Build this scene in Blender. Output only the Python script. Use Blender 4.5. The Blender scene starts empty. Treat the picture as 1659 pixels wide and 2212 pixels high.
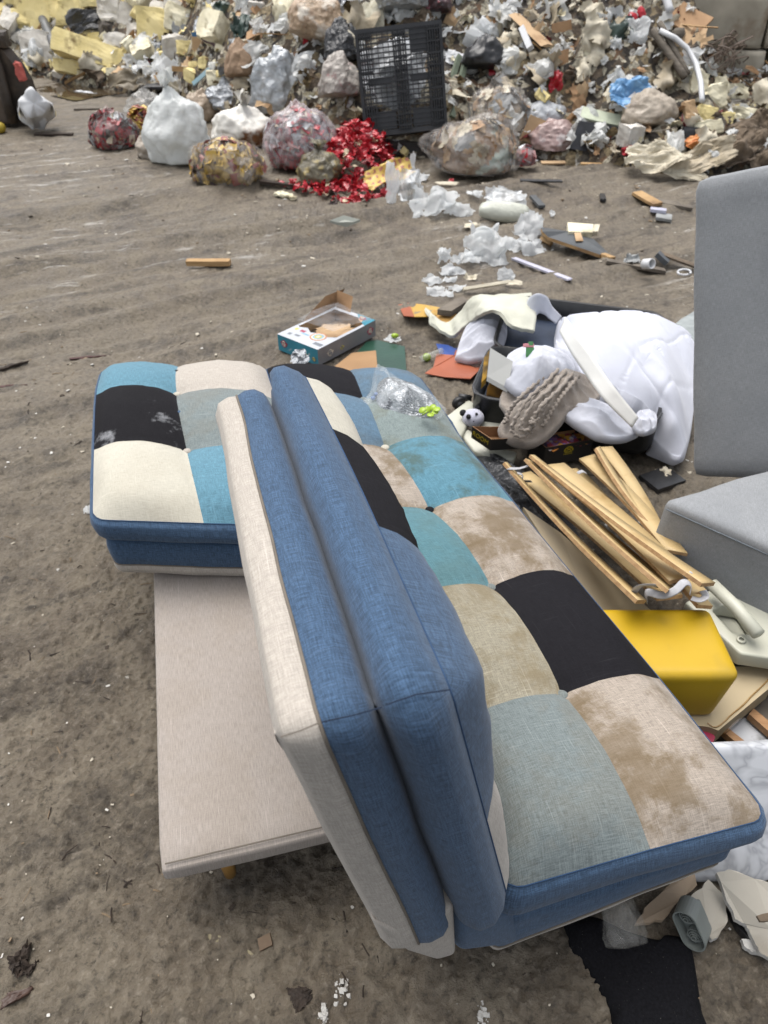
MUDV = .70
import bpy, bmesh, math, random
import numpy as np
from mathutils import Vector, Matrix
R = math.radians
rng = random.Random(7)
SC = bpy.context.scene
COL = SC.collection
# ------------------------------------------------------------------ camera geometry
CH = 1.6; PITCH = R(40); FPX = 1535.0
cF = np.array([0, math.cos(PITCH), -math.sin(PITCH)]); cU = np.array([0, math.sin(PITCH), math.cos(PITCH)]); cR = np.array([1., 0, 0])
EYE = np.array([0, 0, CH])
def ray(px, py):
    return cF + cR * ((px - 829.5) / FPX) + cU * ((1106 - py) / FPX)
def U(px, py, z=0.0):
    d = ray(px, py); return EYE + d * ((z - CH) / d[2])
def UD(px, py, D):
    return EYE + ray(px, py) * D
def depth(p):
    return float(np.dot(np.asarray(p) - EYE, cF))
# ------------------------------------------------------------------ noise (vectorised)
def _h(i, j, k, s):
    n = (i.astype(np.int64) * 374761393 + j.astype(np.int64) * 668265263 + k.astype(np.int64) * 2147483647 + np.int64(int(s) * 974634777)) & 0xffffffff
    n = ((n ^ (n >> 13)) * 1274126177) & 0xffffffff
    n = ((n ^ (n >> 16)) * 1911520717) & 0xffffffff
    return ((n ^ (n >> 15)) & 0xffffff) / float(0xffffff)
def vn(p, s=0):
    p = np.asarray(p, float)
    f = np.floor(p); t = p - f; s = int(s) & 0xffff; t = t * t * t * (t * (t * 6 - 15) + 10); f = f.astype(np.int64)
    r = 0
    for a in (0, 1):
        wa = t[..., 0] if a else 1 - t[..., 0]
        for b in (0, 1):
            wb = t[..., 1] if b else 1 - t[..., 1]
            for c in (0, 1):
                wc = t[..., 2] if c else 1 - t[..., 2]
                r = r + wa * wb * wc * _h(f[..., 0] + a, f[..., 1] + b, f[..., 2] + c, s)
    return r * 2 - 1
def fbm(p, o=4, s=0, g=.5):
    r = 0; a = 1; n = 0; p = np.asarray(p, float)
    for i in range(o):
        r = r + a * vn(p, s + i); n += a; a *= g; p = p * 2.03 + 3.7
    return r / n
def ridge(p, o=3, s=0):
    r = 0; a = 1; n = 0; p = np.asarray(p, float)
    for i in range(o):
        r = r + a * (1 - np.abs(vn(p, s + i)) * 1.6); n += a; a *= .5; p = p * 2.1 + 1.3
    return r / n
def P3(x, y, z=0):
    x, y = np.broadcast_arrays(x, y); return np.stack([x, y, np.zeros_like(x) + z], -1)
# ------------------------------------------------------------------ objects
ORI = {}
def tag(o, label=None, cat=None, group=None, kind=None):
    if label: o['label'] = label
    if cat: o['category'] = cat
    if group: o['group'] = group
    if kind: o['kind'] = kind
    return o
def empty(name, loc, label, cat, group=None):
    o = bpy.data.objects.new(name, None); COL.objects.link(o); o.location = [float(v) for v in loc]
    ORI[o.name] = np.array(loc, float); o.empty_display_size = .05
    return tag(o, label, cat, group)
def add(name, V, F, mat, parent=None, label=None, cat=None, group=None, kind=None, uv=None, smooth=False, mi=None):
    V = np.asarray(V, float).reshape(-1, 3)
    if parent is not None: O = ORI[parent.name]
    else:
        O = np.array([(V[:, 0].min() + V[:, 0].max()) / 2, (V[:, 1].min() + V[:, 1].max()) / 2, V[:, 2].min()])
        if kind == 'structure': O = np.zeros(3)
    me = bpy.data.meshes.new(name)
    W = V - O
    F = [list(map(int, f)) for f in F]
    me.from_pydata(W.tolist(), [], F)
    if uv is not None:
        l = me.uv_layers.new(name='uv'); uv = np.asarray(uv, float)
        vi = np.empty(len(me.loops), dtype=np.int32); me.loops.foreach_get('vertex_index', vi)
        l.data.foreach_set('uv', uv[vi].astype(np.float32).ravel())
    for m in (mat if isinstance(mat, (list, tuple)) else [mat]): me.materials.append(m)
    if mi is not None: me.polygons.foreach_set('material_index', np.asarray(mi, dtype=np.int32))
    me.polygons.foreach_set('use_smooth', np.full(len(me.polygons), bool(smooth)))
    me.update()
    o = bpy.data.objects.new(name, me); COL.objects.link(o)
    if parent is not None: o.parent = parent
    else: o.location = [float(v) for v in O]
    ORI[o.name] = O
    return tag(o, label, cat, group, kind)
class MB:
    def __init__(s): s.V = []; s.F = []; s.M = []; s.n = 0
    def a(s, V, F, m=0):
        V = np.asarray(V, float).reshape(-1, 3); s.V.append(V); s.F += [[int(i) + s.n for i in f] for f in F]; s.M += [m] * len(F); s.n += len(V); return s
    def out(s): return np.concatenate(s.V), s.F
    def add(s, name, mat, **k):
        V, F = s.out(); return add(name, V, F, mat, mi=s.M, **k)
def gridF(nu, nv, wrapu=False, off=0):
    F = []
    for i in range(nu if wrapu else nu - 1):
        i2 = (i + 1) % nu
        for j in range(nv - 1):
            F.append([off + i * nv + j, off + i2 * nv + j, off + i2 * nv + j + 1, off + i * nv + j + 1])
    return F
def frame(x, z=(0, 0, 1)):
    x = np.array(x, float); x /= np.linalg.norm(x); z = np.array(z, float)
    y = np.cross(z, x); y /= np.linalg.norm(y); z = np.cross(x, y)
    return x, y, z
def rot(rx=0, ry=0, rz=0):
    m = (Matrix.Rotation(R(rz), 3, 'Z') @ Matrix.Rotation(R(rx), 3, 'X') @ Matrix.Rotation(R(ry), 3, 'Y'))
    return np.array(m)
def xf(V, M=None, t=(0, 0, 0), s=(1, 1, 1)):
    V = np.asarray(V, float) * np.array(s)
    if M is not None: V = V @ np.asarray(M).T
    return V + np.array(t, float)
_cc = {}
def cubegrid(n):
    if n in _cc: return _cc[n]
    bm = bmesh.new(); bmesh.ops.create_cube(bm, size=2)
    if n: bmesh.ops.subdivide_edges(bm, edges=bm.edges[:], cuts=n, use_grid_fill=True)
    bm.verts.ensure_lookup_table(); bm.verts.index_update()
    r = (np.array([v.co[:] for v in bm.verts]), [[v.index for v in f.verts] for f in bm.faces]); bm.free(); _cc[n] = r; return r
_ic = {}
def ico(n):
    if n in _ic: return _ic[n]
    bm = bmesh.new(); bmesh.ops.create_icosphere(bm, subdivisions=n, radius=1); bm.verts.ensure_lookup_table(); bm.verts.index_update()
    r = (np.array([v.co[:] for v in bm.verts]), [[v.index for v in f.verts] for f in bm.faces]); bm.free(); _ic[n] = r; return r
def rbox(w, d, h, r=.01, n=7):
    """rounded box centred on the origin"""
    V, F = cubegrid(n); V = V.copy(); H = np.array([w, d, h]) / 2; r = min(r, H.min() * .98)
    # push grid so most vertices lie in the roundings
    V = np.sign(V) * np.abs(V) ** .6
    Q = V * H; I = np.clip(Q, -(H - r), H - r); D = Q - I
    L = np.linalg.norm(D, axis=1, keepdims=True); L[L == 0] = 1
    return I + D / L * r, F
def box(w, d, h): 
    V, F = cubegrid(0); return V * np.array([w, d, h]) / 2, F
def chunk(w, d, h, n=6, s=0, rough=.12, round_=.35):
    V, F = cubegrid(n); V = V.copy()
    L = np.linalg.norm(V, axis=1, keepdims=True); k = (np.abs(V) ** 8).sum(1, keepdims=True) ** .125
    V = V * (1 - round_) + V / L * round_ * 1.25
    sc = np.array([w, d, h]) / 2; m = min(w, d, h)
    V = V * sc
    q = V / max(m, 1e-3)
    N = np.stack([fbm(q * 1.1 + 9 * s, 3, s), fbm(q * 1.1 + 9 * s, 3, s + 7), fbm(q * 1.1 + 9 * s, 3, s + 13)], -1)
    sh = rng.uniform(-.18, .18)
    V = V + N * m * rough * 2; V[:, 0] += V[:, 2] * sh
    V *= 1 + .12 * (ridge(q * 1.9 + s, 2, s)[:, None] - .5) * (rough / .12)
    return V, F
def tube(pts, r, n=8, cap=True, flat=1.0):
    pts = np.asarray(pts, float); N = len(pts); r = np.broadcast_to(r, (N,)) 
    V = []; up = np.array([0, 0, 1.])
    for i in range(N):
        t = pts[min(i + 1, N - 1)] - pts[max(i - 1, 0)]; t /= (np.linalg.norm(t) + 1e-12)
        if abs(np.dot(t, up)) > .95: up = np.array([1., 0, 0])
        a = np.cross(up, t); a /= np.linalg.norm(a); b = np.cross(t, a); up = b
        for k in range(n):
            an = 2 * math.pi * k / n; V.append(pts[i] + r[i] * (a * math.cos(an) + b * math.sin(an) * flat))
    F = []
    for i in range(N - 1):
        for k in range(n): F.append([i * n + k, i * n + (k + 1) % n, (i + 1) * n + (k + 1) % n, (i + 1) * n + k])
    if cap: F += [list(range(n))[::-1], [(N - 1) * n + k for k in range(n)]]
    return np.array(V), F
def lathe(prof, n=20):
    prof = np.asarray(prof, float); V = []
    for r, z in prof:
        for k in range(n): a = 2 * math.pi * k / n; V.append([r * math.cos(a), r * math.sin(a), z])
    F = []
    for i in range(len(prof) - 1):
        for k in range(n): F.append([i * n + k, i * n + (k + 1) % n, (i + 1) * n + (k + 1) % n, (i + 1) * n + k])
    return np.array(V), F
def crumple(w, h, s=0, amp=.25, n=18, ragged=.35, curl=.3, fine=.5):
    """torn, crumpled sheet in the local XZ plane, depth along Y"""
    u, v = np.meshgrid(np.linspace(-1, 1, n), np.linspace(-1, 1, n), indexing='ij')
    q = P3(u * 1.2 + s * 3.1, v * 1.2, s * 1.7); m = min(w, h)
    big = fbm(q * .8, 2, s); rd = ridge(q * 1.3, 3, s + 3) - .45
    y = (big * .9 + rd * .8 * fine) * amp * m + curl * m * (u * u * (rng.random() - .3) + v * v * (rng.random() - .3)) * .6
    x = u * w / 2 * (1 - .15 * np.abs(v) * rng.random()) + fbm(q * 1.6, 3, s + 5) * m * .16
    z = v * h / 2 + fbm(q * 1.6, 3, s + 9) * m * .16
    V = np.stack([x, y, z], -1).reshape(-1, 3)
    rr = np.maximum(np.abs(u), np.abs(v)) * .5 + np.hypot(u, v) * .5
    keep = rr < 1.1 - ragged * (.5 + .5 * vn(P3(np.arctan2(v, u) * 2.2, rr * 0, s * 2.3), s))
    F = [f for f in gridF(n, n) if keep.reshape(-1)[f].all()]
    if not F: F = gridF(n, n)
    us = sorted({i for f in F for i in f}); mp = {a: b for b, a in enumerate(us)}
    return V[us], [[mp[i] for i in f] for f in F]
def bagV(w, d, h, s=0, tie=(0, 0, 1), neck=.1, cr=.07, sub=5, flat=.55, lump=.24):
    V, F = ico(sub); D = V.copy(); t = np.array(tie, float); t /= np.linalg.norm(t)
    a, b, _ = frame(np.cross(t, [.3, .9, .2]), t)
    an = np.arccos(np.clip(D @ t, -1, 1)); az = np.arctan2(D @ b, D @ a)
    rg = np.random.default_rng(s + 5); NN = rg.normal(size=(70, 3)); NN /= np.linalg.norm(NN, axis=1, keepdims=True); dd = rg.uniform(.86, 1.08, 70)
    dt = D @ NN.T; fc = np.min(np.where(dt > .2, dd[None] / np.maximum(dt, .2), 9), axis=1); fc = np.clip(fc, .7, 1.25)
    r = fc * (1 + .0 * lump) + lump * .8 * fbm(D * 1.5 + s * 5.3, 3, s) + cr * (ridge(D * 1.9 + s, 2, s + 4) - .5) * .8 + cr * .45 * (ridge(D * 5.6 + s, 4, s + 14) - .45)
    r += .04 * np.sin(az * 9 + 3 * fbm(D * 2, 2, s)) * np.exp(-(an / .9) ** 2) * (neck > .02)
    r += neck * np.exp(-(an / .2) ** 2) - min(.14, neck * .5) * np.exp(-((an - .42) / .2) ** 2)
    V = D * r[:, None] * np.array([w, d, h]) / 2
    V[:, :2] *= (1 + .16 * np.clip(-V[:, 2:] / (h / 2), -1, 1))
    zb = -h / 2 * flat; lo = V[:, 2] < zb; V[lo, 2] = zb + (V[lo, 2] - zb) * .12
    V[:, 2] -= V[:, 2].min()
    return V, F
# ------------------------------------------------------------------ materials
def _n(nt, t, **k):
    n = nt.nodes.new(t)
    for a, b in k.items():
        if a in ('operation', 'blend_type', 'data_type', 'feature', 'noise_dimensions', 'wave_type', 'distance', 'clamp_factor', 'clamp', 'noise_type', 'bands_direction', 'interpolation_type'): setattr(n, a, b)
    return n
def rampN(nt, fac, stops):
    r = nt.nodes.new('ShaderNodeValToRGB'); e = r.color_ramp.elements
    while len(e) < len(stops): e.new(.5)
    for x, (p, c) in zip(e, stops): x.position = p; x.color = (*c, 1) if len(c) == 3 else c
    nt.links.new(fac, r.inputs[0]); return r.outputs[0]
def mixN(nt, f, a, b, bt='MIX'):
    m = nt.nodes.new('ShaderNodeMix'); m.data_type = 'RGBA'; m.blend_type = bt
    for s, v in ((m.inputs[0], f), (m.inputs[6], a), (m.inputs[7], b)):
        if hasattr(v, 'is_linked'): nt.links.new(v, s)
        elif isinstance(v, (int, float)): s.default_value = v
        else: s.default_value = (*v, 1)
    return m.outputs[2]
def noiseN(nt, vec, scale, det=4, rough=.55, sc=None, rz=0, dist=0):
    if sc is not None or rz:
        mp = nt.nodes.new('ShaderNodeMapping'); nt.links.new(vec, mp.inputs[0]); vec = mp.outputs[0]
        if sc is not None: mp.inputs['Scale'].default_value = sc
        if rz: mp.vector_type = 'TEXTURE'; mp.inputs['Scale'].default_value = [1 / q for q in (sc or (1, 1, 1))]; mp.inputs['Rotation'].default_value = (0, 0, -rz)
    n = nt.nodes.new('ShaderNodeTexNoise'); nt.links.new(vec, n.inputs['Vector'])
    n.inputs['Scale'].default_value = scale; n.inputs['Detail'].default_value = det; n.inputs['Roughness'].default_value = rough; n.inputs['Distortion'].default_value = dist
    return n.outputs[0]
def mathN(nt, op, a, b=None, c=None, clamp=False):
    m = nt.nodes.new('ShaderNodeMath'); m.operation = op; m.use_clamp = clamp
    for i, v in enumerate((a, b, c)):
        if v is None: continue
        if hasattr(v, 'is_linked'): nt.links.new(v, m.inputs[i])
        else: m.inputs[i].default_value = v
    return m.outputs[0]
def base(name):
    m = bpy.data.materials.new(name); m.use_nodes = True; nt = m.node_tree
    return m, nt, nt.nodes['Principled BSDF']
def C(h, k=1.0):
    """sRGB hex to linear"""
    h = h.lstrip('#'); v = [int(h[i:i + 2], 16) / 255 for i in (0, 2, 4)]
    return tuple(k * (x / 12.92 if x <= .04045 else ((x + .055) / 1.055) ** 2.4) for x in v)
MC = {}
def M(name, c1, c2=None, sc=20, rough=.6, bump=.3, bs=None, bd=.004, met=0, spec=.5, c3=None, s3=6, t3=(.55, .7), coat=0, trans=0, alpha=1, sheen=0, det=5, aniso=None):
    if name in MC: return MC[name]
    m, nt, b = base(name); tc = nt.nodes.new('ShaderNodeTexCoord').outputs['Object']
    c2 = c2 or tuple(x * .75 for x in c1)
    col = mixN(nt, rampN(nt, noiseN(nt, tc, sc, det, sc=aniso), [(.35, (0, 0, 0)), (.65, (1, 1, 1))]), c1, c2)
    if c3: col = mixN(nt, rampN(nt, noiseN(nt, tc, s3, 4), [(t3[0], (0, 0, 0)), (t3[1], (1, 1, 1))]), col, c3)
    nt.links.new(col, b.inputs['Base Color'])
    b.inputs['Roughness'].default_value = rough; b.inputs['Metallic'].default_value = met; b.inputs['Specular IOR Level'].default_value = spec
    b.inputs['Coat Weight'].default_value = coat; b.inputs['Transmission Weight'].default_value = trans; b.inputs['Alpha'].default_value = alpha
    b.inputs['Sheen Weight'].default_value = sheen
    if bump:
        bn = nt.nodes.new('ShaderNodeBump'); bn.inputs['Strength'].default_value = bump; bn.inputs['Distance'].default_value = bd
        nt.links.new(noiseN(nt, tc, bs or sc * 3, 5, .6, sc=aniso), bn.inputs['Height']); nt.links.new(bn.outputs[0], b.inputs['Normal'])
    MC[name] = m; return m
def thin(name, c1, c2=None, sc=5, rough=.35, bump=.3, bs=25, bd=.006, tl=.45, alpha=1, c3=None):
    """thin plastic or paper that lets light through"""
    if name in MC: return MC[name]
    m = M(name, c1, c2, sc=sc, rough=rough, bump=bump, bs=bs, bd=bd, c3=c3); nt = m.node_tree; b = nt.nodes['Principled BSDF']; out = nt.nodes['Material Output']
    t = nt.nodes.new('ShaderNodeBsdfTranslucent'); t.inputs[0].default_value = (*[min(.95, x * 1.15) for x in c1], 1); mx = nt.nodes.new('ShaderNodeMixShader'); mx.inputs[0].default_value = tl
    nt.links.new(b.outputs[0], mx.inputs[1]); nt.links.new(t.outputs[0], mx.inputs[2]); last = mx.outputs[0]
    if alpha < 1:
        tr = nt.nodes.new('ShaderNodeBsdfTransparent'); m2 = nt.nodes.new('ShaderNodeMixShader'); m2.inputs[0].default_value = alpha; nt.links.new(tr.outputs[0], m2.inputs[1]); nt.links.new(last, m2.inputs[2]); last = m2.outputs[0]
    nt.links.new(last, out.inputs[0]); return m
def film(name, tint=(.9, .92, .93), op=.35, rough=.18, milky=.6):
    """clear or milky plastic film: partly transparent, partly glossy white"""
    if name in MC: return MC[name]
    m, nt, b = base(name); tc = nt.nodes.new('ShaderNodeTexCoord').outputs['Object']
    b.inputs['Base Color'].default_value = (*tint, 1); b.inputs['Roughness'].default_value = rough
    b.inputs['Specular IOR Level'].default_value = .8
    bn = nt.nodes.new('ShaderNodeBump'); bn.inputs['Strength'].default_value = .7; bn.inputs['Distance'].default_value = .008
    nt.links.new(noiseN(nt, tc, 22, 4, .6, dist=.8), bn.inputs['Height']); nt.links.new(bn.outputs[0], b.inputs['Normal'])
    al = rampN(nt, noiseN(nt, tc, 9, 5, .65, dist=1.2), [(.32, (op * .6,) * 3), (.62, (min(1, op + milky * .5),) * 3)])
    nt.links.new(al, b.inputs['Alpha']); MC[name] = m; return m
def fabric(name, c, stain=0.0, scol=None, dark=.72, light=1.35, slub=.5, uvs=1.0, bump=.5, cross=.0, white=0, along=.5):
    """coarse linen weave in UV metres"""
    if name in MC: return MC[name]
    l_ = sum(c) / 3; c = tuple((l_ + (x - l_) * .80) * .70 for x in c)
    m, nt, b = base(name); uv = nt.nodes.new('ShaderNodeTexCoord').outputs['UV']
    oc = nt.nodes.new('ShaderNodeTexCoord').outputs['Object']
    a = noiseN(nt, uv, 1, 3, .6, sc=(620 * uvs, 45 * uvs, 1)); d = noiseN(nt, uv, 1, 3, .6, sc=(45 * uvs, 620 * uvs, 1))
    w = mathN(nt, 'ADD', mathN(nt, 'MULTIPLY', a, along), mathN(nt, 'MULTIPLY', d, 1 - along))
    fine = noiseN(nt, uv, 520 * uvs, 2, .5)
    w = mathN(nt, 'ADD', mathN(nt, 'MULTIPLY', w, .8), mathN(nt, 'MULTIPLY', fine, .2))
    cl = tuple(min(.9, x * light) for x in c); cd = tuple(x * dark for x in c)
    col = rampN(nt, w, [(.41, cd), (.5, c), (.59, cl)])
    # slubs: sparse pale threads both ways
    s1 = noiseN(nt, uv, 1, 2, .5, sc=(300 * uvs, 7 * uvs, 1)); s2 = noiseN(nt, uv, 1, 2, .5, sc=(7 * uvs, 300 * uvs, 1))
    sm = mathN(nt, 'MAXIMUM', rampN(nt, s1, [(.66, (0, 0, 0)), (.72, (1, 1, 1))]), rampN(nt, s2, [(.66, (0, 0, 0)), (.72, (1, 1, 1) if along < .7 else (0, 0, 0))]))
    lt = tuple(min(.85, x * 1.5 + .05) for x in c)
    col = mixN(nt, mathN(nt, 'MULTIPLY', sm, slub), col, lt)
    if stain:
        st = noiseN(nt, oc, 7, 8, .70, dist=.25); st2 = noiseN(nt, uv, 1, 4, .7, sc=(26, 9, 1))
        f = mathN(nt, 'MULTIPLY', mathN(nt, 'MULTIPLY', rampN(nt, st, [(.45, (0, 0, 0)), (.57, (1, 1, 1))]), min(1, stain)), mathN(nt, 'ADD', mathN(nt, 'MULTIPLY', st2, .9), .35), clamp=True)
        col = mixN(nt, f, col, scol or (.16, .115, .06))
    if white:
        st = noiseN(nt, oc, 9, 6, .7, sc=(1, 1, 1)); f = rampN(nt, st, [(.60, (0, 0, 0)), (.74, (white,) * 3)])
        col = mixN(nt, f, col, (.45, .46, .48))
    nt.links.new(col, b.inputs['Base Color']); b.inputs['Roughness'].default_value = .9; b.inputs['Specular IOR Level'].default_value = .15
    b.inputs['Sheen Weight'].default_value = .12 if l_ > .05 else 0
    bn = nt.nodes.new('ShaderNodeBump'); bn.inputs['Strength'].default_value = bump; bn.inputs['Distance'].default_value = .0012
    nt.links.new(w, bn.inputs['Height']); nt.links.new(bn.outputs[0], b.inputs['Normal'])
    MC[name] = m; return m
# ------------------------------------------------------------------ patchwork sofa bed
BLUE = C('#46698f'); NAVY = C('#3f6284')
fab = dict(
    blue=fabric('fabric_denim_blue', C('#3d5c7d'), light=1.5, dark=.62, slub=.25),
    blueseat=fabric('fabric_slate_blue', C('#54768f'), stain=.35, scol=C('#4c4a40'), light=1.4),
    sky=fabric('fabric_sky_blue', C('#568fa5'), light=1.3, slub=.3),
    teal=fabric('fabric_teal_soiled', C('#4f8ba0'), stain=.85, scol=C('#3f4a3c'), light=1.25),
    teal2=fabric('fabric_teal', C('#528894'), stain=.3, scol=C('#4c5a50'), light=1.25),
    cream=fabric('fabric_cream', C('#cfc9b6'), light=1.12, dark=.86, slub=.25, stain=.1),
    beige=fabric('fabric_beige', C('#bfb5a8'), light=1.2, dark=.82, slub=.3),
    soiled=fabric('fabric_beige_soiled', C('#b0a292'), stain=.95, scol=C('#655640'), light=1.25, slub=.6),
    sand=fabric('fabric_sand_soiled', C('#a39b84'), stain=.7, scol=C('#6d5f44'), light=1.25, slub=.6),
    grey=fabric('fabric_grey_blue', C('#7c8888'), light=1.3, slub=.5, stain=.2),
    grey2=fabric('fabric_grey_green_soiled', C('#82918f'), stain=.6, scol=C('#5f5c48'), light=1.3, slub=.7),
    black=fabric('fabric_black', C('#1e1d22'), light=1.3, slub=.12, dark=.8),
    blackdust=fabric('fabric_black_dusty', C('#1d1c20'), light=1.3, slub=.12, white=.55),
    bench=fabric('fabric_bench_linen', C('#aba096'), light=1.14, dark=.85, slub=.35, along=.75, uvs=1.0, stain=.12),
)
thread = M('dark_thread', C('#2a4566'), rough=.9, bump=0); thread2 = M('beige_thread', C('#6e665c'), rough=.9, bump=0)
def interp_ctrl(G):
    """smooth surface through a control grid G[rows][cols] -> 3D"""
    G = np.array(G, float); nr, nc = G.shape[:2]
    def cr(P, t):
        n = len(P) - 1; x = np.clip(t, -.6, 1.6) if False else t
        i = np.clip(np.floor(t * n).astype(int), 0, n - 1); f = t * n - i
        g = lambda k: P[np.clip(k, 0, n)] if True else 0
        p0 = np.where((i > 0)[..., None], P[np.clip(i - 1, 0, n)], 2 * P[0] - P[1]); p3 = np.where((i < n - 1)[..., None], P[np.clip(i + 2, 0, n)], 2 * P[n] - P[n - 1])
        p1 = P[i]; p2 = P[i + 1]; f = f[..., None]; fc = np.clip(f, 0, 1)
        c = .5 * (2 * p1 + (p2 - p0) * fc + (2 * p0 - 5 * p1 + 4 * p2 - p3) * fc ** 2 + (3 * p1 - p0 - 3 * p2 + p3) * fc ** 3)
        return c + (f - fc) * (p2 - p1)
    def S(r, c):   # r, c in 0..1 (extrapolates)
        r = np.asarray(r, float); c = np.asarray(c, float); n = nc - 1
        rows = np.stack([cr(G[:, k], r) for k in range(nc)], -2)
        i = np.clip(np.floor(c * n).astype(int), 0, n - 1); f = (c * n - i)[..., None]
        a = np.take_along_axis(rows, i[..., None, None].repeat(3, -1), -2)[..., 0, :]; b_ = np.take_along_axis(rows, (i + 1)[..., None, None].repeat(3, -1), -2)[..., 0, :]
        return a + (b_ - a) * f
    return S
def panel(root, S, L, W, rows, cols, colors, prof, down, seed=0, N=15, puff=.042, pbase=0, Rc=.034, radii=None, farcut=0, up=None, btn=(), names=('patchwork_top', 'upper_side', 'lower_side', 'underside')):
    """S(r,c) seam plane; down(r,c) vector per metre of depth; prof list of (mat, [(out, dh)..])"""
    nl, nw = rows * N + 1, cols * N + 1
    l = np.linspace(0, L, nl); w = np.linspace(0, W, nw); l, w = np.meshgrid(l, w, indexing='ij')
    Rc0 = Rc
    def corner(l, w):
        l2, w2 = l.copy(), w.copy()
        for cl in (0, 1):
            for cw in (0, 1):
                a = (L - l if cl else l); b = (W - w if cw else w); Rc = (radii or {}).get((cl, cw), Rc0)
                m = (a < Rc) & (b < Rc); u = (Rc - a) / Rc; v = (Rc - b) / Rc
                uu = u * np.sqrt(np.clip(1 - v * v / 2, 0, 1)); vv = v * np.sqrt(np.clip(1 - u * u / 2, 0, 1))
                a2 = Rc - Rc * uu; b2 = Rc - Rc * vv
                l2 = np.where(m, (L - a2 if cl else a2), l2); w2 = np.where(m, (W - b2 if cw else b2), w2)
        return l2, w2
    lc, wc = corner(l, w)
    s = (l / (L / rows)) % 1; t = (w / (W / cols)) % 1
    g = lambda x: np.abs(np.sin(math.pi * x)) ** .8
    sa = np.where((l < 1e-9) | (l > L - 1e-9), .0, s); ta = t
    h = puff * (np.sqrt(g(s) ** 2 + g(t) ** 2) * .72)
    # seam valley
    ds = np.minimum(s, 1 - s) * L / rows; dt = np.minimum(t, 1 - t) * W / cols
    h = h - .006 * np.exp(-(ds / .008) ** 2) - .006 * np.exp(-(dt / .008) ** 2)
    d = np.minimum(np.minimum(l, L - l), np.minimum(w, W - w))
    bf = 1 - np.clip(1 - d / .075, 0, 1) ** 2.4
    h = (h + .012 + pbase * (.15 + .85 * np.clip(w / W, 0, 1) ** 1.5)) * bf
    q = P3(l * 9, w * 9, seed)
    h = h + bf * (.004 * fbm(q, 3, seed) + .002 * fbm(q * 4, 2, seed))
    if callable(down): dn = down(lc / L, wc / W)
    V = S(lc / L, wc / W) - dn * h[..., None]
    V = V.reshape(-1, 3); F = gridF(nl, nw)
    mats = []; mi = []
    for i in range(nl - 1):
        for j in range(nw - 1):
            nm = colors[min(i // N, rows - 1)][min(j // N, cols - 1)]
            if nm not in mats: mats.append(nm)
            mi.append(mats.index(nm))
    uv = np.stack([lc, wc], -1).reshape(-1, 2)
    add(names[0], V, F, [fab[k] for k in mats], parent=root, uv=uv, smooth=True, mi=mi)
    # perimeter
    per = [(i, 0) for i in range(nl)] + [(nl - 1, j) for j in range(1, nw)] + [(i, nw - 1) for i in range(nl - 2, -1, -1)] + [(0, j) for j in range(nw - 2, 0, -1)]
    pl = np.array([lc[i, j] for i, j in per]); pw = np.array([wc[i, j] for i, j in per]); n = len(per)
    # outward normal in (l,w)
    tl = np.roll(pl, -1) - np.roll(pl, 1); tw = np.roll(pw, -1) - np.roll(pw, 1); ln = np.hypot(tl, tw); ol, ow = -tw / ln, tl / ln
    cc = ((L / 2 - pl) * ol + (W / 2 - pw) * ow) > 0; ol = np.where(cc, -ol, ol); ow = np.where(cc, -ow, ow)
    arc = np.concatenate([[0], np.cumsum(np.hypot(np.diff(pl), np.diff(pw)))])
    def ring(out, dh):
        wob = .004 * fbm(P3(arc * 7, dh * 20 + np.zeros(n), seed), 3, seed + 1)
        o = out + wob * (1 if dh < -.01 else .0)
        A = pl + ol * o; B = pw + ow * o
        if farcut and dh < -.07: A = A + farcut * (1 - np.clip(A / L, 0, 1)) ** 3
        rr, cc_ = A / L, B / W
        return S(rr, cc_) + down(np.clip(rr, 0, 1), np.clip(cc_, 0, 1)) * (-(dh + .004 * fbm(P3(arc * 5, dh * 9 + np.zeros(n), seed + 4), 2, seed) * (dh < -.01)))[:, None]
    last = None
    for bi, (mt, pr) in enumerate(prof):
        # refine profile
        pr = np.array(pr); t0 = np.linspace(0, 1, len(pr)); t1 = np.linspace(0, 1, len(pr) * 3)
        pr = np.stack([np.interp(t1, t0, pr[:, 0]), np.interp(t1, t0, pr[:, 1])], 1)
        RG = np.stack([ring(o, dh) for o, dh in pr], 1)  # n x k x 3
        k = len(pr); Fb = gridF(n, k, wrapu=True); VV = RG.reshape(-1, 3)
        cum = np.concatenate([[0], np.cumsum(np.hypot(*np.diff(pr, axis=0).T))])
        uvb = np.stack([np.repeat(arc, k), np.tile(cum + bi, n)], -1)
        nm = names[bi + 1]
        if bi == len(prof) - 1:
            base_n = len(VV); VV = np.concatenate([VV, RG[:, -1].mean(0)[None]]); uvb = np.concatenate([uvb, [[0, 0]]])
            Fb = Fb + [[i * k + k - 1, ((i + 1) % n) * k + k - 1, base_n] for i in range(n)]
        add(nm, VV, Fb, fab[mt], parent=root, uv=uvb, smooth=True)
        # piping at the top of each band
        pts = ring(pr[0, 0] + .001, pr[0, 1]); pts = np.concatenate([pts, pts[:1]])
        Vt, Ft = tube(pts, .0011 if bi == 0 else .0020, 5, cap=False)
        add('piping', Vt, Ft, thread if mt == 'blue' else fab[mt] if 0 else thread2, parent=root, smooth=True)
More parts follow.
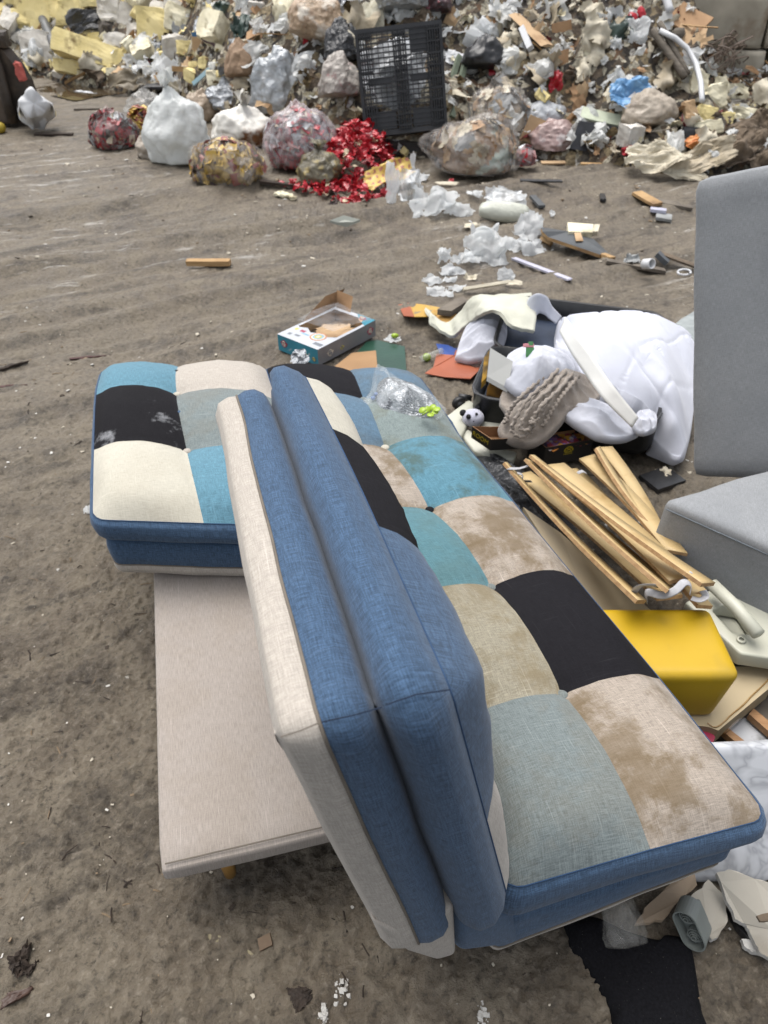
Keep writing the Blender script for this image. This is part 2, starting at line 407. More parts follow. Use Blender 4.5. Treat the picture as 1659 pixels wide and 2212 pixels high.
    for (r, c, mt) in btn:
        p = S(np.array(r / rows), np.array(c / cols)); dv = down(np.array(r / rows), np.array(c / cols)); nrm = -dv / np.linalg.norm(dv)
        inr = 0 < c < cols and (0 < r < rows)
        p = p + nrm * (.008 + (0 if float(r).is_integer() else puff * .55))
        x, y, z = frame(np.cross(nrm, [0, 1, .1]), nrm)
        Vb, Fb = ico(3); Vb = Vb * np.array([.0125, .0125, .0065]); Vb = Vb @ np.stack([x, y, z]) + p
        add('button', Vb, Fb, fab[mt], parent=root, smooth=True, uv=Vb[:, :2])
z_ = np.array([0, 0, -1.])
seat = empty('patchwork_sofa_bed', U(1100, 1500, .0), 'stained patchwork sofa bed, half its back raised and half laid flat', 'sofa bed')
s1 = [U(750, 803, .36), U(785, 868, .42), U(832, 972, .42), U(928, 1107, .42), U(1060, 1275, .42), U(1213, 1507, .42), U(1405, 1834, .40)]
s2 = [U(905, 812, .35), U(955, 884, .39), U(1003, 956, .39), U(1108, 1084, .39), U(1238, 1243, .39), U(1424, 1466, .39), U(1662, 1766, .385)]
s0 = [np.array([-.42, 2.27, .37]), np.array([-.34, 1.96, .42]), np.array([-.25, 1.64, .42]), np.array([-.15, 1.35, .42])]
for k in (4, 5, 6): s0.append(2 * s1[k] - s2[k] - np.array([0, 0, .0]))
s0[6] = U(1090, 1925, .385); s0[5] = np.array([*s0[5][:2], .41])
Gs = [[s0[k], s1[k], s2[k]] for k in range(7)]
Sseat = interp_ctrl(Gs)
prof_seat = [('blue', [(0, 0), (.012, -.012), (.018, -.034), (.012, -.058), (-.006, -.072), (-.034, -.080)]),
             ('blue', [(-.034, -.076), (-.012, -.086), (-.006, -.11), (-.006, -.14), (-.012, -.166)]),
             ('beige', [(-.012, -.166), (-.010, -.185), (-.02, -.205), (-.07, -.216)])]
prof_main = [('blue', [(0, 0), (.012, -.012), (.018, -.034), (.012, -.060), (-.008, -.078), (-.046, -.088)]),
             ('blue', [(-.046, -.084), (-.018, -.096), (-.008, -.122), (-.006, -.165), (-.012, -.196)]),
             ('beige', [(-.012, -.196), (-.012, -.212), (-.03, -.236), (-.08, -.244)])]
dz = lambda r, c: np.zeros(np.shape(r) + (3,)) + z_
panel(seat, Sseat, 1.84, .50, 6, 2,
      [['black', 'blueseat'], ['blueseat', 'grey2'], ['soiled', 'teal'], ['teal2', 'soiled'], ['sand', 'black'], ['grey', 'soiled']],
      prof_main, lambda r, c: dz(r, c) * (1 + .55 * np.clip(np.asarray(r), 0, 1) ** 2 * (1 - np.clip(np.asarray(c), 0, 1)) ** 1.2)[..., None], seed=1, puff=.04,
      btn=[(1, 1, 'grey'), (2, 1, 'cream'), (3, 1, 'black'), (4, 1, 'grey'), (5, 1, 'grey')])
# flat half of the back
b0 = [U(220, 800, .38), U(208, 853, .45), U(203, 972, .455), U(200, 1122, .44)]
b1 = [U(390, 797, .37), U(383, 857, .42), U(405, 980, .42), U(440, 1130, .42)]
Gb = [[b0[k], b1[k], s0[k] + np.array([-.004, 0, 0])] for k in range(4)]
panel(seat, interp_ctrl(Gb), .93, .60, 3, 2, [['sky', 'beige'], ['blackdust', 'grey'], ['cream', 'sky']],
      prof_seat, dz, seed=5, puff=.045,
      btn=[(.5, 1, 'black'), (1, 1, 'cream'), (1.5, 1, 'blue'), (2, 1, 'beige'), (2.5, 1, 'grey')])
# raised half of the back
Tf = np.array([.067, .4295, 1.0075]); Tb = np.array([-.096, .3685, 1.0197]); Bf = np.array([.205, .481, .36]); Bb = np.array([.02, .41, .30])
eT = np.array([-.262, .940, -.105]) * .90; eB = np.array([-.335, .937, .02]) * .90
fr = interp_ctrl([[Bf + eB, Tf + eT], [Bf + eB * .5, Tf + eT * .5 + np.array([.004, 0, .004])], [Bf, Tf]])
bk = interp_ctrl([[Bb + eB, Tb + eT], [Bb + eB * .5, Tb + eT * .5], [Bb, Tb]])
TH = .178
downb = lambda r, c: (bk(r, c) - fr(r, c)) / TH
# far end of the back is swung a little; rows run far to near
prof_back = [('blue', [(0, 0), (.016, -.010), (.032, -.032), (.030, -.056), (.010, -.074), (-.040, -.084)]),
             ('blue', [(-.040, -.080), (.000, -.088), (.012, -.104), (.012, -.124), (.004, -.140)]),
             ('beige', [(.004, -.140), (.004, -.155), (-.006, -.176), (-.03, -.188), (-.1, -.186)])]
panel(seat, fr, .90, .64, 3, 2, [['blueseat', 'cream'], ['grey', 'black'], ['beige', 'blue']],
      prof_back, downb, seed=9, puff=.016, pbase=.034, Rc=.024, radii={(0, 0): .08, (0, 1): .085, (1, 0): .06, (1, 1): .022}, farcut=.07, btn=[(1, 1, 'cream'), (2, 1, 'grey')])
# stitched corner seams across the near end
navyt = M('navy_thread', C('#16253a'), rough=.9, bump=0)
def stitch(root, pts, r=.0014, mt=None):
    V, F = tube(pts, r, 4); add('stitching', V, F, mt or navyt, parent=root)
def npl(px, py, off=0):
    d = ray(px, py); n3 = np.array([-.35, .937, 0]); n3 /= np.linalg.norm(n3); return EYE + d * ((np.dot(n3, Bf - EYE) + off) / np.dot(n3, d))
def endblock(name, pts, L_, mt, off=0, r=.012):
    A = np.array([npl(x, y, off) for x, y in pts]); n = len(A); B = A + eB / np.linalg.norm(eB) * L_; c = A.mean(0); V = np.concatenate([A, B])
    o = add(name, V, [list(range(n)), list(range(n, 2 * n))[::-1]] + [[i, i + n, (i + 1) % n + n, (i + 1) % n] for i in range(n)], fab[mt], parent=seat, uv=np.stack([V[:, 0] + V[:, 1], V[:, 2]], -1), smooth=True)
    bv = o.modifiers.new('round', 'BEVEL'); bv.width = r; bv.segments = 4; bv.limit_method = 'NONE'; return o
endblock('lower_corner', [(985, 1952), (1112, 1968), (1130, 2042), (988, 2062)], .9, 'blue', .006, .02)
endblock('corner_patch', [(805, 2000), (868, 2006), (984, 1960), (988, 2064), (940, 2078), (880, 2060)], .5, 'beige', -.004, .018)
for q in ([(606, 1592), (650, 1578), (692, 1560)], [(694, 1560), (760, 1546), (824, 1528)], [(834, 1522), (900, 1500), (972, 1490)]):
    stitch(seat, [npl(x, y, -.0105) for x, y in q], .0009, thread2 if q[0][0] < 690 else None)
# beige bench base under the sofa
bench = empty('linen_bench_base', U(520, 1600, 0), 'low beige linen bench on wooden legs pushed under the flat half of the sofa bed', 'bench')
q00 = U(343, 1884, .205); q10 = q00 + np.array([.975, .235, 0]) * .62; e = np.array([-.254, .967, 0]) * 1.0
nx, ny = 24, 40
def benchV():
    V, F = rbox(.62, 1.0, .052, .014, 11); V = V + np.array([.31, .5, 0])
    V = V[:, :1] * np.array([.975, .235, 0]) + V[:, 1:2] * np.array([-.254, .967, 0]) + V[:, 2:] * np.array([0, 0, 1.]) + np.array([*q00[:2], .205 - .026])
    return V, F
V, F = benchV(); uvb = np.stack([(V[:, 0] - q00[0]) * .97 + (V[:, 1] - q00[1]) * .24, (V[:, 1] - q00[1]) * .97 - (V[:, 0] - q00[0]) * .25 + V[:, 2] * .7], -1)
V[:, 2] += .004 * fbm(P3(V[:, 0] * 5, V[:, 1] * 5), 2, 3)
add('upholstered_top', V, F, fab['bench'], parent=bench, uv=uvb, smooth=True)
X = np.array([.975, .235, 0]); Y = np.array([-.254, .967, 0])
O = np.array([*q00[:2], 0])
pts = [O + X * .012 + np.array([0, 0, .2075]) + X * t * .58 + Y * .012 for t in np.linspace(0, 1, 20)]
V, F = tube(pts, .0016, 5); add('seam', V, F, thread2, parent=bench)
wood_leg = M('turned_beech', C('#a67f45'), C('#8d6632'), sc=30, rough=.45, bump=.1, aniso=(1, 1, .15))
for a, b_ in ((.11, .07), (.51, .07), (.11, .92), (.51, .92)):
    V, F = lathe([(.0, -.02), (.013, -.02), (.0165, .05), (.021, .15), (.021, .155), (0, .155)], 18); V = V + O + X * a + Y * b_
    add('leg', V, F, wood_leg, parent=bench, smooth=True)
EXPO = 1.15
# ------------------------------------------------------------------ ground and heap
TRK = np.array([.87, .49])
def G(x, y):
    """height of the mud"""
    x = np.asarray(x, float); y = np.asarray(y, float)
    p = P3(x, y)
    a = x * TRK[0] + y * TRK[1]; b = -x * TRK[1] + y * TRK[0] + .16 * fbm(p * .5, 2, 3)
    rut = np.zeros_like(x)
    far = np.clip((y - 2.3) / 1.0, 0, 1)
    b = b + .035 * a * a * .4
    for c, wd, dp in ((1.3, .22, .022), (1.95, .24, .034), (2.75, .26, .036), (3.5, .24, .034), (4.35, .3, .045), (5.3, .3, .04)):
        t = (b - c) / wd; rut -= dp * np.exp(-t ** 4) * (.8 + .2 * np.cos(t * 13)) - dp * .8 * np.exp(-((np.abs(t) - 1.25) / .22) ** 2)
    rut *= far * 1.5 * (.7 + .5 * fbm(P3(a * 1.5, b * 3), 2, 8))
    h = .03 * fbm(p * .9, 2, 1) + rut + .010 * fbm(p * 5, 3, 5)
    near = np.clip(1 - (y - 2.2) / 2.5, 0, 1)
    h = h + near * (.009 * (ridge(p * 11 + .6 * fbm(p * 8, 2, 2)[..., None], 3, 6) - .5) + .009 * fbm(p * 24, 3, 7) + .012 * (ridge(p * 44 + .5 * fbm(p * 20, 2, 4)[..., None], 3, 9) - .5) + .005 * fbm(p * 95, 2, 15))
    h = h + (1 - near) * (.004 * fbm(p * 14, 3, 12) + .010 * (ridge(p * 20, 2, 13) - .5))
    h = h + .10 * np.clip((x - 1.6) / 3.0, 0, 1) * np.clip((y - 3) / 3, 0, 1)
    return h - .012
HB = np.array([(-9, 10.6), (-5.2, 10.4), (-4.4, 10.6), (-3.2, 9.9), (-2.4, 9.3), (-1.4, 7.6), (-.6, 7.0), (.4, 6.7), (1.2, 6.5), (1.9, 6.35), (2.6, 6.3), (3.3, 6.4), (4.2, 6.9), (9, 7.0)])
def H(x, y):
    x = np.asarray(x, float); y = np.asarray(y, float); p = P3(x, y)
    yb = np.interp(x, HB[:, 0], HB[:, 1]) + .35 * fbm(p * .8, 2, 21)
    d = y - yb
    h = np.where(d > 0, 2.6 * (1 - np.exp(-np.maximum(d, 0) * .36)), 0)
    h = h * (1 - .9 * np.clip((x - 2.75) / .5, 0, 1)); h = h + np.clip(d * 2, 0, 1) * (1 - .6 * np.clip((x - 2.75) / .5, 0, 1)) * (.16 * fbm(p * 1.6, 3, 31) + .10 * (ridge(p * 3.1, 3, 41) - .5) + .05 * fbm(p * 9, 3, 51))
    return h
def T(x, y): return G(x, y) + H(x, y)
_gx = np.arange(-9, 9.01, .04); _gy = np.arange(0, 22.01, .04)
_A, _B = np.meshgrid(_gx, _gy, indexing='ij'); _TG = T(_A, _B)
def Tq(x, y):
    u = np.clip((x + 9) / .04, 0, len(_gx) - 1.001); v = np.clip(y / .04, 0, len(_gy) - 1.001); i = u.astype(int); j = v.astype(int); f = u - i; g = v - j
    return (_TG[i, j] * (1 - f) + _TG[i + 1, j] * f) * (1 - g) + (_TG[i, j + 1] * (1 - f) + _TG[i + 1, j + 1] * f) * g
def hit(px, py, zoff=0.0):
    d = ray(px, py); t = np.concatenate([np.arange(.8, 4, .02), np.arange(4, 22, .025)]); P = EYE + d * t[:, None]
    g = Tq(P[:, 0], P[:, 1]) + zoff
    k = np.argmax(P[:, 2] < g)
    if P[k, 2] >= g[k]: k = len(t) - 1
    return P[k]
def nonuni(a, b, d0, fn):
    r = [a]
    while r[-1] < b: r.append(r[-1] + d0 * fn(r[-1]))
    return np.array(r)
xs = nonuni(0, 12, .006, lambda x: 1 + max(0, x - .9) * 2.4); xs = np.concatenate([-xs[:0:-1], xs])
ys = nonuni(-.1, 24, .0062, lambda y: 1 + max(0, y - 1.2) * 1.6)
X_, Y_ = np.meshgrid(xs, ys, indexing='ij'); Z_ = G(X_, Y_)
# ---- mud material
m, nt, b = base('wet_mud'); L = nt.links; oc = nt.nodes.new('ShaderNodeTexCoord').outputs['Object']
big = noiseN(nt, oc, 1.1, 5, .6); mid = noiseN(nt, oc, 7, 6, .65); fin = noiseN(nt, oc, 55, 6, .7)
trk = noiseN(nt, oc, 1, 6, .6, sc=(1.1, 5.5, 1), rz=R(-29), dist=.9)
c = rampN(nt, mid, [(.3, C('#594d3e')), (.5, C('#766956')), (.72, C('#918570'))])
c = mixN(nt, rampN(nt, big, [(.38, (0, 0, 0)), (.62, (.75,) * 3)]), c, C('#867a66'))
c = mixN(nt, mathN(nt, 'MULTIPLY', rampN(nt, trk, [(.40, (.75,) * 3), (.51, (0, 0, 0))]), rampN(nt, noiseN(nt, oc, 16, 6, .75), [(.38, (.1,) * 3), (.62, (1, 1, 1))])), c, C('#332a20'))
c = mixN(nt, rampN(nt, fin, [(.33, (.8,) * 3), (.47, (0, 0, 0))]), c, C('#393126'))  # random dark grain in the mud, also standing in for crevice shade
c = mixN(nt, rampN(nt, fin, [(.56, (0, 0, 0)), (.70, (.6,) * 3)]), c, C('#a29684'))
# chalky streaks pressed into the tyre tracks
st = noiseN(nt, oc, 1, 6, .75, sc=(1.3, 15, 1), rz=R(-27), dist=.1); st2 = noiseN(nt, oc, .55, 3, .5)
sep = nt.nodes.new('ShaderNodeSeparateXYZ'); L.new(oc, sep.inputs[0])
f = mathN(nt, 'MULTIPLY', rampN(nt, st, [(.56, (0, 0, 0)), (.61, (1, 1, 1))]), rampN(nt, mathN(nt, 'ADD', mathN(nt, 'MULTIPLY', st2, .55), mathN(nt, 'MULTIPLY', noiseN(nt, oc, 6, 4, .6), .45)), [(.50, (0, 0, 0)), (.58, (1, 1, 1))]))
f = mathN(nt, 'MULTIPLY', f, mathN(nt, 'MULTIPLY', mathN(nt, 'SUBTRACT', sep.outputs[1], 3.2, clamp=True), .75), clamp=True)
c = mixN(nt, f, c, C('#c4c0b8'))
sp = noiseN(nt, oc, 34, 3, .5); sp2 = noiseN(nt, oc, 2.3, 3, .5)
f2 = mathN(nt, 'MULTIPLY', rampN(nt, sp, [(.735, (0, 0, 0)), (.76, (1, 1, 1))]), rampN(nt, sp2, [(.5, (0, 0, 0)), (.6, (1, 1, 1))]))
c = mixN(nt, f2, c, C('#cfcabf'))
k = nt.nodes.new('ShaderNodeHueSaturation'); k.inputs['Value'].default_value = MUDV; k.inputs['Saturation'].default_value = .88; L.new(c, k.inputs['Color'])
L.new(k.outputs[0], b.inputs['Base Color'])
L.new(rampN(nt, mid, [(.38, (.36,) * 3), (.60, (.75,) * 3)]), b.inputs['Roughness']); b.inputs['Specular IOR Level'].default_value = .5
bn = nt.nodes.new('ShaderNodeBump'); bn.inputs['Strength'].default_value = 1; bn.inputs['Distance'].default_value = .011
hh = mathN(nt, 'ADD', noiseN(nt, oc, 60, 7, .72, dist=.5), mathN(nt, 'MULTIPLY', noiseN(nt, oc, 17, 6, .7), 1.5)); L.new(hh, bn.inputs['Height']); L.new(bn.outputs[0], b.inputs['Normal'])
MUD = m
V = np.stack([X_, Y_, Z_], -1).reshape(-1, 3)
add('muddy_ground', V, gridF(len(xs), len(ys)), MUD, kind='structure', smooth=True)
# ---- heap body
hm, nt, b = base('mixed_waste'); L = nt.links; oc = nt.nodes.new('ShaderNodeTexCoord').outputs['Object']
v = nt.nodes.new('ShaderNodeTexVoronoi'); v.inputs['Scale'].default_value = 17; v.inputs['Randomness'].default_value = 1
wrp = nt.nodes.new('ShaderNodeMix'); wrp.data_type = 'RGBA'; wrp.blend_type = 'ADD'; wrp.inputs[0].default_value = .13
L.new(oc, wrp.inputs[6]); nz = nt.nodes.new('ShaderNodeTexNoise'); nz.inputs['Scale'].default_value = 9; L.new(oc, nz.inputs[0]); L.new(nz.outputs[1], wrp.inputs[7]); L.new(wrp.outputs[2], v.inputs[0])
sepc = nt.nodes.new('ShaderNodeSeparateColor'); L.new(v.outputs['Color'], sepc.inputs[0])
c = rampN(nt, sepc.outputs[0], [(0, C('#2a241e')), (.2, C('#574a3a')), (.4, C('#857659')), (.55, C('#9c9684')), (.7, C('#4e483e')), (.8, C('#b8b09c')), (.9, C('#6d5137')), (.97, C('#a9a59c'))])
nt.nodes[-1].color_ramp.interpolation = 'CONSTANT'
c = mixN(nt, rampN(nt, noiseN(nt, oc, 40, 5, .7), [(.35, (.8,) * 3), (.6, (0, 0, 0))]), c, C('#2b241d'))
L.new(c, b.inputs['Base Color']); b.inputs['Roughness'].default_value = .8
bn = nt.nodes.new('ShaderNodeBump'); bn.inputs['Strength'].default_value = 1; bn.inputs['Distance'].default_value = .03
L.new(noiseN(nt, oc, 22, 6, .7), bn.inputs['Height']); L.new(bn.outputs[0], b.inputs['Normal'])
hx = np.arange(-9, 9.01, .045); hy = np.concatenate([np.arange(6.0, 13, .045), np.arange(13, 22, .25)])
X_, Y_ = np.meshgrid(hx, hy, indexing='ij'); hz = H(X_, Y_); Z_ = G(X_, Y_) + hz - .06 * (hz < .03)
V = np.stack([X_, Y_, Z_], -1).reshape(-1, 3)
Fh = [f for f in gridF(len(hx), len(hy)) if (hz.reshape(-1)[f] > .01).any()]
us = sorted({i for f in Fh for i in f}); mp = {a_: b_ for b_, a_ in enumerate(us)}
add('refuse_heap', V[us], [[mp[i] for i in f] for f in Fh], hm, kind='stuff', label='long heap of mixed building and packaging waste behind the yard', cat='rubbish heap')
# ---- shared materials
foamY = M('foam_yellow', C('#dccc96'), C('#cab97f'), sc=5, rough=.9, bump=.8, bs=60, bd=.006, c3=C('#7c6a44'), s3=7, t3=(.58, .72))
foamC = M('foam_cream', C('#dad4bc'), C('#c5bc9f'), sc=6, rough=.9, bump=.8, bs=50, c3=C('#857a60'), s3=9, t3=(.55, .7))
plast = M('plaster_white', C('#ccc8c0'), C('#b0aba2'), sc=8, rough=.9, bump=.8, bs=40, c3=C('#6d665c'), s3=6)
card = M('cardboard', C('#a58564'), C('#8c6d4e'), sc=4, rough=.85, bump=.2, c3=C('#6b5138'), s3=5)
card2 = M('cardboard_pale', C('#b79c7a'), C('#a58867'), sc=4, rough=.85, bump=.2, c3=C('#86694a'), s3=5)
woodM = M('raw_wood', C('#a98a60'), C('#8f7049'), sc=6, rough=.75, bump=.3, aniso=(1, 1, 6), c3=C('#6e543a'), s3=4)
greyw = M('weathered_wood', C('#6f675c'), C('#514a42'), sc=6, rough=.85, bump=.4, aniso=(1, 1, 6))
whP = thin('white_plastic_sheet', C('#d4d5d3'), C('#c5c6c3'), sc=4, rough=.35, bump=.3, bs=20, bd=.008, tl=.35, c3=C('#a8a298'))
whT = thin('white_torn_film', C('#dcdedf'), C('#d0d3d4'), sc=5, rough=.5, bump=.2, bs=25, bd=.005, tl=.5)
clothB = M('beige_rag', C('#b5aa96'), C('#94876f'), sc=5, rough=.9, bump=.5, bs=25, bd=.02, c3=C('#5c5142'), s3=4)
clothC = M('cream_rag', C('#cbc3b0'), C('#b3aa95'), sc=5, rough=.85, bump=.5, bs=20, bd=.02, c3=C('#74695a'), s3=4)
clothD = M('brown_rag', C('#6b5d4d'), C('#4a4036'), sc=7, rough=.95, bump=.6, bs=30, bd=.02)
greyM = M('grey_sheet', C('#8f9191'), C('#737472'), sc=5, rough=.6, bump=.3)
foil = M('crumpled_foil', C('#a9acb0'), C('#8e9194'), sc=9, rough=.28, bump=.9, bs=26, bd=.03, met=.75)
silv = M('silver_film', C('#b4b7b9'), C('#93979a'), sc=9, rough=.3, bump=.8, bs=18, bd=.03, met=.45, c3=C('#c9c9c8'), s3=6)
blk = M('black_plastic', C('#1b1b1d'), C('#262628'), sc=9, rough=.4, bump=.3, bs=20, bd=.01)
blkb = M('black_bag_film', C('#202124'), C('#2b2c2e'), sc=9, rough=.28, bump=.8, bs=16, bd=.03)
red = M('red_wrapper', C('#a81f2b'), C('#8c1622'), sc=9, rough=.3, bump=.4, bs=40)
redd = M('dark_red_wrapper', C('#5a1f22'), C('#7a2a2c'), sc=9, rough=.35, bump=.3)
gold = M('gold_foil', C('#a98f4e'), C('#8a7137'), sc=12, rough=.35, met=.5, bump=.6, bs=30)
labY = M('yellow_label', C('#c9ac5e'), C('#bd9c4b'), sc=9, rough=.5, bump=.1)
labR = M('maroon_label', C('#7d3a33'), C('#8d4a3c'), sc=9, rough=.5, bump=.1)
pink = M('pale_pink_scrap', C('#b58d8a'), C('#9c706e'), sc=9, rough=.5, bump=.3)
green = M('dark_green_bag', C('#33443d'), C('#26342f'), sc=9, rough=.4, bump=.6, bs=15, bd=.02)
blueb = M('blue_bag_film', C('#6c97bd'), C('#4f7ba6'), sc=6, rough=.35, bump=.7, bs=14, bd=.02, c3=C('#8e95ab'), s3=5)
brnf = M('brown_fibre', C('#6b5a3e'), C('#4c4029'), sc=25, rough=.95, bump=1, bs=90, bd=.01)
white = M('clean_white', C('#c8c9ca'), C('#bcbdbf'), sc=5, rough=.5, bump=.1)
lilac = M('lilac_sheet', C('#a5a4b8'), C('#8f8fa2'), sc=4, rough=.5)
purp = M('purple_rag', C('#55405a'), C('#6a5064'), sc=6, rough=.8)
lblue = M('pale_blue_board', C('#93b4bf'), C('#a7bec4'), sc=4, rough=.6)
orange = M('orange_print', C('#b96a34'), C('#c98f52'), sc=12, rough=.5, c3=C('#c6bcae'), s3=14)
fA = film('clear_film_bag', C('#b3b1ac'), .22, .2, .55); fW = film('milky_film', C('#c9cccd'), .55, .25, .7)
# ---- the wet patch
pv = []
for a_ in np.linspace(0, 2 * math.pi, 40, endpoint=False):
    p_ = U(165 + 95 * math.cos(a_) * (1 + .2 * math.sin(3 * a_)), 186 + 24 * math.sin(a_) * (1 + .15 * math.sin(5 * a_)), .0); pv.append([p_[0], p_[1], .0])
pv = np.array(pv); zz = float(np.max(G(pv[:, 0], pv[:, 1]))) - .015; pv[:, 2] = zz
wat = M('puddle_water', C('#4b4030'), C('#3b3226'), sc=1, rough=.04, bump=.05, bs=4)
add('puddle', np.concatenate([pv, [pv.mean(0)]]), [[i, (i + 1) % 40, 40] for i in range(40)], wat, kind='structure')
# ------------------------------------------------------------------ placing helpers
def place(V, px, py, wpx, deep=.15, yaw=0, pitch=0, roll=0, zoff=0):
    """stand a local shape (x right, y away, z up; authored 1 unit = 1 px wide) where it is seen"""
    p = hit(px, py); k = depth(p) / FPX
    M_ = rot(0, 0, yaw) @ rot(pitch, 0, 0) @ rot(0, roll, 0)
    return V * k, M_, p, k
def heapobj(name, gen, px, py, mat, label, cat, yaw=0, pitch=-20, roll=0, lift=.0, group=None, parent=None, smooth=False, fwd=.25, mi=None, **kw):
    V, F = gen; p = hit(px, py); k = depth(p) / FPX
    W = (V * k) @ (rot(0, 0, yaw) @ rot(pitch, 0, 0) @ rot(0, roll, 0)).T
    th = (W[:, 1].max() - W[:, 1].min())
    dirn = ray(px, py); dirn = dirn / np.linalg.norm(dirn)
    W = W + p - dirn * (th * fwd) + np.array([0, 0, lift * k])
    # never under the ground
    lo = W[:, 2].min(); g = float(G(p[0], p[1])) + .002
    if lo < g: W[:, 2] += g - lo
    return add(name, W, F, mat, label=label, cat=cat, group=group, smooth=smooth, mi=mi, **kw)
# ------------------------------------------------------------------ block wall on the right
conc = M('concrete_block', C('#b3ab9b'), C('#979081'), sc=3, rough=.9, bump=.5, bs=30, c3=C('#6b5138'), s3=2.2, t3=(.56, .7))
wo = np.array([4.3, 9.7, 0]); wx = np.array([.985, -.17, 0]); wy = np.array([.17, .985, 0])
names_ = {0: 'bottom', 1: 'second', 2: 'third', 3: 'top'}
for r_ in range(5):
    for c_ in range(4):
        xo = (c_ - 1.55) * .93 + (.0 if r_ % 2 else .12) 
        V, F = chunk(.91, .62, .485, n=8, s=r_ * 7 + c_, rough=.012, round_=.035)
        W = V @ np.stack([wx, wy, [0, 0, 1.]]) + wo + wx * xo + np.array([0, 0, .20 + r_ * .50])
        add('concrete_block', W, F, conc, label='stained grey concrete block in the stacked wall beyond the heap', cat='concrete block', group='concrete blocks of the yard wall', smooth=True)
# ------------------------------------------------------------------ pieces of the heap that can be told apart
def foam(px, py, w, h, mt, label, d=None, roll=0, yaw=0, pitch=-20, s=0, rough=.10, rd=.2, name='foam_block', cat='foam block', **k):
    return heapobj(name, chunk(w, d or min(w, h) * .6, h, s=s, rough=rough, round_=rd), px, py, mt, label, cat, roll=roll, yaw=yaw, pitch=pitch, **k)
def sheet(px, py, w, h, mt, label, name, cat, s=0, amp=.3, roll=0, yaw=0, pitch=-35, ragged=.35, n=18, curl=.3, smooth=False, **k):
    return heapobj(name, crumple(w, h, s=s, amp=amp, n=n, ragged=ragged, curl=curl), px, py, mt, label, cat, roll=roll, yaw=yaw, pitch=pitch, smooth=smooth, fwd=.5, **k)
def board(px, py, w, h, mt, label, name='board', cat='board', t=3, roll=0, yaw=0, pitch=-50, **k):
    V, F = chunk(w, t, h, n=5, s=int(px), rough=.012 * 0 + .02, round_=.0); 
    V = V.copy(); V[:, 1] += h * .08 * np.cos(V[:, 0] / w * 2.2)
    return heapobj(name, (V, F), px, py, mt, label, cat, roll=roll, yaw=yaw, pitch=pitch, **k)
def stick(p0, p1, r, mt, label, name, cat, z0=.03, z1=.03, flat=1, n=6, sag=0, **k):
    a_ = hit(*p0) ; b_ = hit(*p1); a_ = a_ + [0, 0, z0]; b_ = b_ + [0, 0, z1]
    t = np.linspace(0, 1, 8)[:, None]; P = a_ + (b_ - a_) * t; P[:, 2] -= sag * np.sin(t[:, 0] * math.pi)
    V, F = tube(P, r, n, flat=flat); return add(name, V, F, mt, label=label, cat=cat, smooth=n > 5, **k)
foam(75, 22, 78, 92, foamY, 'tall pale yellow insulation foam slab standing at the upper left of the heap', roll=3, s=2, d=30, rough=.05, rd=.05, name='insulation_slab')
foam(128, 30, 34, 62, foamY, 'narrow crumpled yellow foam offcut right of the tall foam slab', s=3, rough=.14)
foam(160, 22, 62, 60, foamY, 'yellow foam lump with a brown gouge above the black plastic sheet', s=4, rough=.15)
foam(205, 118, 172, 44, foamY, 'longest yellow foam slab lying tilted over the puddle', roll=18, s=5, d=46, rough=.05, rd=.06, name='insulation_slab', pitch=-30)
foam(160, 148, 84, 26, foamY, 'flat yellow foam piece under the longest foam slab', roll=8, s=6, d=30, rough=.08, name='insulation_slab')
foam(88, 112, 66, 64, plast, 'chunky white rubble lump with a pitted face behind the grey pipe', s=7, rough=.13, name='rubble_lump', cat='rubble lump')
foam(345, 58, 92, 60, foamY, 'broad yellow foam block with a grey brown blotch', s=8, roll=8, rough=.09)
foam(272, 42, 30, 62, plast, 'upright white plaster slab leaning left of the blotched foam block', roll=12, s=9, rough=.05, rd=.05, name='plaster_slab', cat='plaster slab')
foam(238, 28, 48, 42, plast, 'whitish rubble lump left of the upright plaster slab', s=10, rough=.16, name='rubble_lump', cat='rubble lump')
foam(292, 70, 30, 34, plast, 'pale plaster lump at the foot of the upright plaster slab', s=11, rough=.12, name='rubble_lump', cat='rubble lump')
foam(398, 104, 32, 26, foamY, 'small yellow foam cube left of the cardboard square', s=12, rd=.1)
foam(370, 128, 46, 28, foamY, 'rounded yellow foam lump below the small foam cube', s=13, rough=.16, rd=.5)
foam(441, 137, 26, 24, foamY, 'small round yellow foam lump right of the foot of the cardboard square', s=14, rough=.14, rd=.6)
foam(418, 142, 20, 14, foamY, 'tiny yellow foam crumb beside the narrow timber board', s=15, rd=.5)
foam(212, 84, 44, 22, foamY, 'dirty yellow foam wedge above the longest foam slab', s=16, rough=.14)
foam(290, 5, 60, 26, foamY, 'yellow foam slab at the very top left of centre', s=17, rough=.08)
foam(196, 4, 44, 20, foamY, 'yellow foam end poking out at the top edge of the heap', s=18, rough=.1)
foam(390, 42, 60, 44, foamC, 'dusty beige foam block leaning on the blotched foam block', roll=14, s=19, rough=.14)
foam(395, 66, 44, 22, greyM, 'flat grey rubble slab under the dusty beige foam block', roll=14, s=20, rough=.08, name='rubble_slab', cat='rubble slab')
foam(248, 160, 34, 22, foamC, 'cream foam crumb beside the brown tarpaulin fold', s=21)
foam(470, 168, 44, 26, foamC, 'heap of cream foam crumbs pressed into one lump beside the light blue strip', s=22, rough=.2)
board(262, 102, 60, 32, greyM, 'grey white board leaning behind the longest foam slab', roll=-14, pitch=-25)
board(303, 98, 32, 36, card2, 'cardboard sheet standing right of the grey white board', roll=14, pitch=-15, name='cardboard_sheet', cat='cardboard')
board(430, 102, 30, 38, card2, 'cardboard square with a blue top edge', pitch=-8, name='cardboard_sheet', cat='cardboard')
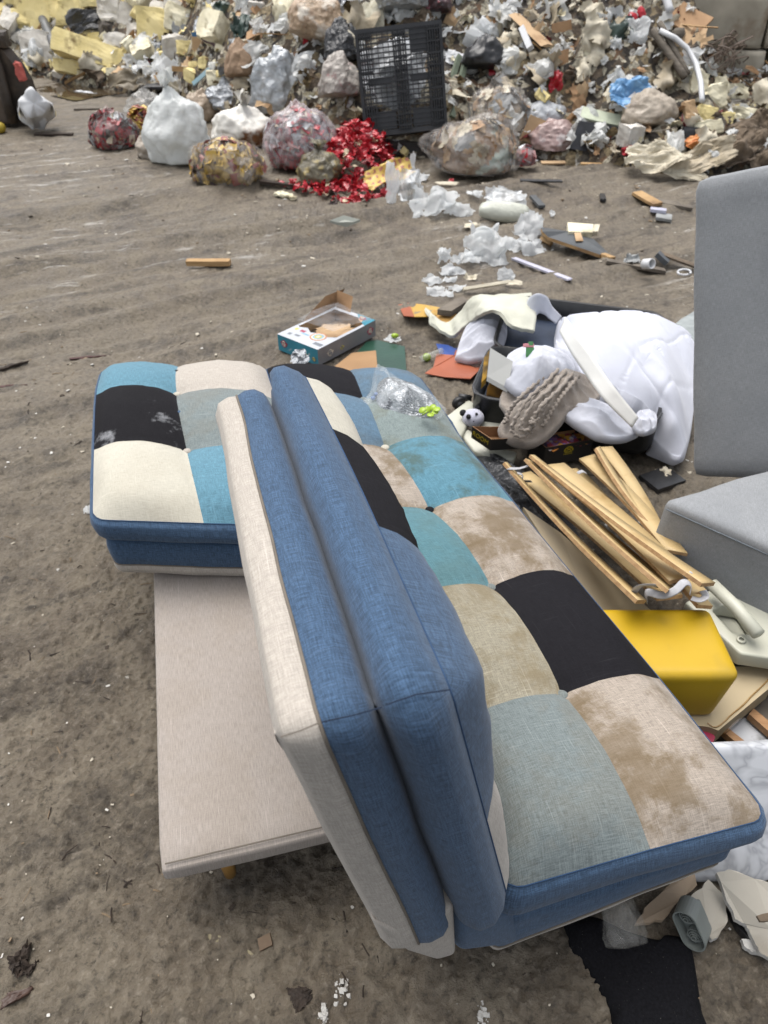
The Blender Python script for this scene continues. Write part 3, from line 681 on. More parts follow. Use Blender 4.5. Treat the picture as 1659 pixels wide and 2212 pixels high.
board(428, 79, 24, 18, M('blue_card', C('#3c6c96'), rough=.6), 'blue card standing on top of the cardboard square', roll=-8, pitch=-8, name='blue_card', cat='card')
board(412, 150, 80, 10, woodM, 'narrow timber board above the cream foam crumbs', roll=2, t=6, pitch=-10, name='timber_board', cat='timber')
board(450, 152, 88, 8, lblue, 'light blue foam strip rising to the right', roll=-36, t=6, pitch=-20, name='blue_strip', cat='foam strip')
board(28, 66, 96, 26, greyM, 'corrugated grey sheet sloping down behind the excavator bucket', roll=44, t=3, name='corrugated_sheet', cat='sheet')
board(12, 32, 40, 60, lilac, 'pale lilac sheet at the far left edge', roll=-30, name='lilac_sheet', cat='sheet')
board(28, 14, 66, 16, greyw, 'dark timber beam at the upper left corner', roll=50, t=14, name='timber_beam', cat='timber')
stick((98, 66), (135, 148), .055, M('grey_pipe', C('#5d5f60'), C('#4b4c4d'), sc=9, rough=.5), 'grey plastic pipe leaning on the rubble lump', 'drain_pipe', 'pipe', z0=.12, z1=.10, n=12)
sheet(198, 44, 120, 52, blkb, 'torn black plastic sheet draped below the yellow foam lump', 'black_sheet', 'plastic sheet', s=1, roll=-14, amp=.5)
sheet(228, 62, 52, 42, M('dark_gauze', C('#3a3632'), C('#514b44'), rough=.9, sc=30), 'dark fuzzy cloth scrap under the black plastic sheet', 'dark_rag', 'rag', s=2)
sheet(520, 58, 46, 62, green, 'dark green plastic tarpaulin scrap hanging above the brown fibre', 'green_tarpaulin', 'tarpaulin', s=3, amp=.4)
sheet(484, 14, 56, 36, green, 'dark green tarpaulin scrap at the top edge', 'green_tarpaulin', 'tarpaulin', s=4, amp=.5)
sheet(436, 56, 52, 42, foil, 'left sheet of bright crumpled foil above the cardboard square', 'foil_sheet', 'foil', s=5, amp=.6, n=12)
sheet(474, 66, 44, 40, foil, 'right sheet of bright crumpled foil above the cardboard square', 'foil_sheet', 'foil', s=6, amp=.5, n=10)
sheet(508, 94, 34, 42, foil, 'small silver foil scrap below the green tarpaulin', 'foil_sheet', 'foil', s=7, amp=.6, n=10)
sheet(330, 104, 44, 34, foil, 'small foil twist right of the standing cardboard sheet', 'foil_sheet', 'foil', s=8, amp=.7, n=12)
sheet(354, 118, 60, 22, purp, 'dull purple cloth strip behind the rounded foam lump', 'purple_rag', 'rag', s=9, roll=-20)
sheet(474, 94, 100, 22, M('plum_board', C('#5f4a4c'), C('#4d3b3d'), rough=.7), 'plum brown laminate strip slanting down to the right', 'laminate_strip', 'strip', s=10, roll=24, amp=.15)
sheet(284, 178, 104, 46, M('brown_tarpaulin', C('#756a55'), C('#5f5543'), sc=4, rough=.5, bump=.5, bs=12, bd=.02), 'folded brown tarpaulin lying at the edge of the puddle', 'brown_tarpaulin', 'tarpaulin', s=11, amp=.6, pitch=-50, smooth=True, ragged=.2)
sheet(340, 160, 66, 40, whP, 'crumpled white plastic above the black crate', 'white_sheet', 'plastic sheet', s=12, amp=.6)
sheet(318, 152, 30, 30, foamC, 'small whitish crumpled sheet beside the tarpaulin fold', 'pale_sheet', 'plastic sheet', s=13, amp=.6)
sheet(388, 186, 44, 34, plast, 'dusty white crumpled sheet right of the black crate', 'dusty_sheet', 'plastic sheet', s=14, amp=.7)
sheet(362, 84, 36, 24, brnf, 'tuft of brown fibre insulation right of the foil twist', 'fibre_tuft', 'insulation', s=15, amp=.8)
sheet(545, 118, 90, 50, whP, 'pale plastic sheet draped above the brown paper bundle', 'white_sheet', 'plastic sheet', s=16, roll=-30, amp=.5)
board(545, 30, 70, 10, card2, 'thin pale batten beside the green tarpaulin', roll=-6, t=5, name='timber_batten', cat='timber')
board(548, 48, 54, 26, M('brown_card_dark', C('#6b5341'), rough=.8), 'brown stained cardboard right of the green tarpaulin', name='cardboard_sheet', cat='cardboard', roll=5)
# upper middle
sheet(612, 26, 60, 90, foamC, 'cream paper sack hanging left of the taped parcel', 'paper_sack', 'sack', s=21, amp=.4, smooth=True)
sheet(706, 44, 100, 48, white, 'bright white paper sheet lying on the taped parcel', 'paper_sheet', 'paper', s=22, amp=.25, roll=10, n=9)
sheet(662, 40, 70, 22, red, 'red and white tape strip across the taped parcel', 'tape_strip', 'tape', s=23, roll=-38, amp=.2)
sheet(660, 80, 12, 52, red, 'short red tape strip hanging down the taped parcel', 'tape_strip', 'tape', s=24, roll=6, amp=.2)
sheet(718, 18, 66, 60, foil, 'silver film sack at the top left of the black pallet', 'silver_sack', 'sack', s=25, amp=.5, n=14)
heapobj('foil_bag', bagV(110, 80, 84, s=26, cr=.12), 866, 22, silv, 'large shiny silver sack resting above the black pallet', 'bag')
sheet(806, 32, 56, 90, M('white_fibre', C('#bdb9a9'), C('#a8a28d'), sc=60, rough=.95, bump=.8, bs=120), 'white fibre mat between the silver sacks', 'fibre_mat', 'insulation', s=27, amp=.2, smooth=True)
sheet(797, 46, 26, 20, M('bright_blue_tape', C('#4f8cc4'), rough=.5), 'bright blue scrap stuck on the white fibre mat', 'blue_scrap', 'scrap', s=28, amp=.1, n=10, lift=6)
heapobj('refuse_bag', bagV(70, 60, 60, s=29), 942, 26, M('dark_red_bag', C('#4a3033'), C('#2e2628'), sc=12, rough=.35, bump=.6, bs=22, bd=.02, c3=C('#9d5a60'), s3=24), 'dark bag with red contents at the top right of the black pallet', 'bag')
heapobj('paper_bundle', bagV(64, 50, 92, s=30, neck=.1, cr=.1), 520, 168, M('kraft_paper', C('#8a735c'), C('#735d48'), sc=5, rough=.75, bump=.5, bs=10, bd=.02), 'brown paper bundle in film left of the big silver bag', 'bundle')
o = heapobj('cardboard_parcel', bagV(126, 90, 108, s=37, neck=0, cr=.12, lump=.1), 678, 86, M('tan_parcel', C('#b39c82'), C('#927a62'), sc=7, rough=.35, bump=1, bs=15, bd=.04, c3=C('#c9c0b2'), s3=6, t3=(.5, .6)), 'crushed tan cardboard parcel with red tape', 'parcel', roll=16, smooth=True)
heapobj('black_bag', bagV(84, 70, 92, s=32, cr=.1), 738, 134, blkb, 'black bin bag with a yellow tie left of the pallet', 'bag')
heapobj('refuse_bag', bagV(88, 70, 108, s=33, cr=.1), 734, 210, M('whitish_bag', C('#a29c94'), C('#857d76'), sc=7, rough=.35, bump=.7, bs=14, bd=.02, c3=C('#8b4448'), s3=9, t3=(.6, .7)), 'whitish bag with red scraps directly left of the pallet', 'bag')
heapobj('refuse_bag', bagV(66, 60, 60, s=34), 752, 112, clothC, 'cream sack wedged between the tan parcel and the pallet', 'sack')
# bright bags in front of the heap: px centre, base y handled by the ground
def groundbag(px, pybase, w, h, mt, label, s=0, d=None, name='refuse_bag', cat='bag', tie=(0, 0, 1), neck=.06, cr=.12, yaw=0, group=None, smooth=True, lump=.25, parent=None):
    V, F = bagV(w, d or w * .75, h, s=s, tie=tie, neck=neck, cr=cr, lump=lump)
    p = hit(px, pybase); k = depth(p) / FPX * 1.0
    V = V.copy(); D = (d or w * .75) / 2 * .8
    W = (V * k) @ rot(0, 0, yaw).T + p + np.array([ray(px, pybase)[0], ray(px, pybase)[1], 0]) * (D * k)
    W[:, 2] -= W[:, 2].min(); W[:, 2] += float(T(W[:, 0].mean(), W[:, 1].mean())) * .4 - .01
    o = add(name, W, F, mt, label=label, cat=cat, smooth=smooth, group=group, parent=parent)
    if w > 90 and s % 3 != 2:
        tp = W[np.argmax(W[:, 2])]; kw = w * k
        for q in range(2):
            V, F = crumple(kw * .34, kw * .26, s=s + q, amp=.45, n=12, ragged=.3, curl=.5); V[:, 0] *= (.35 + .9 * np.clip(V[:, 2] / (kw * .13) * .5 + .5, 0, 1))
            add('tied_top', V @ rot(rng.uniform(-40, 10), rng.uniform(-35, 35), q * 80 + s * 20).T + tp + [0, 0, kw * .07], F, mt, parent=o, smooth=True)
    return o
groundbag(605, 240, 118, 150, silv, 'big crumpled silver white bag standing above the smaller foil bag', s=41, cr=.16, neck=.2)
groundbag(492, 248, 96, 70, foil, 'small crumpled foil bag left of the big silver white bag', s=42, cr=.15, neck=.3, name='foil_bag')
wbag = thin('white_bin_bag', C('#dadcda'), C('#cfd2d0'), sc=4, rough=.3, bump=.8, bs=16, bd=.02, tl=.3)
groundbag(322, 262, 100, 62, fA, 'clear film bag behind the red wrapper bag', s=43, name='film_bag')
groundbag(332, 345, 62, 60, M('dirty_cream_bag', C('#a79d90'), C('#8c8276'), sc=5, rough=.5, bump=.6, bs=15), 'small dirty cream bag tucked behind the big white bag', s=44)
stn = M('stained_white_bag', C('#dad7cf'), C('#c9c5bc'), sc=4, rough=.4, bump=.5, bs=9, bd=.02, c3=C('#6a4526'), s3=3.4, t3=(.56, .63))
groundbag(530, 325, 135, 95, stn, 'white bag with brown stains right of the big white bag', s=45, cr=.07)
groundbag(440, 268, 70, 74, M('tan_bag', C('#9c8b78'), C('#85745f'), sc=6, rough=.4, bump=.6, bs=12, bd=.02), 'tan film bag between the big white bag and the foil bag', s=48)
groundbag(392, 364, 150, 168, wbag, 'biggest clean white bin bag on the ground in front of the heap', s=46, cr=.12, neck=.12, lump=.2)
# bags of wrappers: a film over a mass of small printed pieces
def wrapperbag(px, pyb, w, h, mats, wts, label, s=0, n=420, size=.045, filmm=None, d=None, tie=(0, 0, 1), spill=0, core=None):
    d = d or w * .75; p = hit(px, pyb); k = depth(p) / FPX; c = p + np.array([ray(px, pyb)[0], ray(px, pyb)[1], 0]) * (d / 2 * .8 * k); c[2] = max(0, float(T(c[0], c[1])) * .3)
    root = empty('wrapper_bag', c, label, 'bag')
    V, F = bagV(w, d, h, s=s, tie=tie, cr=.05, neck=.05, sub=3, lump=.2); Vc = V * k * .90
    add('core', Vc * [1, 1, .98] + c, F, core or redd, parent=root, smooth=True)
    r = np.random.default_rng(s); nV, nF = bagV(w, d, h, s=s, tie=tie, cr=.05, neck=.05, sub=4, lump=.2); nV = nV * k
    mb = MB(); cen = np.array([0, 0, nV[:, 2].mean()])
    for i in r.integers(0, len(nV), n):
        q = nV[i]; nr = q - cen; nr = nr / (np.linalg.norm(nr) + 1e-9); x, y, z = frame(np.cross(nr, r.normal(size=3)), nr + r.normal(size=3) * .45)
        a_, b2 = size * r.uniform(.5, 1), size * r.uniform(.3, .8)
        pt = cen + (q - cen) * r.uniform(.90, .99) + c
        quad = np.array([pt - x * a_ - y * b2, pt + x * a_ * .9 - y * b2 * 1.1, pt + x * a_ + y * b2, pt - x * a_ * 1.1 + y * b2 * .9, pt + nr * size * .25 * r.uniform(-1, 1)])
        mt = int(r.choice(len(mats), p=wts))
        mb.a(quad, [[0, 1, 4], [1, 2, 4], [2, 3, 4], [3, 0, 4]], mt)
    V, F = mb.out(); V = V.copy(); V[:, 2] = np.maximum(V[:, 2], c[2] + .004)
    add('printed_wrappers', V, F, mats, parent=root, mi=mb.M, kind='stuff')
    if filmm:
        V, F = bagV(w * 1.05, d * 1.05, h * 1.05, s=s, tie=tie, cr=.07, neck=.07, lump=.2); add('clear_film', V * k + c, F, filmm, parent=root, smooth=True)
    return root
cream_l = M('cream_label', C('#c7b79a'), rough=.5, bump=.1); drk = M('dark_label', C('#3c2f2c'), rough=.5, bump=.1)
fB = film('thin_film', C('#c9c4c0'), .04, .10, .40); fP = film('misted_film', C('#d0c8ca'), .14, .2, .6)
wrapperbag(252, 326, 108, 92, [red, redd, drk, cream_l, silv], [.3, .28, .22, .08, .12], 'dark red bag of crisp wrappers at the left end of the bag row', s=51, filmm=fB)
wrapperbag(312, 300, 62, 70, [labY, labR, drk], [.6, .3, .1], 'upright bundle of yellow and maroon labels beside the dark red bag', s=52, n=160, size=.06, core=gold)
wrapperbag(655, 378, 160, 146, [red, pink, silv, redd, cream_l], [.24, .24, .24, .18, .10], 'round pinkish bag of red wrappers in misted film', s=53, filmm=fP, n=520)
o = wrapperbag(497, 402, 172, 106, [labY, labR, gold, drk, cream_l], [.34, .2, .34, .06, .06], 'golden bag of square printed labels nearest the camera', s=54, filmm=fB, n=420, size=.05, core=gold)
groundbag(694, 402, 108, 70, M('olive_bag', C('#5d5744'), C('#494333'), sc=10, rough=.3, bump=.8, bs=14, bd=.03, c3=C('#8a7a48'), s3=14), 'olive brown bag that red wrappers spill out of', s=55)
# spilled red wrappers
def spill(pxs, label, n, sz, hh, mats, wts, s=0, name='wrapper_pile', cat='wrappers'):
    r = np.random.default_rng(s); mb = MB(); 
    poly = np.array([hit(*p)[:2] for p in pxs]); cx, cy = poly.mean(0); k_ = 0
    while k_ < n:
        a_, b2 = r.integers(0, len(poly)), r.random() ** .5
        t = r.random(); e_ = poly[a_] * (1 - t) + poly[(a_ + 1) % len(poly)] * t; q = np.array([cx, cy]) * (1 - b2) + e_ * b2
        z0 = float(G(q[0], q[1])) + hh * (1 - b2 ** 2.5) ** .6 * r.uniform(.3, 1)
        c_ = crumple(1, .8, s=int(r.integers(0, 40)), amp=.35, n=7, ragged=.0)
        V = xf(c_[0], rot(r.uniform(-90, 90), r.uniform(-40, 40), r.uniform(0, 360)), (q[0], q[1], z0 + sz * .3), (sz * r.uniform(.6, 1.3),) * 3)
        V[:, 2] = np.maximum(V[:, 2], float(G(q[0], q[1])) + .003)
        mb.a(V, c_[1], int(r.choice(len(mats), p=wts))); k_ += 1
    return mb.add(name, mats, label=label, cat=cat, kind='stuff')
redb = M('bright_red_wrapper', C('#b3202c'), C('#951824'), sc=9, rough=.3, bump=.4, bs=40)
spill([(690, 350), (740, 300), (800, 292), (850, 330), (840, 372), (770, 400), (700, 385)], 'heap of bright red crisp packets spilling beside the pallet', 340, .085, .30, [redb, redd, cream_l, red], [.62, .1, .06, .22], s=61)
spill([(590, 398), (680, 400), (780, 402), (850, 400), (815, 448), (760, 440), (660, 425)], 'trail of flattened red packets on the mud', 110, .075, .03, [redb, red, cream_l, drk], [.6, .25, .07, .08], s=62)
# label film beside the packets
def labelfilm():
    V, F = crumple(120, 56, s=63, amp=.35, n=28, ragged=.15, curl=.5)
    mi = []
    for f in F:
        c_ = V[f].mean(0); a_, b2 = (c_[0] / 15) % 1, (c_[2] / 13) % 1
        mi.append(1 if (.28 < a_ < .72 and .25 < b2 < .75) else 0)
    return (V, F), mi
g_, mi = labelfilm()
heapobj('label_sheet', g_, 838, 392, [labY, M('dull_red_print', C('#a8715c'), rough=.5)], 'sheet of yellow printed labels curled in front of the red packets', 'label sheet', pitch=-55, roll=-24, mi=mi, smooth=True, fwd=.6)
# big film bags of cardboard right of the pallet
brown_c = M('packed_cardboard', C('#8f7a63'), C('#6b5847'), sc=6, rough=.4, bump=.6, bs=9, bd=.03, c3=C('#9ba69c'), s3=4, t3=(.54, .6), coat=.3)
brown_d = M('packed_paper', C('#a3927c'), C('#83705a'), sc=6, rough=.4, bump=.6, bs=9, bd=.03, c3=C('#bab0a0'), s3=5, t3=(.5, .6), coat=.3)
def filledbag(px, pyb, w, h, mt, label, s, fm=fB, tie=(0, 0, 1), d=None, mats=None):
    d = d or w * .7; V, F = bagV(w, d, h, s=s, tie=tie, cr=.10, neck=.1, lump=.22); p = hit(px, pyb); k = depth(p) / FPX; c = p + np.array([ray(px, pyb)[0], ray(px, pyb)[1], 0]) * (d * .4 * k); c[2] = max(0, float(T(c[0], c[1])) * .35)
    root = empty('film_bag', c, label, 'bag'); add('core', V * k * .86 + c, F, mt, parent=root, smooth=True)
    r = np.random.default_rng(s); nV = V * k; cen = np.array([0, 0, nV[:, 2].mean()]); mb = MB(); mats = mats or [card, card2, clothB, greyM, clothC]
    for i in r.integers(0, len(nV), 70):
        q = nV[i]; nr = q - cen; nr = nr / np.linalg.norm(nr); x, y, z = frame(np.cross(nr, r.normal(size=3)), nr + r.normal(size=3) * .25)
        sv, sf = crumple(1, .7, s=int(r.integers(0, 50)), amp=.18, n=8, ragged=.05); sv = sv * r.uniform(.10, .22)
        W = sv[:, :1] * x + sv[:, 2:] * y + sv[:, 1:2] * z + cen + (q - cen) * r.uniform(.84, .93) + c; W[:, 2] = np.maximum(W[:, 2], c[2] + .004); mb.a(W, sf, int(r.integers(0, len(mats))))
    mb.add('packed_contents', mats, parent=root, kind='stuff')
    V, F = bagV(w * 1.06, d * 1.06, h * 1.06, s=s, tie=tie, cr=.15, neck=.15, lump=.22); add('clear_film', V * k + c, F, fm, parent=root, smooth=True); return root
filledbag(1070, 305, 138, 130, brown_d, 'upper film bag packed with folded cardboard right of the pallet', 71)
filledbag(1022, 398, 194, 134, brown_c, 'large clear bag of brown cardboard and grey cloth on the mud', 72, tie=(-1, .1, .1))
groundbag(1168, 290, 112, 74, M('silver_white_bag', C('#adb0b3'), C('#9a9da1'), sc=30, rough=.35, bump=.9, bs=40, bd=.01), 'silver speckled white bag right of the upper film bag', s=73)
groundbag(1192, 340, 104, 72, M('rosy_bag', C('#a08b86'), C('#856b68'), sc=9, rough=.3, bump=.7, bs=14, bd=.02, c3=C('#b8b2b0'), s3=8), 'rosy film bag lying below the silver speckled bag', s=74, tie=(1, 0, .1))
wrapperbag(1130, 370, 46, 50, [pink, red, silv], [.5, .3, .2], 'little bag of pink and red scraps below the folded carton', s=75, n=90, size=.04, filmm=fP)
board(1152, 305, 48, 62, card2, 'folded pale carton standing between two film bags', roll=20, t=5, pitch=-12, name='folded_carton', cat='carton', lift=6)
wrapperbag(985, 125, 72, 66, [pink, red, silv, cream_l], [.4, .2, .2, .2], 'misted bag of red wrappers right of the pallet top', s=76, n=150, size=.05, filmm=fP)
heapobj('black_bag', bagV(92, 76, 78, s=77, cr=.05), 1046, 148, blk, 'smooth black bin bag with a red scrap on it', 'bag', smooth=True)
sheet(1062, 172, 18, 16, red, 'small red scrap on the smooth black bag', 'red_scrap', 'scrap', s=78, lift=14, n=8)
sheet(984, 132, 54, 34, white, 'white film flap beside the smooth black bag', 'white_film', 'plastic sheet', s=79, lift=8)
# ------------------------------------------------------------------ black plastic pallet propped on the bags
pa, pb = UD(775, 70, 6.55), UD(950, 52, 6.55); pc = UD(790, 292, 6.05)
p0 = hit(785, 318); 
dz0 = depth(p0)
k = 6.1 / FPX
ex = np.array([1, .02, .10]); ex /= np.linalg.norm(ex); ez = np.array([-.075, .30, 1.0]); ez /= np.linalg.norm(ez); ez = ez - ex * np.dot(ex, ez); ez /= np.linalg.norm(ez); ey = np.cross(ez, ex)
PO = UD(788, 298, 6.05); PW, PH, PT = 178 * k, 196 * k, .15
pal = empty('plastic_pallet', [PO[0] + .35, PO[1] + .1, max(0, PO[2])], 'black plastic grid pallet leaning upright against the bags', 'pallet')
def pbar(mb, x0, x1, z0, z1, y0=0, y1=.02):
    V, F = box(x1 - x0, y1 - y0, z1 - z0); V = V + [(x0 + x1) / 2, (y0 + y1) / 2, (z0 + z1) / 2]; mb.a(V @ np.stack([ex, ey, ez]) + PO, F)
mb = MB()
for x0, x1 in ((0, .03), (PW - .03, PW)): pbar(mb, x0, x1, 0, PH, 0, PT)
for z0, z1 in ((0, .03), (PH - .03, PH)): pbar(mb, 0.03, PW - .03, z0, z1, 0, PT)
mb.add('outer_rim', blk, parent=pal)
mb = MB()
for i in range(1, 22):
    z = PH * i / 22; pbar(mb, .03, PW - .03, z - .0042, z + .0042, .005, .03)
for i in range(1, 16):
    x = PW * i / 16; pbar(mb, x - .0028, x + .0028, .03, PH - .03, .008, .028)
mb.add('deck_grid', blk, parent=pal)
for cx_ in (.02, .5, .98):
    mb = MB(); c_ = .06 + cx_ * (PW - .12)
    for dx_ in (-.05, -.03, -.01, .01, .03, .05): pbar(mb, c_ + dx_ - .004, c_ + dx_ + .004, .03, PH - .03, -.03, PT)
    for zz_ in np.linspace(.06, PH - .06, 9): pbar(mb, c_ - .055, c_ + .055, zz_ - .005, zz_ + .005, -.03, .02)
    mb.add('runner', blk, parent=pal)
for a_, b2, c_, d_ in ((.1, .38, .48, .54), (.6, .9, .48, .54), (.1, .4, .06, .22), (.6, .92, .06, .22), (.62, .92, .74, .96)):
    mb = MB(); pbar(mb, a_ * PW, b2 * PW, c_ * PH, d_ * PH, .012, .024); mb.add('solid_web', blk, parent=pal)
V, F = crumple(PW * .78, PH * .62, s=81, amp=.16, n=34, ragged=.15)
add('silver_sheeting', V[:, :1] * ex + V[:, 1:2] * ey + V[:, 2:] * ez + PO + ex * PW * .42 + ez * PH * .62 + ey * .24, F, M('bright_silver', C('#e2e5e8'), C('#cfd2d5'), sc=9, rough=.4, bump=.8, bs=24, bd=.02, met=.1), label='crumpled silver sheeting seen through the black pallet grid', cat='sheeting')
# grey beam, black board standing in for the dark gap below the pallet
mb = MB()
V, F = rbox(150 * k, .09, .07, .01); add('grey_beam', V @ rot(0, 1, -3).T + hit(880, 345) + [0, .25, .08], F, M('grey_green_paint', C('#4f574f'), C('#434a43'), rough=.6), label='grey green painted beam lying below the pallet', cat='beam')
board(858, 318, 96, 26, blk, 'black board put in as the dark gap under the pallet', name='black_slab', cat='tray', roll=4, t=20, pitch=0)
stick((990, 150), (955, 250), .03, M('sage_strut', C('#66705f'), rough=.6), 'sage green metal strut right of the pallet', 'metal_strut', 'strut', z0=.1, n=4)
stick((1004, 160), (975, 262), .03, MC['sage_strut'], 'second sage strut leaning right of the first beside the film bag', 'metal_strut', 'strut', z0=.1, n=4)
# ------------------------------------------------------------------ right side of the heap
stick((1108, 66), (1178, 128), .07, card2, 'long cardboard strip slanting down at the top right of centre', 'cardboard_strip', 'cardboard', z0=.12, z1=.1, n=4, flat=.2)
stick((1124, 96), (1142, 140), .035, white, 'short white plastic profile beside the long cardboard strip', 'plastic_profile', 'profile', z0=.12, z1=.12, n=4)
board(1215, 76, 42, 50, card, 'upright brown cardboard flap with a pointed top', roll=-12, pitch=-10, name='cardboard_flap', cat='cardboard')
board(1222, 112, 62, 30, card, 'curled brown cardboard piece under the pointed flap', roll=-6, name='cardboard_flap', cat='cardboard')
board(1204, 140, 48, 48, card, 'square brown cardboard piece above the red scrap', roll=-14, name='cardboard_flap', cat='cardboard', pitch=-15)
sheet(1200, 172, 40, 44, red, 'dull red cloth scrap below the square cardboard piece', 'red_rag', 'rag', s=91, amp=.5)
sheet(1290, 96, 80, 96, clothC, 'cream shirt like cloth hanging down the heap', 'cream_cloth', 'cloth', s=92, amp=.4, smooth=True, ragged=.25, n=30)
board(1296, 56, 34, 44, whP, 'stiff pale card standing above the cream cloth', roll=12, pitch=-8, name='pale_card', cat='card')
sheet(1262, 152, 40, 56, clothC, 'small cream sack below the cream cloth', 'cream_sack', 'sack', s=93, amp=.5, smooth=True)
sheet(1338, 66, 62, 62, green, 'dark green plastic sack beside the red capped bottle', 'green_sack', 'sack', s=94, amp=.6, smooth=True)
sheet(1328, 34, 50, 54, whT, 'white net bag above the dark green sack', 'net_bag', 'bag', s=95, amp=.6)
sheet(1376, 66, 56, 60, whT, 'crumpled white tissue bag right of the dark green sack', 'tissue_bag', 'bag', s=96, amp=.7)
foam(1364, 50, 18, 16, redb, 'round bright red bauble above the tissue bag', s=97, rd=.9, name='red_bauble', cat='bauble', lift=10)
foam(1383, 42, 14, 20, redb, 'oblong bright red bauble to the right of the round one', s=98, rd=.9, name='red_bauble', cat='bauble', lift=12, roll=-20)
stick((1420, 8), (1440, 62), .035, white, 'white curved plastic hook hanging from the top', 'plastic_hook', 'hook', z0=.15, z1=.12)
sheet(1436, 56, 40, 54, whP, 'smooth white plastic flap under the hook', 'plastic_flap', 'plastic sheet', s=99, amp=.15, smooth=True, n=14)
board(1490, 40, 74, 60, card, 'open brown carton lid at the top right', roll=34, t=6, name='carton_lid', cat='carton')
board(1492, 80, 58, 60, card2, 'inside face of the open brown carton', roll=14, t=4, name='carton_lid', cat='carton')
stick((1450, 128), (1530, 92), .05, greyw, 'pale grey stick pointing up to the wall', 'wood_stick', 'stick', z0=.18, z1=.2)
stick((1400, 112), (1470, 208), .03, greyw, 'long grey lath slanting down the heap', 'wood_lath', 'lath', z0=.16, z1=.14)
stick((1412, 108), (1478, 196), .025, greyw, 'second grey lath lying beside the long one', 'wood_lath', 'lath', z0=.20, z1=.12)
cp = [hit(*q) + [0, -.05, .16] for q in ((1412, 112), (1444, 128), (1470, 150), (1488, 182), (1498, 222), (1500, 262))]
V, F = tube(cp, .022, 7); add('white_hose', V, F, white, label='white plastic hose curving down over the heap', cat='hose', smooth=True)
board(1460, 130, 46, 52, card2, 'pale board standing behind the white cord', roll=20, name='pale_board', cat='board')
sheet(1474, 152, 40, 54, foamC, 'cream padded cloth beside the pale board', 'padded_cloth', 'cloth', s=101, amp=.5, smooth=True)
sheet(1374, 214, 132, 74, blueb, 'bright blue plastic bag lying open on the heap', 'blue_bag', 'bag', s=102, amp=.55, n=34, ragged=.2, roll=14, lift=8)
sheet(1322, 218, 40, 52, clothC, 'cream rag draped over the left end of the blue bag', 'cream_rag', 'rag', s=103, amp=.5, lift=10)
board(1306, 264, 104, 30, M('pale_green_board', C('#b5bca6'), C('#a6ac97'), rough=.6), 'pale green white board lying above a dark hollow', roll=16, t=4, pitch=-58, name='pale_board', cat='board', lift=10)
board(1300, 300, 120, 56, M('charcoal_panel', C('#33343a'), C('#28292c'), rough=.6), 'charcoal panel in the hollow under the pale green board', roll=8, pitch=-22, name='charcoal_slab', cat='slab')
heapobj('fabric_bag', bagV(116, 80, 90, s=104, cr=.1, tie=(-1, 0, .2)), 1400, 276, M('beige_film_bag', C('#a69b8c'), C('#85796a'), sc=6, rough=.4, bump=.7, bs=12, bd=.03, c3=C('#5b5148'), s3=5), 'crumpled beige film bag below the blue bag', 'bag', smooth=True)
stick((1340, 262), (1372, 240), .03, white, 'short white strip beside the beige film bag', 'plastic_strip', 'strip', z0=.12, z1=.15, n=4)
sheet(1458, 316, 44, 80, whP, 'white plastic ribbon hanging right of the beige film bag', 'plastic_ribbon', 'plastic sheet', s=105, amp=.5)
sheet(1500, 308, 52, 34, orange, 'orange printed packet near the brown fabric', 'printed_packet', 'packet', s=106, amp=.5)
foam(1494, 288, 44, 24, blk, 'black rubber lump above the orange packet', s=107, name='rubber_lump', cat='lump')
for i, (x_, y_, w_, h_, mt_, lb_) in enumerate([
    (1540, 212, 60, 44, foamC, 'large cream foam lump at the foot of the wall'), (1506, 182, 36, 40, foamC, 'upright cream foam piece left of the large foam lump'),
    (1586, 205, 48, 40, foamC, 'cream foam piece under the concrete wall'), (1524, 246, 42, 28, foamY, 'yellow foam chip below the large foam lump'),
    (1568, 256, 30, 22, foamY, 'small yellow foam cube right of the yellow chip'), (1612, 250, 66, 30, foamC, 'cream foam rubble at the right edge under the wall'),
    (1648, 262, 34, 26, plast, 'white foam crumb at the right edge'), (1592, 232, 76, 10, foamY, 'thin yellow foam strip pointing right'),
    (1556, 186, 28, 34, foamC, 'cream foam wedge leaning between two lumps'), (1530, 276, 56, 26, foamC, 'dirty cream foam slab above the brown fabric'),
    (1490, 240, 26, 40, card2, 'pale carton corner left of the yellow foam chip')]):
    foam(x_, y_, w_, h_, mt_, lb_, s=110 + i, roll=(i * 37 % 40) - 20, rough=.13)
mb = MB()
for i in range(34):
    r_ = np.random.default_rng(i); a_ = hit(1540, 150) + [r_.uniform(-.2, .1), -.1, r_.uniform(0, .2)]; e_ = hit(1566 + r_.uniform(-26, 20), 168 + r_.uniform(-40, 20)) + [.05, -.12, r_.uniform(.05, .3)]
    t = np.linspace(0, 1, 7)[:, None]; P = a_ + (e_ - a_) * t + np.sin(t * math.pi) * r_.normal(size=3) * .09
    V, F = tube(P, .006, 4); mb.a(V, F)
mb.add('wire_tangle', M('rusty_wire', C('#5c4e43'), rough=.7), label='tangle of thin rusty wires sticking out by the wall', cat='wire')
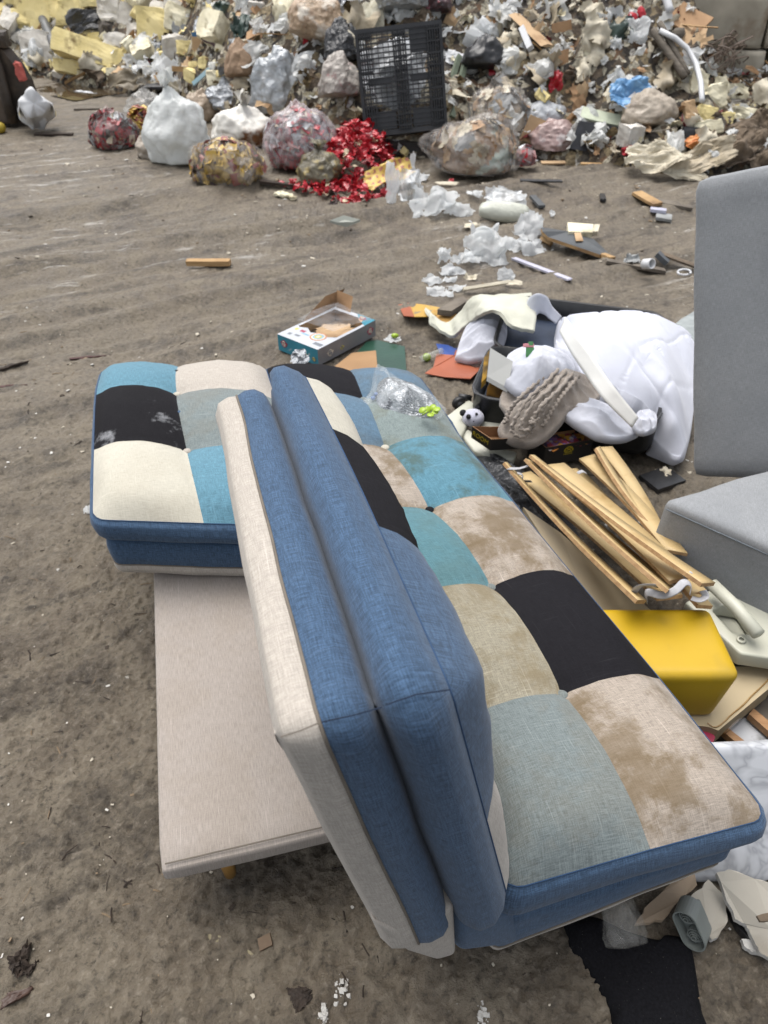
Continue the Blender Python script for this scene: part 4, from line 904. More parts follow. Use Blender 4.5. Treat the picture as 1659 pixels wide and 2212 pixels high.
# long mass of brown torn fabric on the right with a cream tarpaulin
for i, (x_, y_, w_, h_, rl, mt_, lb_) in enumerate([
    (1590, 320, 150, 96, -22, clothD, 'matted dark brown fabric heaped above the grey sofa'), (1630, 286, 90, 60, -30, clothD, 'brown rag bundle at the right edge above the matted fabric'),
    (1520, 352, 170, 62, -20, clothB, 'twisted beige tarpaulin trailing into the brown fabric'), (1418, 362, 130, 66, 8, clothC, 'pale cream tarpaulin lying at the heap foot'),
    (1470, 385, 120, 34, 14, clothC, 'ragged edge of cream cloth in front of the cream tarpaulin'), (1640, 350, 70, 60, -30, clothD, 'lower brown rag bundle touching the sofa back')]):
    sheet(x_, y_, w_, h_, mt_, lb_, 'torn_fabric', 'fabric', s=131 + i, amp=.55, roll=rl, pitch=-50, n=40, ragged=.25, smooth=False, lift=6)
board(1215, 350, 92, 12, card2, 'flat cardboard strip lying at the right foot of the heap', pitch=-80, roll=-3, name='cardboard_strip', cat='cardboard')
board(1292, 354, 74, 8, woodM, 'flat wooden strip right of the cardboard strip', pitch=-80, roll=3, name='wood_strip', cat='timber')
board(1168, 398, 90, 9, blk, 'thin black plastic strip in front of the large clear bag', pitch=-80, roll=2, name='black_strip', cat='strip')
sheet(1358, 328, 36, 26, red, 'dark red packet at the foot of the charcoal panel', 'red_packet', 'packet', s=141, amp=.6)
# ------------------------------------------------------------------ loose debris over the whole heap
kinds = {
 'foam': ('foam_lump', 'foam lump', [foamY, foamC, plast], 'broken foam lump among the rubble on the left part of the heap', 'foam lumps on the heap'),
 'cloth': ('rag_scrap', 'rag', [clothB, clothC, clothC, clothB], 'torn dirty rag tangled in the right part of the heap', 'rags tangled in the heap'),
 'film': ('film_scrap', 'plastic scrap', [whT, whP, whP], 'crumpled pale plastic scrap on the face of the heap', 'plastic scraps on the heap'),
 'card': ('cardboard_scrap', 'cardboard', [card, card2], 'torn brown cardboard scrap on the face of the heap', 'cardboard scraps on the heap'),
 'stick': ('wood_splinter', 'wood', [woodM, greyw], 'splintered piece of wood poking out of the heap', 'wood splinters in the heap'),
 'fibre': ('fibre_clump', 'insulation', [brnf, brnf, clothD], 'clump of brown insulation fibre on the heap', 'fibre clumps on the heap')}
rr = np.random.default_rng(5); cnt = 0
for i in range(640):
    px = rr.uniform(-40, 1700); py = rr.uniform(-30, 350)
    p = hit(px, py)
    if float(H(p[0], p[1])) < .06: continue
    if 560 < px < 960 and py > 90 and rr.random() < .75: continue
    if px > 1500 and rr.random() < .3: continue
    if px < 480: wts = [.34, .10, .26, .12, .10, .08]
    elif px < 1000: wts = [.06, .14, .30, .12, .12, .26]
    else: wts = [.06, .38, .30, .12, .10, .04]
    kd = list(kinds)[int(rr.choice(6, p=wts))]; nm, ct, ms, lb, gr = kinds[kd]; mt = ms[int(rr.integers(0, len(ms)))]
    s_ = int(rr.integers(0, 60)); w_ = 16 + 56 * rr.random() ** 1.8; h_ = w_ * rr.uniform(.5, 1)
    if kd == 'foam': g_ = chunk(w_ * .8, h_ * .7, h_ * .8, n=5, s=s_, rough=.12, round_=.08)
    elif kd == 'card': g_ = crumple(w_, h_, s=s_, amp=.2, n=6, ragged=.15)
    elif kd == 'stick':
        L_ = rr.uniform(35, 90); V = np.linspace([-L_ / 2, 0, 0], [L_ / 2, 0, 0], 4); V[1:3, 2] += rr.uniform(-2, 2); g_ = tube(V, rr.uniform(1.5, 4), 4, flat=.5)
    elif kd == 'fibre': g_ = crumple(w_, h_, s=s_, amp=.9, n=14, ragged=.4)
    else: g_ = crumple(w_ * 1.25, h_ * 1.35, s=s_, amp=.6, n=13, ragged=.45)
    heapobj(nm, g_, px, py, mt, lb, ct, roll=rr.uniform(-60, 60), yaw=rr.uniform(-40, 40), pitch=rr.uniform(-60, 5), group=gr, smooth=kd in ('cloth',), lift=rr.uniform(-2, 6), fwd=.4)
# fine shreds that nobody could count
shreds = [crumple(1, .8, s=q, amp=.6, n=5, ragged=0) for q in range(24)]
mb = MB(); ms = [clothD, clothC, whT, foamC, card, brnf, redd, foamY]
for i in range(3400):
    px = rr.uniform(-60, 1720); py = rr.uniform(-40, 350)
    x_ = rr.uniform(-6, 6.5); y_ = rr.uniform(6.2, 12.5)
    hh_ = float(H(x_, y_))
    if hh_ < .03: continue
    z_0 = float(G(x_, y_)) + hh_
    c_ = shreds[i % 24]
    sz = rr.uniform(.03, .12)
    V = xf(c_[0], rot(rr.uniform(-90, 90), rr.uniform(-90, 90), rr.uniform(0, 360)), (x_, y_, z_0 + .03), (sz * rr.uniform(.4, 2.2), sz, sz))
    left = x_ < -1.5
    pw = [.10, .08, .12, .26, .10, .12, .02, .20] if left else [.16, .28, .20, .10, .12, .08, .04, .02]
    mb.a(V, c_[1], int(rr.choice(8, p=pw)))
mb.add('shredded_waste', ms, kind='stuff', label='fine shreds of film, rag, foam and card covering the heap', cat='rubble')
# ------------------------------------------------------------------ left edge: excavator bucket, squashed tub, crate, ball
steel = M('muddy_steel', C('#2b241e'), C('#3d342b'), sc=7, rough=.6, bump=.6, bs=22, bd=.01, c3=C('#5a4c3e'), s3=4)
steelb = M('worn_brown_steel', C('#51453a'), C('#3d332b'), sc=6, rough=.6, bump=.5, bs=16, bd=.01, c3=C('#6c5d4e'), s3=3)
bp = U(20, 272, 0); bk_ = depth(bp) / FPX
bkt = empty('excavator_bucket', [bp[0], bp[1], 0], 'mud caked dark steel excavator bucket standing at the left edge', 'excavator bucket')
def bpt(px, py, dy=0): d = (py - 272); return np.array([bp[0] + (px - 20) * bk_, bp[1] + dy, -d * bk_ * .92 + .0])
outl = [(-70, 272), (60, 272), (66, 262), (76, 232), (80, 205), (78, 180), (68, 150), (52, 122), (34, 108), (0, 100), (-70, 98)]
mb = MB()
fr_ = np.array([bpt(*q) for q in outl]); bk2 = fr_ + [.05, .10, 0]; n_ = len(outl)
mb.a(np.concatenate([fr_, bk2]), [list(range(n_)), list(range(n_, 2 * n_))[::-1]] + [[i, (i + 1) % n_, (i + 1) % n_ + n_, i + n_][::-1] for i in range(n_)])
mb.add('side_plate', steel, parent=bkt)
back = fr_ + [-.55, 1.0, 0]; mb = MB(); i0 = 3
mb.a(np.concatenate([bk2[2:], back[2:]]), [[i, i + 1, i + 1 + n_ - 2, i + n_ - 2] for i in range(n_ - 3)]); mb.add('curved_shell', steel, parent=bkt)
V, F = rbox(44 * bk_, .04, 66 * bk_, .015); add('inner_panel', V + bpt(8, 188, -.03), F, steelb, parent=bkt, smooth=True)
V, F = rbox(50 * bk_, .05, 50 * bk_, .02); add('wear_plate', V + bpt(4, 238, -.04), F, steelb, parent=bkt, smooth=True)
V, F = tube([bpt(34, 112, -.06), bpt(40, 160, -.07), bpt(38, 215, -.07), bpt(36, 262, -.05)], .05, 8); add('rib', V, F, steel, parent=bkt, smooth=True)
for q in range(4):
    V, F = chunk(.16, .14, .13, n=3, s=q, rough=.1); add('tooth', V + bpt(6 + q * 14, 96 + abs(q - 1) * 3, .05), F, steel, parent=bkt)
V, F = chunk(16 * bk_, .05, 34 * bk_, n=4, s=5, rough=.2); add('warning_flag', V + bpt(79, 162, -.03), F, M('faded_red_flag', C('#b65a50'), rough=.7), parent=bkt)
# squashed tub
tb = U(92, 284, 0); kk = depth(tb) / FPX
tub = empty('squashed_tub', tb, 'squashed white plastic tub with a yellow label on the mud', 'tub')
V, F = lathe([(0, -.5), (.40, -.5), (.43, -.4), (.47, .3), (.49, .42), (.52, .44), (.52, .5), (.46, .5), (.42, .0), (0, -.3)], 40)
V = V * [72 * kk, 60 * kk, 60 * kk]; V += np.stack([fbm(V * 9, 2, 3), fbm(V * 9, 2, 5), fbm(V * 9, 2, 9)], -1) * .05
V = V @ rot(-108, 0, 24).T; V[:, 2] -= V[:, 2].min(); add('tub_body', V + tb, F, white, parent=tub, smooth=True)
V2, F2 = lathe([(.47, -.35), (.485, -.1), (.505, .18)], 40); V2 = V2 * [74 * kk, 62 * kk, 60 * kk]; keep = [f for f in F2 if V2[f].mean(0)[1] > -.2 and True]
V2 = V2 @ rot(-108, 0, 24).T; V2[:, 2] -= V2[:, 2].min() ; lo = .0
half = [f for f in F2 if V2[f].mean(0)[2] > V2[:, 2].mean() - .02]
add('printed_label', V2 + tb, half, M('tub_label', C('#c9b43c'), C('#c3c4bd'), sc=9, rough=.5, c3=C('#473e58'), s3=12, t3=(.56, .6)), parent=tub, smooth=True)
V, F = tube([tb + np.array([x_ * kk, -.02, z_ * kk]) for x_, z_ in ((-30, 48), (-22, 66), (-10, 60), (-4, 74))], .008, 6); add('handle', V, F, white, parent=tub, smooth=True)
# black crate
cr_ = hit(347, 216); kk = depth(cr_) / FPX
crate = empty('black_crate', [cr_[0], cr_[1], float(G(cr_[0], cr_[1]))], 'black plastic crate with an open front near the puddle', 'crate'); mb = MB()
for (x_, z_, w_, h_) in ((-24, 12, 10, 26), (24, 12, 10, 26), (0, 22, 40, 8), (0, 2, 40, 5), (-30, 8, 10, 16), (30, 10, 10, 20)):
    V, F = rbox(w_ * kk, 40 * kk, h_ * kk, .01, 3); mb.a(V + ORI[crate.name] + [x_ * kk, 0, z_ * kk + .03], F)
mb.add('crate_body', blk, parent=crate, smooth=True)
V, F = ico(3); pb_ = U(4, 288, .0); add('yellow_ball', V * .05 + pb_ + [0, 0, .05], F, M('yellow_skin', C('#a8922c'), C('#8f7b24'), rough=.5), label='small yellow ball on the mud at the left edge', cat='ball', smooth=True)
# ------------------------------------------------------------------ builders for the near clutter
def cat_(P, n):
    """Catmull-Rom resample of an open polyline"""
    P = np.asarray(P, float); N = len(P) - 1; t = np.linspace(0, N, n); i = np.minimum(t.astype(int), N - 1); f = (t - i)[:, None]
    g = lambda k: P[np.clip(k, 0, N)]
    p0 = np.where((i > 0)[:, None], g(i - 1), 2 * P[0] - P[1]); p3 = np.where((i < N - 1)[:, None], g(i + 2), 2 * P[N] - P[N - 1]); p1, p2 = g(i), g(i + 1)
    return .5 * (2 * p1 + (p2 - p0) * f + (2 * p0 - 5 * p1 + 4 * p2 - p3) * f ** 2 + (3 * p1 - p0 - 3 * p2 + p3) * f ** 3)
def gpt(px, py, lift=0.0):
    p = hit(px, py); p = p.copy(); p[2] = float(G(p[0], p[1])); return U(px, py, p[2] + lift)
def P_(q):
    return U(*q) if len(q) == 3 else gpt(*q)
def plate(name, pts, t, mt, label=None, cat=None, lift=0.0, bend=0, edge=None, sub=0, parent=None, **k):
    """flat polygon piece with real thickness; pts in px (+ optional z)"""
    W = [U(*q) if len(q) == 3 else gpt(q[0], q[1], lift + t) for q in pts]; W = np.array(W)
    if sub:  # jagged outline
        Q = []
        for i in range(len(W)):
            a_, b2 = W[i], W[(i + 1) % len(W)]
            for j in range(sub):
                q = a_ + (b2 - a_) * j / sub; q = q + np.append(np.random.default_rng(i * 31 + j).normal(size=2) * np.linalg.norm(b2 - a_) * .02 * (j > 0), 0); Q.append(q)
        W = np.array(Q)
    n_ = len(W); B = W - [0, 0, t]
    F = [list(range(n_))[::-1], list(range(n_, 2 * n_))] + [[i, (i + 1) % n_, (i + 1) % n_ + n_, i + n_] for i in range(n_)]
    a2 = sum(W[i][0] * W[(i + 1) % n_][1] - W[(i + 1) % n_][0] * W[i][1] for i in range(n_))
    if a2 > 0: F = [f[::-1] for f in F]
    return add(name, np.concatenate([W, B]), F, [mt, edge or mt], label=label, cat=cat, parent=parent, mi=[0, 0] + [1 if edge else 0] * n_, **k)
def ribbon(name, A, B, t, mt, label=None, cat=None, n=24, m=5, noise_=0, s=0, smooth=True, parent=None, ret=False, group=None, **k):
    """a strip of material between two edge polylines, with thickness t"""
    A = cat_([P_(q) for q in A], n); B = cat_([P_(q) for q in B], n)
    w_ = np.linspace(0, 1, m)[None, :, None]; S_ = A[:, None] * (1 - w_) + B[:, None] * w_
    du = np.gradient(S_, axis=0); dv = np.gradient(S_, axis=1); N = np.cross(du, dv); N /= np.linalg.norm(N, axis=-1, keepdims=True) + 1e-9
    if noise_: S_ = S_ + N * (fbm(S_ * 16, 3, s) * noise_)[..., None]
    top = S_.reshape(-1, 3); bot = (S_ - N * t).reshape(-1, 3); K = n * m
    F = gridF(n, m) + [[a + K for a in f[::-1]] for f in gridF(n, m)]
    per = [i * m for i in range(n)] + [(n - 1) * m + j for j in range(1, m)] + [i * m + m - 1 for i in range(n - 2, -1, -1)] + [j for j in range(m - 2, 0, -1)]
    F += [[per[i], per[(i + 1) % len(per)], per[(i + 1) % len(per)] + K, per[i] + K][::-1] for i in range(len(per))]
    o = add(name, np.concatenate([top, bot]), F, mt, label=label, cat=cat, smooth=False, parent=parent, group=group, **k)
    if smooth: 
        for p_ in o.data.polygons[:2 * (n - 1) * (m - 1)]: p_.use_smooth = True
    return o
def drape(name, out, inner, mt, label=None, cat=None, H_=.03, pw=2.2, folds=(.0, 20, 0), nz=.004, nf=14, t=.02, nr=26, na=96, s=0, quilt=0, parent=None, uvs=False, base=None, **k):
    """cloth lying over things: smooth height field inside a closed outline, controls in px + z"""
    O3 = np.array([P_(q) for q in out]); c0 = O3.mean(0)
    I3 = np.array([P_(q) for q in inner]) if inner else np.zeros((0, 3))
    R0 = cat_(np.concatenate([O3, O3[:1]]), na + 1)[:-1]
    if len(I3): c0 = I3[0] 
    rho = (np.linspace(0, 1, nr) ** .8)[None, :]
    XY = c0[None, None, :2] + (R0[:, None, :2] - c0[None, None, :2]) * rho[..., None]
    K = np.concatenate([O3, I3]); X0 = K[:, :2]
    phi = lambda r: np.where(r > 1e-9, r * r * np.log(r + 1e-9), 0)
    D = np.linalg.norm(X0[:, None] - X0[None], axis=-1); n_ = len(K)
    A_ = np.zeros((n_ + 3, n_ + 3)); A_[:n_, :n_] = phi(D) + np.eye(n_) * 1e-4; A_[:n_, n_] = 1; A_[:n_, n_ + 1:] = X0; A_[n_:, :n_] = A_[:n_, n_:].T
    c_ = np.linalg.solve(A_, np.append(K[:, 2], [0, 0, 0]))
    E = XY.reshape(-1, 2); Z = phi(np.linalg.norm(E[:, None] - X0[None], axis=-1)) @ c_[:n_] + c_[n_] + E @ c_[n_ + 1:]
    Z = Z.reshape(XY.shape[:2]); Z[:, -1] = R0[:, 2]
    a = R(folds[2]); q = XY @ np.array([[math.cos(a), -math.sin(a)], [math.sin(a), math.cos(a)]]); p3 = P3(XY[..., 0], XY[..., 1], s)
    wv = q[..., 0] * folds[1] + 1.6 * fbm(p3 * 6, 3, s); fo = (1 - np.abs(np.sin(wv))) ** 1.0 - .4
    bf = 1 - rho ** 8
    Z = Z + H_ * (1 - rho ** pw) + folds[0] * fo * (.08 + .92 * bf) * (.5 + .5 * fbm(p3 * 4, 2, s + 1)) * 1.4 + (nz * fbm(p3 * nf, 4, s + 2) * 2) * (.15 + .85 * bf) + bf * nz * 1.2 * (ridge(p3 * nf * .7, 3, s + 5) - .5)
    if quilt:
        for ang in (38, -38):
            a = R(ang); u_ = (XY[..., 0] * math.cos(a) + XY[..., 1] * math.sin(a) + .012 * fbm(p3 * 5, 2, 9)) / quilt; f_ = np.abs(u_ - np.round(u_)) * quilt
            Z = Z - .007 * np.exp(-(f_ / .006) ** 1.1)
    V = np.concatenate([XY, Z[..., None]], -1)
    sk = V[:, -1].copy(); sk[:, 2] -= t * .5; sk[:, :2] += (sk[:, :2] - c0[:2]) / (np.linalg.norm(sk[:, :2] - c0[:2], axis=1, keepdims=True) + 1e-9) * t * .15
    sk2 = V[:, -1].copy(); sk2[:, 2] -= t; sk2[:, :2] -= (sk2[:, :2] - c0[:2]) / (np.linalg.norm(sk2[:, :2] - c0[:2], axis=1, keepdims=True) + 1e-9) * t * .4
    if base is not None: sk2[:, 2] = np.minimum(sk2[:, 2], base); sk[:, 2] = (V[:, -1, 2] + sk2[:, 2]) / 2
    V = np.concatenate([V, sk[:, None], sk2[:, None]], 1); m_ = nr + 2
    VV = V.reshape(-1, 3); F = gridF(na, m_, wrapu=True)
    return add(name, VV, F, mt, label=label, cat=cat, smooth=True, parent=parent, uv=VV[:, :2] if uvs else None, **k)
def prism(name, top, h, mt, label=None, cat=None, parent=None, r=0, **k):
    """box from four top corners (px, py, z) dropped by h"""
    T_ = np.array([U(*q) for q in top]); n = len(T_); B = T_ - [0, 0, h]; a2 = sum(T_[i][0] * T_[(i + 1) % n][1] - T_[(i + 1) % n][0] * T_[i][1] for i in range(n))
    F = [list(range(n)), list(range(n, 2 * n))[::-1]] + [[i, i + n, (i + 1) % n + n, (i + 1) % n] for i in range(n)]
    if a2 < 0: F = [f[::-1] for f in F]
    return add(name, np.concatenate([T_, B]), F, mt, label=label, cat=cat, parent=parent, **k)
def quadmap(c):
    """bilinear map from (u,v) in the unit square to four 3D corners a,b,c,d (counter-clockwise)"""
    c = np.array(c); return lambda u, v: c[0] * (1 - u) * (1 - v) + c[1] * u * (1 - v) + c[2] * u * v + c[3] * (1 - u) * v
# ------------------------------------------------------------------ grey sofa on the right
greyF = fabric('fabric_grey_velour', C('#999c9f'), light=1.2, dark=.8, stain=.25, scol=C('#6f7275'), slub=.05, bump=.2, uvs=1.4)
gs = empty('grey_sofa_section', [1.25, 1.75, 0], 'grey velour sofa section with a tall backrest, cut off by the right edge', 'sofa')
gsn = 0
def slab(root, name, o, ax, ay, az, w_, d_, h_, r_, s, mt=greyF, n=15, wr=.004):
    V, F = rbox(w_, d_, h_, r_, n); q = V * 6
    V = V + np.array([w_, d_, h_]) / 2; uv = np.stack([V[:, 0] + V[:, 1] * .7, V[:, 2] + V[:, 1] * .7], -1)
    V = V + (fbm(q, 3, s) * wr)[:, None] * np.sign(V - np.array([w_, d_, h_]) / 2)
    return add(name, V[:, :1] * ax + V[:, 1:2] * ay + V[:, 2:] * az + o, F, mt, parent=root, smooth=True, uv=uv)
TL = np.array([.879, 2.15, 1.03]); BL = np.array([.999, 1.834, .20]); ax = np.array([.90, -.43, .27]); az = TL - BL; hb = np.linalg.norm(az); az /= hb; ay = np.cross(az, ax); ay /= np.linalg.norm(ay); ax = np.cross(ay, az)
slab(gs, 'backrest', BL, ax, ay, az, 1.05, .16, hb, .03, 1)
fl, frr = U(1423, 1098, .385), U(1659, 1204, .385); axs = frr - fl; axs[2] = 0; axs /= np.linalg.norm(axs); ays = np.array([.93, .37, 0])
slab(gs, 'seat_cushion', fl - [0, 0, .235], axs, ays, np.array([0, 0, 1.]), 1.0, .50, .27, .024, 2)
pts = [fl + axs * t + np.array([0, 0, .008]) - ays * .0015 for t in np.linspace(.02, .98, 30)]
V, F = tube(pts, .0018, 5); add('piping', V, F, M('grey_thread', C('#666d74'), rough=.9, bump=0), parent=gs, smooth=True)
# ------------------------------------------------------------------ suitcase and what spills out of it
scase = M('black_suitcase_shell', C('#17181a'), C('#1f2022'), sc=40, rough=.42, bump=.15); lin = M('grey_lining', C('#4b5462'), C('#39414d'), sc=8, rough=.8, bump=.4, bs=20)
P2 = U(1018, 846, .2); P3_ = U(1412, 922, .17); P1 = P2 + np.array([.09, .42, .0]); 
sx = P3_ - P2; sl_ = np.linalg.norm(sx[:2]); sx[2] = 0; sx /= np.linalg.norm(sx); sy = np.array([-sx[1], sx[0], 0])
case = empty('open_suitcase', [P2[0] + .3, P2[1] + .2, 0], 'open black suitcase overflowing with white bedding beside the sofa bed', 'suitcase')
def trayV(w_, d_, h_, r_, t_, n=28):
    an = []; 
    for (cx_, cy_, a0) in ((w_ - r_, d_ - r_, 0), (r_, d_ - r_, 90), (r_, r_, 180), (w_ - r_, r_, 270)):
        for a in np.linspace(a0, a0 + 90, 7): an.append((cx_ + r_ * math.cos(R(a)), cy_ + r_ * math.sin(R(a)), math.cos(R(a)), math.sin(R(a))))
    an = np.array(an); c_ = np.array([w_ / 2, d_ / 2]); prof = [(-.10, 0, 1), (-.045, .004, 1), (-.012, .022, 1), (0, .05, 1), (0, h_, 1), (.004, h_ + .003, 1), (.004, h_ + .010, 1), (-t_, h_ + .010, 1), (-t_, h_ * .5, 1), (-t_ - .01, .015, 1), (-.1, .012, 1)]
    V = []; n = len(an)
    for o_, z_0, _ in prof:
        V += [[x_ + nx_ * o_, y_ + ny_ * o_, z_0] for x_, y_, nx_, ny_ in an]
    F = []
    for i in range(len(prof) - 1):
        for j in range(n): F.append([i * n + j, i * n + (j + 1) % n, (i + 1) * n + (j + 1) % n, (i + 1) * n + j])
    F += [list(range(n))[::-1], [(len(prof) - 1) * n + j for j in range(n)]]
    return np.array(V), F
def loc3(V, o, X, Y, Z): return V[:, :1] * X + V[:, 1:2] * Y + V[:, 2:] * Z + o
so_ = np.array([P2[0], P2[1], .012]); tz = np.array([0, 0, 1.])
V, F = trayV(sl_ + .02, .44, .165, .07, .008); add('lower_shell', loc3(V, so_, sx, sy, tz), F, scase, parent=case, smooth=True)
zp, F = tube([(x_, y_, .172) for x_, y_ in [(sl_ + .024, .08), (sl_ + .0, .006), (sl_ - .06, -.006), (.07, -.006), (.01, .02), (-.006, .07), (-.006, .37), (.01, .43)]], .005, 6); add('zip', loc3(zp, so_, sx, sy, tz), F, M('zip_grey', C('#3c3d40'), rough=.6), parent=case, smooth=True)
V, F = trayV(sl_ + .02, .44, .13, .07, .008); lo_ = so_ + sy * .455 + [0, 0, .03]; la = R(7); LY = sy * math.cos(la) + tz * math.sin(la); LZ = -sy * math.sin(la) + tz * math.cos(la)
add('raised_lid', loc3(V, lo_, sx, LY, LZ), F, scase, parent=case, smooth=True)
V, F = rbox(sl_ - .03, .40, .02, .008); add('lid_lining', loc3(V + [sl_ / 2, .22, .03], lo_, sx, LY, LZ), F, M('navy_lining', C('#2e3a4f'), C('#232d3e'), sc=9, rough=.7, bump=.5, bs=15), parent=case, smooth=True)
V, F = rbox(sl_ - .04, .40, .02, .008); add('base_lining', loc3(V + [sl_ / 2, .22, .05], so_, sx, sy, tz), F, lin, parent=case, smooth=True)
wc = U(991, 871, .10)
V, F = lathe([(0, -.012), (.022, -.012), (.027, -.008), (.027, .008), (.022, .012), (0, .012)], 24); wh = add('wheel', V @ rot(90, 0, 20).T + wc, F, M('wheel_rubber', C('#141415'), rough=.5, bump=0), parent=case, smooth=True)
V, F = lathe([(0, -.014), (.011, -.014), (.013, -.013), (.013, .0135), (0, .0135)], 18); add('wheel_hub', V @ rot(90, 0, 20).T + wc, F, M('wheel_hub', C('#4a4b4e'), rough=.35, bump=0), parent=wh, smooth=True)
V, F = tube([wc + [.0, .018, .02], wc + [.05, .02, .01]], .014, 8); add('wheel_fork', V, F, scase, parent=case, smooth=True)
for t in (.30, .36, .42, .72):
    V, F = rbox(.022, .006, .010, .003, 3); add('latch', loc3(V + [sl_ * t, -.004, .10], so_, sx, sy, tz), F, M('grey_metal', C('#6f7174'), rough=.35, met=.6), parent=case, smooth=True)
clW = M('white_linen', C('#b8bac3'), C('#adb0ba'), sc=5, rough=.9, bump=.35, bs=60, bd=.003, sheen=.2); clD = M('white_duvet', C('#c6c9d4'), C('#bec1cd'), sc=4, rough=.9, bump=.25, bs=50, bd=.003, sheen=.2)
crmT = M('cream_topper', C('#b9b9ac'), C('#aeaea0'), sc=5, rough=.9, bump=.4, bs=90, bd=.003); knit = M('taupe_knit', C('#90877e'), C('#7f766d'), sc=30, rough=.95, bump=.8, bs=150, bd=.003, sheen=.3)
foamS = M('white_foam_sheet', C('#d0d0cc'), C('#c8c7c3'), sc=4, rough=.6, bump=.15, bs=60)
drape('quilted_duvet', [(1200, 735, .14), (1204, 700, .18), (1224, 682, .24), (1280, 674, .29), (1340, 670, .31), (1400, 674, .29), (1445, 692, .24), (1484, 714, .16), (1506, 745, .08), (1504, 830, .06), (1496, 905, .05), (1486, 955, .05), (1472, 986, .05), (1434, 972, .055), (1412, 944, .09), (1418, 910, .14), (1390, 870, .20), (1330, 835, .24), (1250, 800, .24)], [(1390, 790, .30), (1300, 740, .335), (1420, 735, .31), (1445, 850, .235), (1452, 920, .145)], clD, 'big white duvet with diamond quilting slumped beside the grey backrest', 'duvet', H_=.004, folds=(.014, 11, 55), nz=.0018, nf=7, t=.035, nr=48, na=180, s=3, quilt=.15, base=.0)
drape('white_sheet', [(985, 768, .05), (998, 725, .10), (1016, 690, .15), (1042, 668, .2), (1080, 672, .2), (1094, 700, .17), (1090, 730, .14), (1076, 762, .11), (1045, 770, .08), (1012, 774, .06)], [(1046, 715, .165)], clW, 'bunched white bed sheet hanging over the far corner of the suitcase', 'bed sheet', H_=.02, folds=(.035, 60, 75), nz=.006, nf=16, t=.04, nr=34, na=140, s=4)
ribbon('cream_topper', [(917, 668, .05), (938, 690, .03), (968, 700, .03), (1000, 672, .12), (1022, 650, .2), (1050, 640, .25), (1110, 641, .27), (1160, 652, .25)],
       [(930, 700, .05), (950, 718, .03), (985, 728, .04), (1018, 700, .14), (1040, 683, .22), (1070, 678, .27), (1105, 712, .25), (1152, 720, .22)], .014, crmT, 'cream mattress topper looped over the white bed sheet', 'mattress topper', n=60, m=16, noise_=.014, s=5)
ribbon('curled_felt', [(1138, 668, .24), (1143, 645, .30), (1160, 634, .33), (1180, 640, .31), (1190, 660, .26), (1212, 684, .20)], [(1150, 702, .20), (1152, 690, .22), (1163, 676, .24), (1176, 680, .23), (1184, 688, .21), (1200, 700, .18)], .006, clW, 'curled strip of white felt beside the cream topper', 'felt strip', n=40, m=8, noise_=.004)
plate('tent_panel', [(1015, 650), (1050, 640), (1148, 632), (1150, 650), (1090, 668), (1030, 672)], .02, crmT, 'flat cream panel lying behind the cream topper', 'panel', lift=.02)
prism('flat_white_carton', [(1059, 751, .355), (1108, 781, .34), (1097, 838, .245), (1052, 813, .25)], .02, M('carton_white', C('#d6d6d1'), C('#cbcbc6'), sc=3, rough=.7, bump=.1), 'flat white carton standing in the suitcase beside the pillow', 'carton')
prism('printed_game_box', [(1046, 772, .30), (1058, 755, .33), (1051, 815, .24), (1040, 826, .22)], .03, M('yellow_print_spine', C('#b48a2e'), C('#3a3226'), sc=28, rough=.5, bump=.1, c3=C('#b8b3a6'), s3=22, t3=(.55, .58), det=1), 'yellow and black printed game box leaning against the white carton', 'game box')
prism('brown_game_box', [(1058, 826, .23), (1090, 832, .23), (1126, 842, .22), (1098, 850, .2), (1052, 838, .2)], .05, M('brown_print', C('#8a6326'), C('#4a3420'), sc=18, rough=.5, bump=.1, c3=C('#3a5f8a'), s3=24, t3=(.6, .63), det=1), 'brown printed game box lying under the white carton', 'game box')
drape('white_pillow', [(1086, 812, .27), (1090, 786, .28), (1102, 762, .29), (1140, 746, .30), (1190, 750, .30), (1228, 768, .29), (1242, 795, .28), (1222, 814, .28), (1185, 834, .27), (1148, 846, .27), (1112, 838, .27)], [(1160, 790, .335)], clW, 'rumpled white pillow with a frilled edge lying in the suitcase', 'pillow', H_=.035, folds=(.010, 45, 30), nz=.008, nf=14, t=.05, nr=34, na=140, s=6)
gc = U(1144, 764, .365)
gcE = empty('green_toy_card', gc, 'small green and pink toy card lying on the white pillow', 'toy card')
for (dx_, dz_, w_, h_, mt_, nm_) in ((0, -.004, .030, .036, M('toy_green', C('#3f7a48'), rough=.6, bump=.05), 'card'), (-.006, .022, .040, .014, M('toy_pink', C('#c07f86'), rough=.6, bump=.05), 'pink_edge'), (.002, .028, .018, .016, MC['toy_green'], 'tab')):
    V, F = rbox(w_, .006, h_, .002, 3); add(nm_, V @ rot(-35, 0, 0).T + gc + [dx_, dz_ * .5, dz_ * .8 + .01], F, mt_, parent=gcE)
drape('knitted_jumper', [(1082, 868, .20), (1086, 846, .22), (1112, 838, .24), (1148, 838, .26), (1178, 812, .28), (1205, 795, .30), (1240, 800, .30), (1275, 816, .28), (1296, 850, .24), (1264, 876, .23), (1234, 878, .23), (1207, 914, .19), (1170, 948, .15), (1130, 955, .14), (1090, 942, .14), (1080, 918, .16), (1098, 892, .19)], [(1170, 868, .265), (1222, 835, .295), (1130, 910, .205)], knit, 'taupe cable knit jumper draped over the near side of the suitcase', 'jumper', H_=.0, folds=(.011, 62, 38), nz=.008, nf=18, t=.04, nr=44, na=180, s=7)
jump = bpy.data.objects['knitted_jumper']
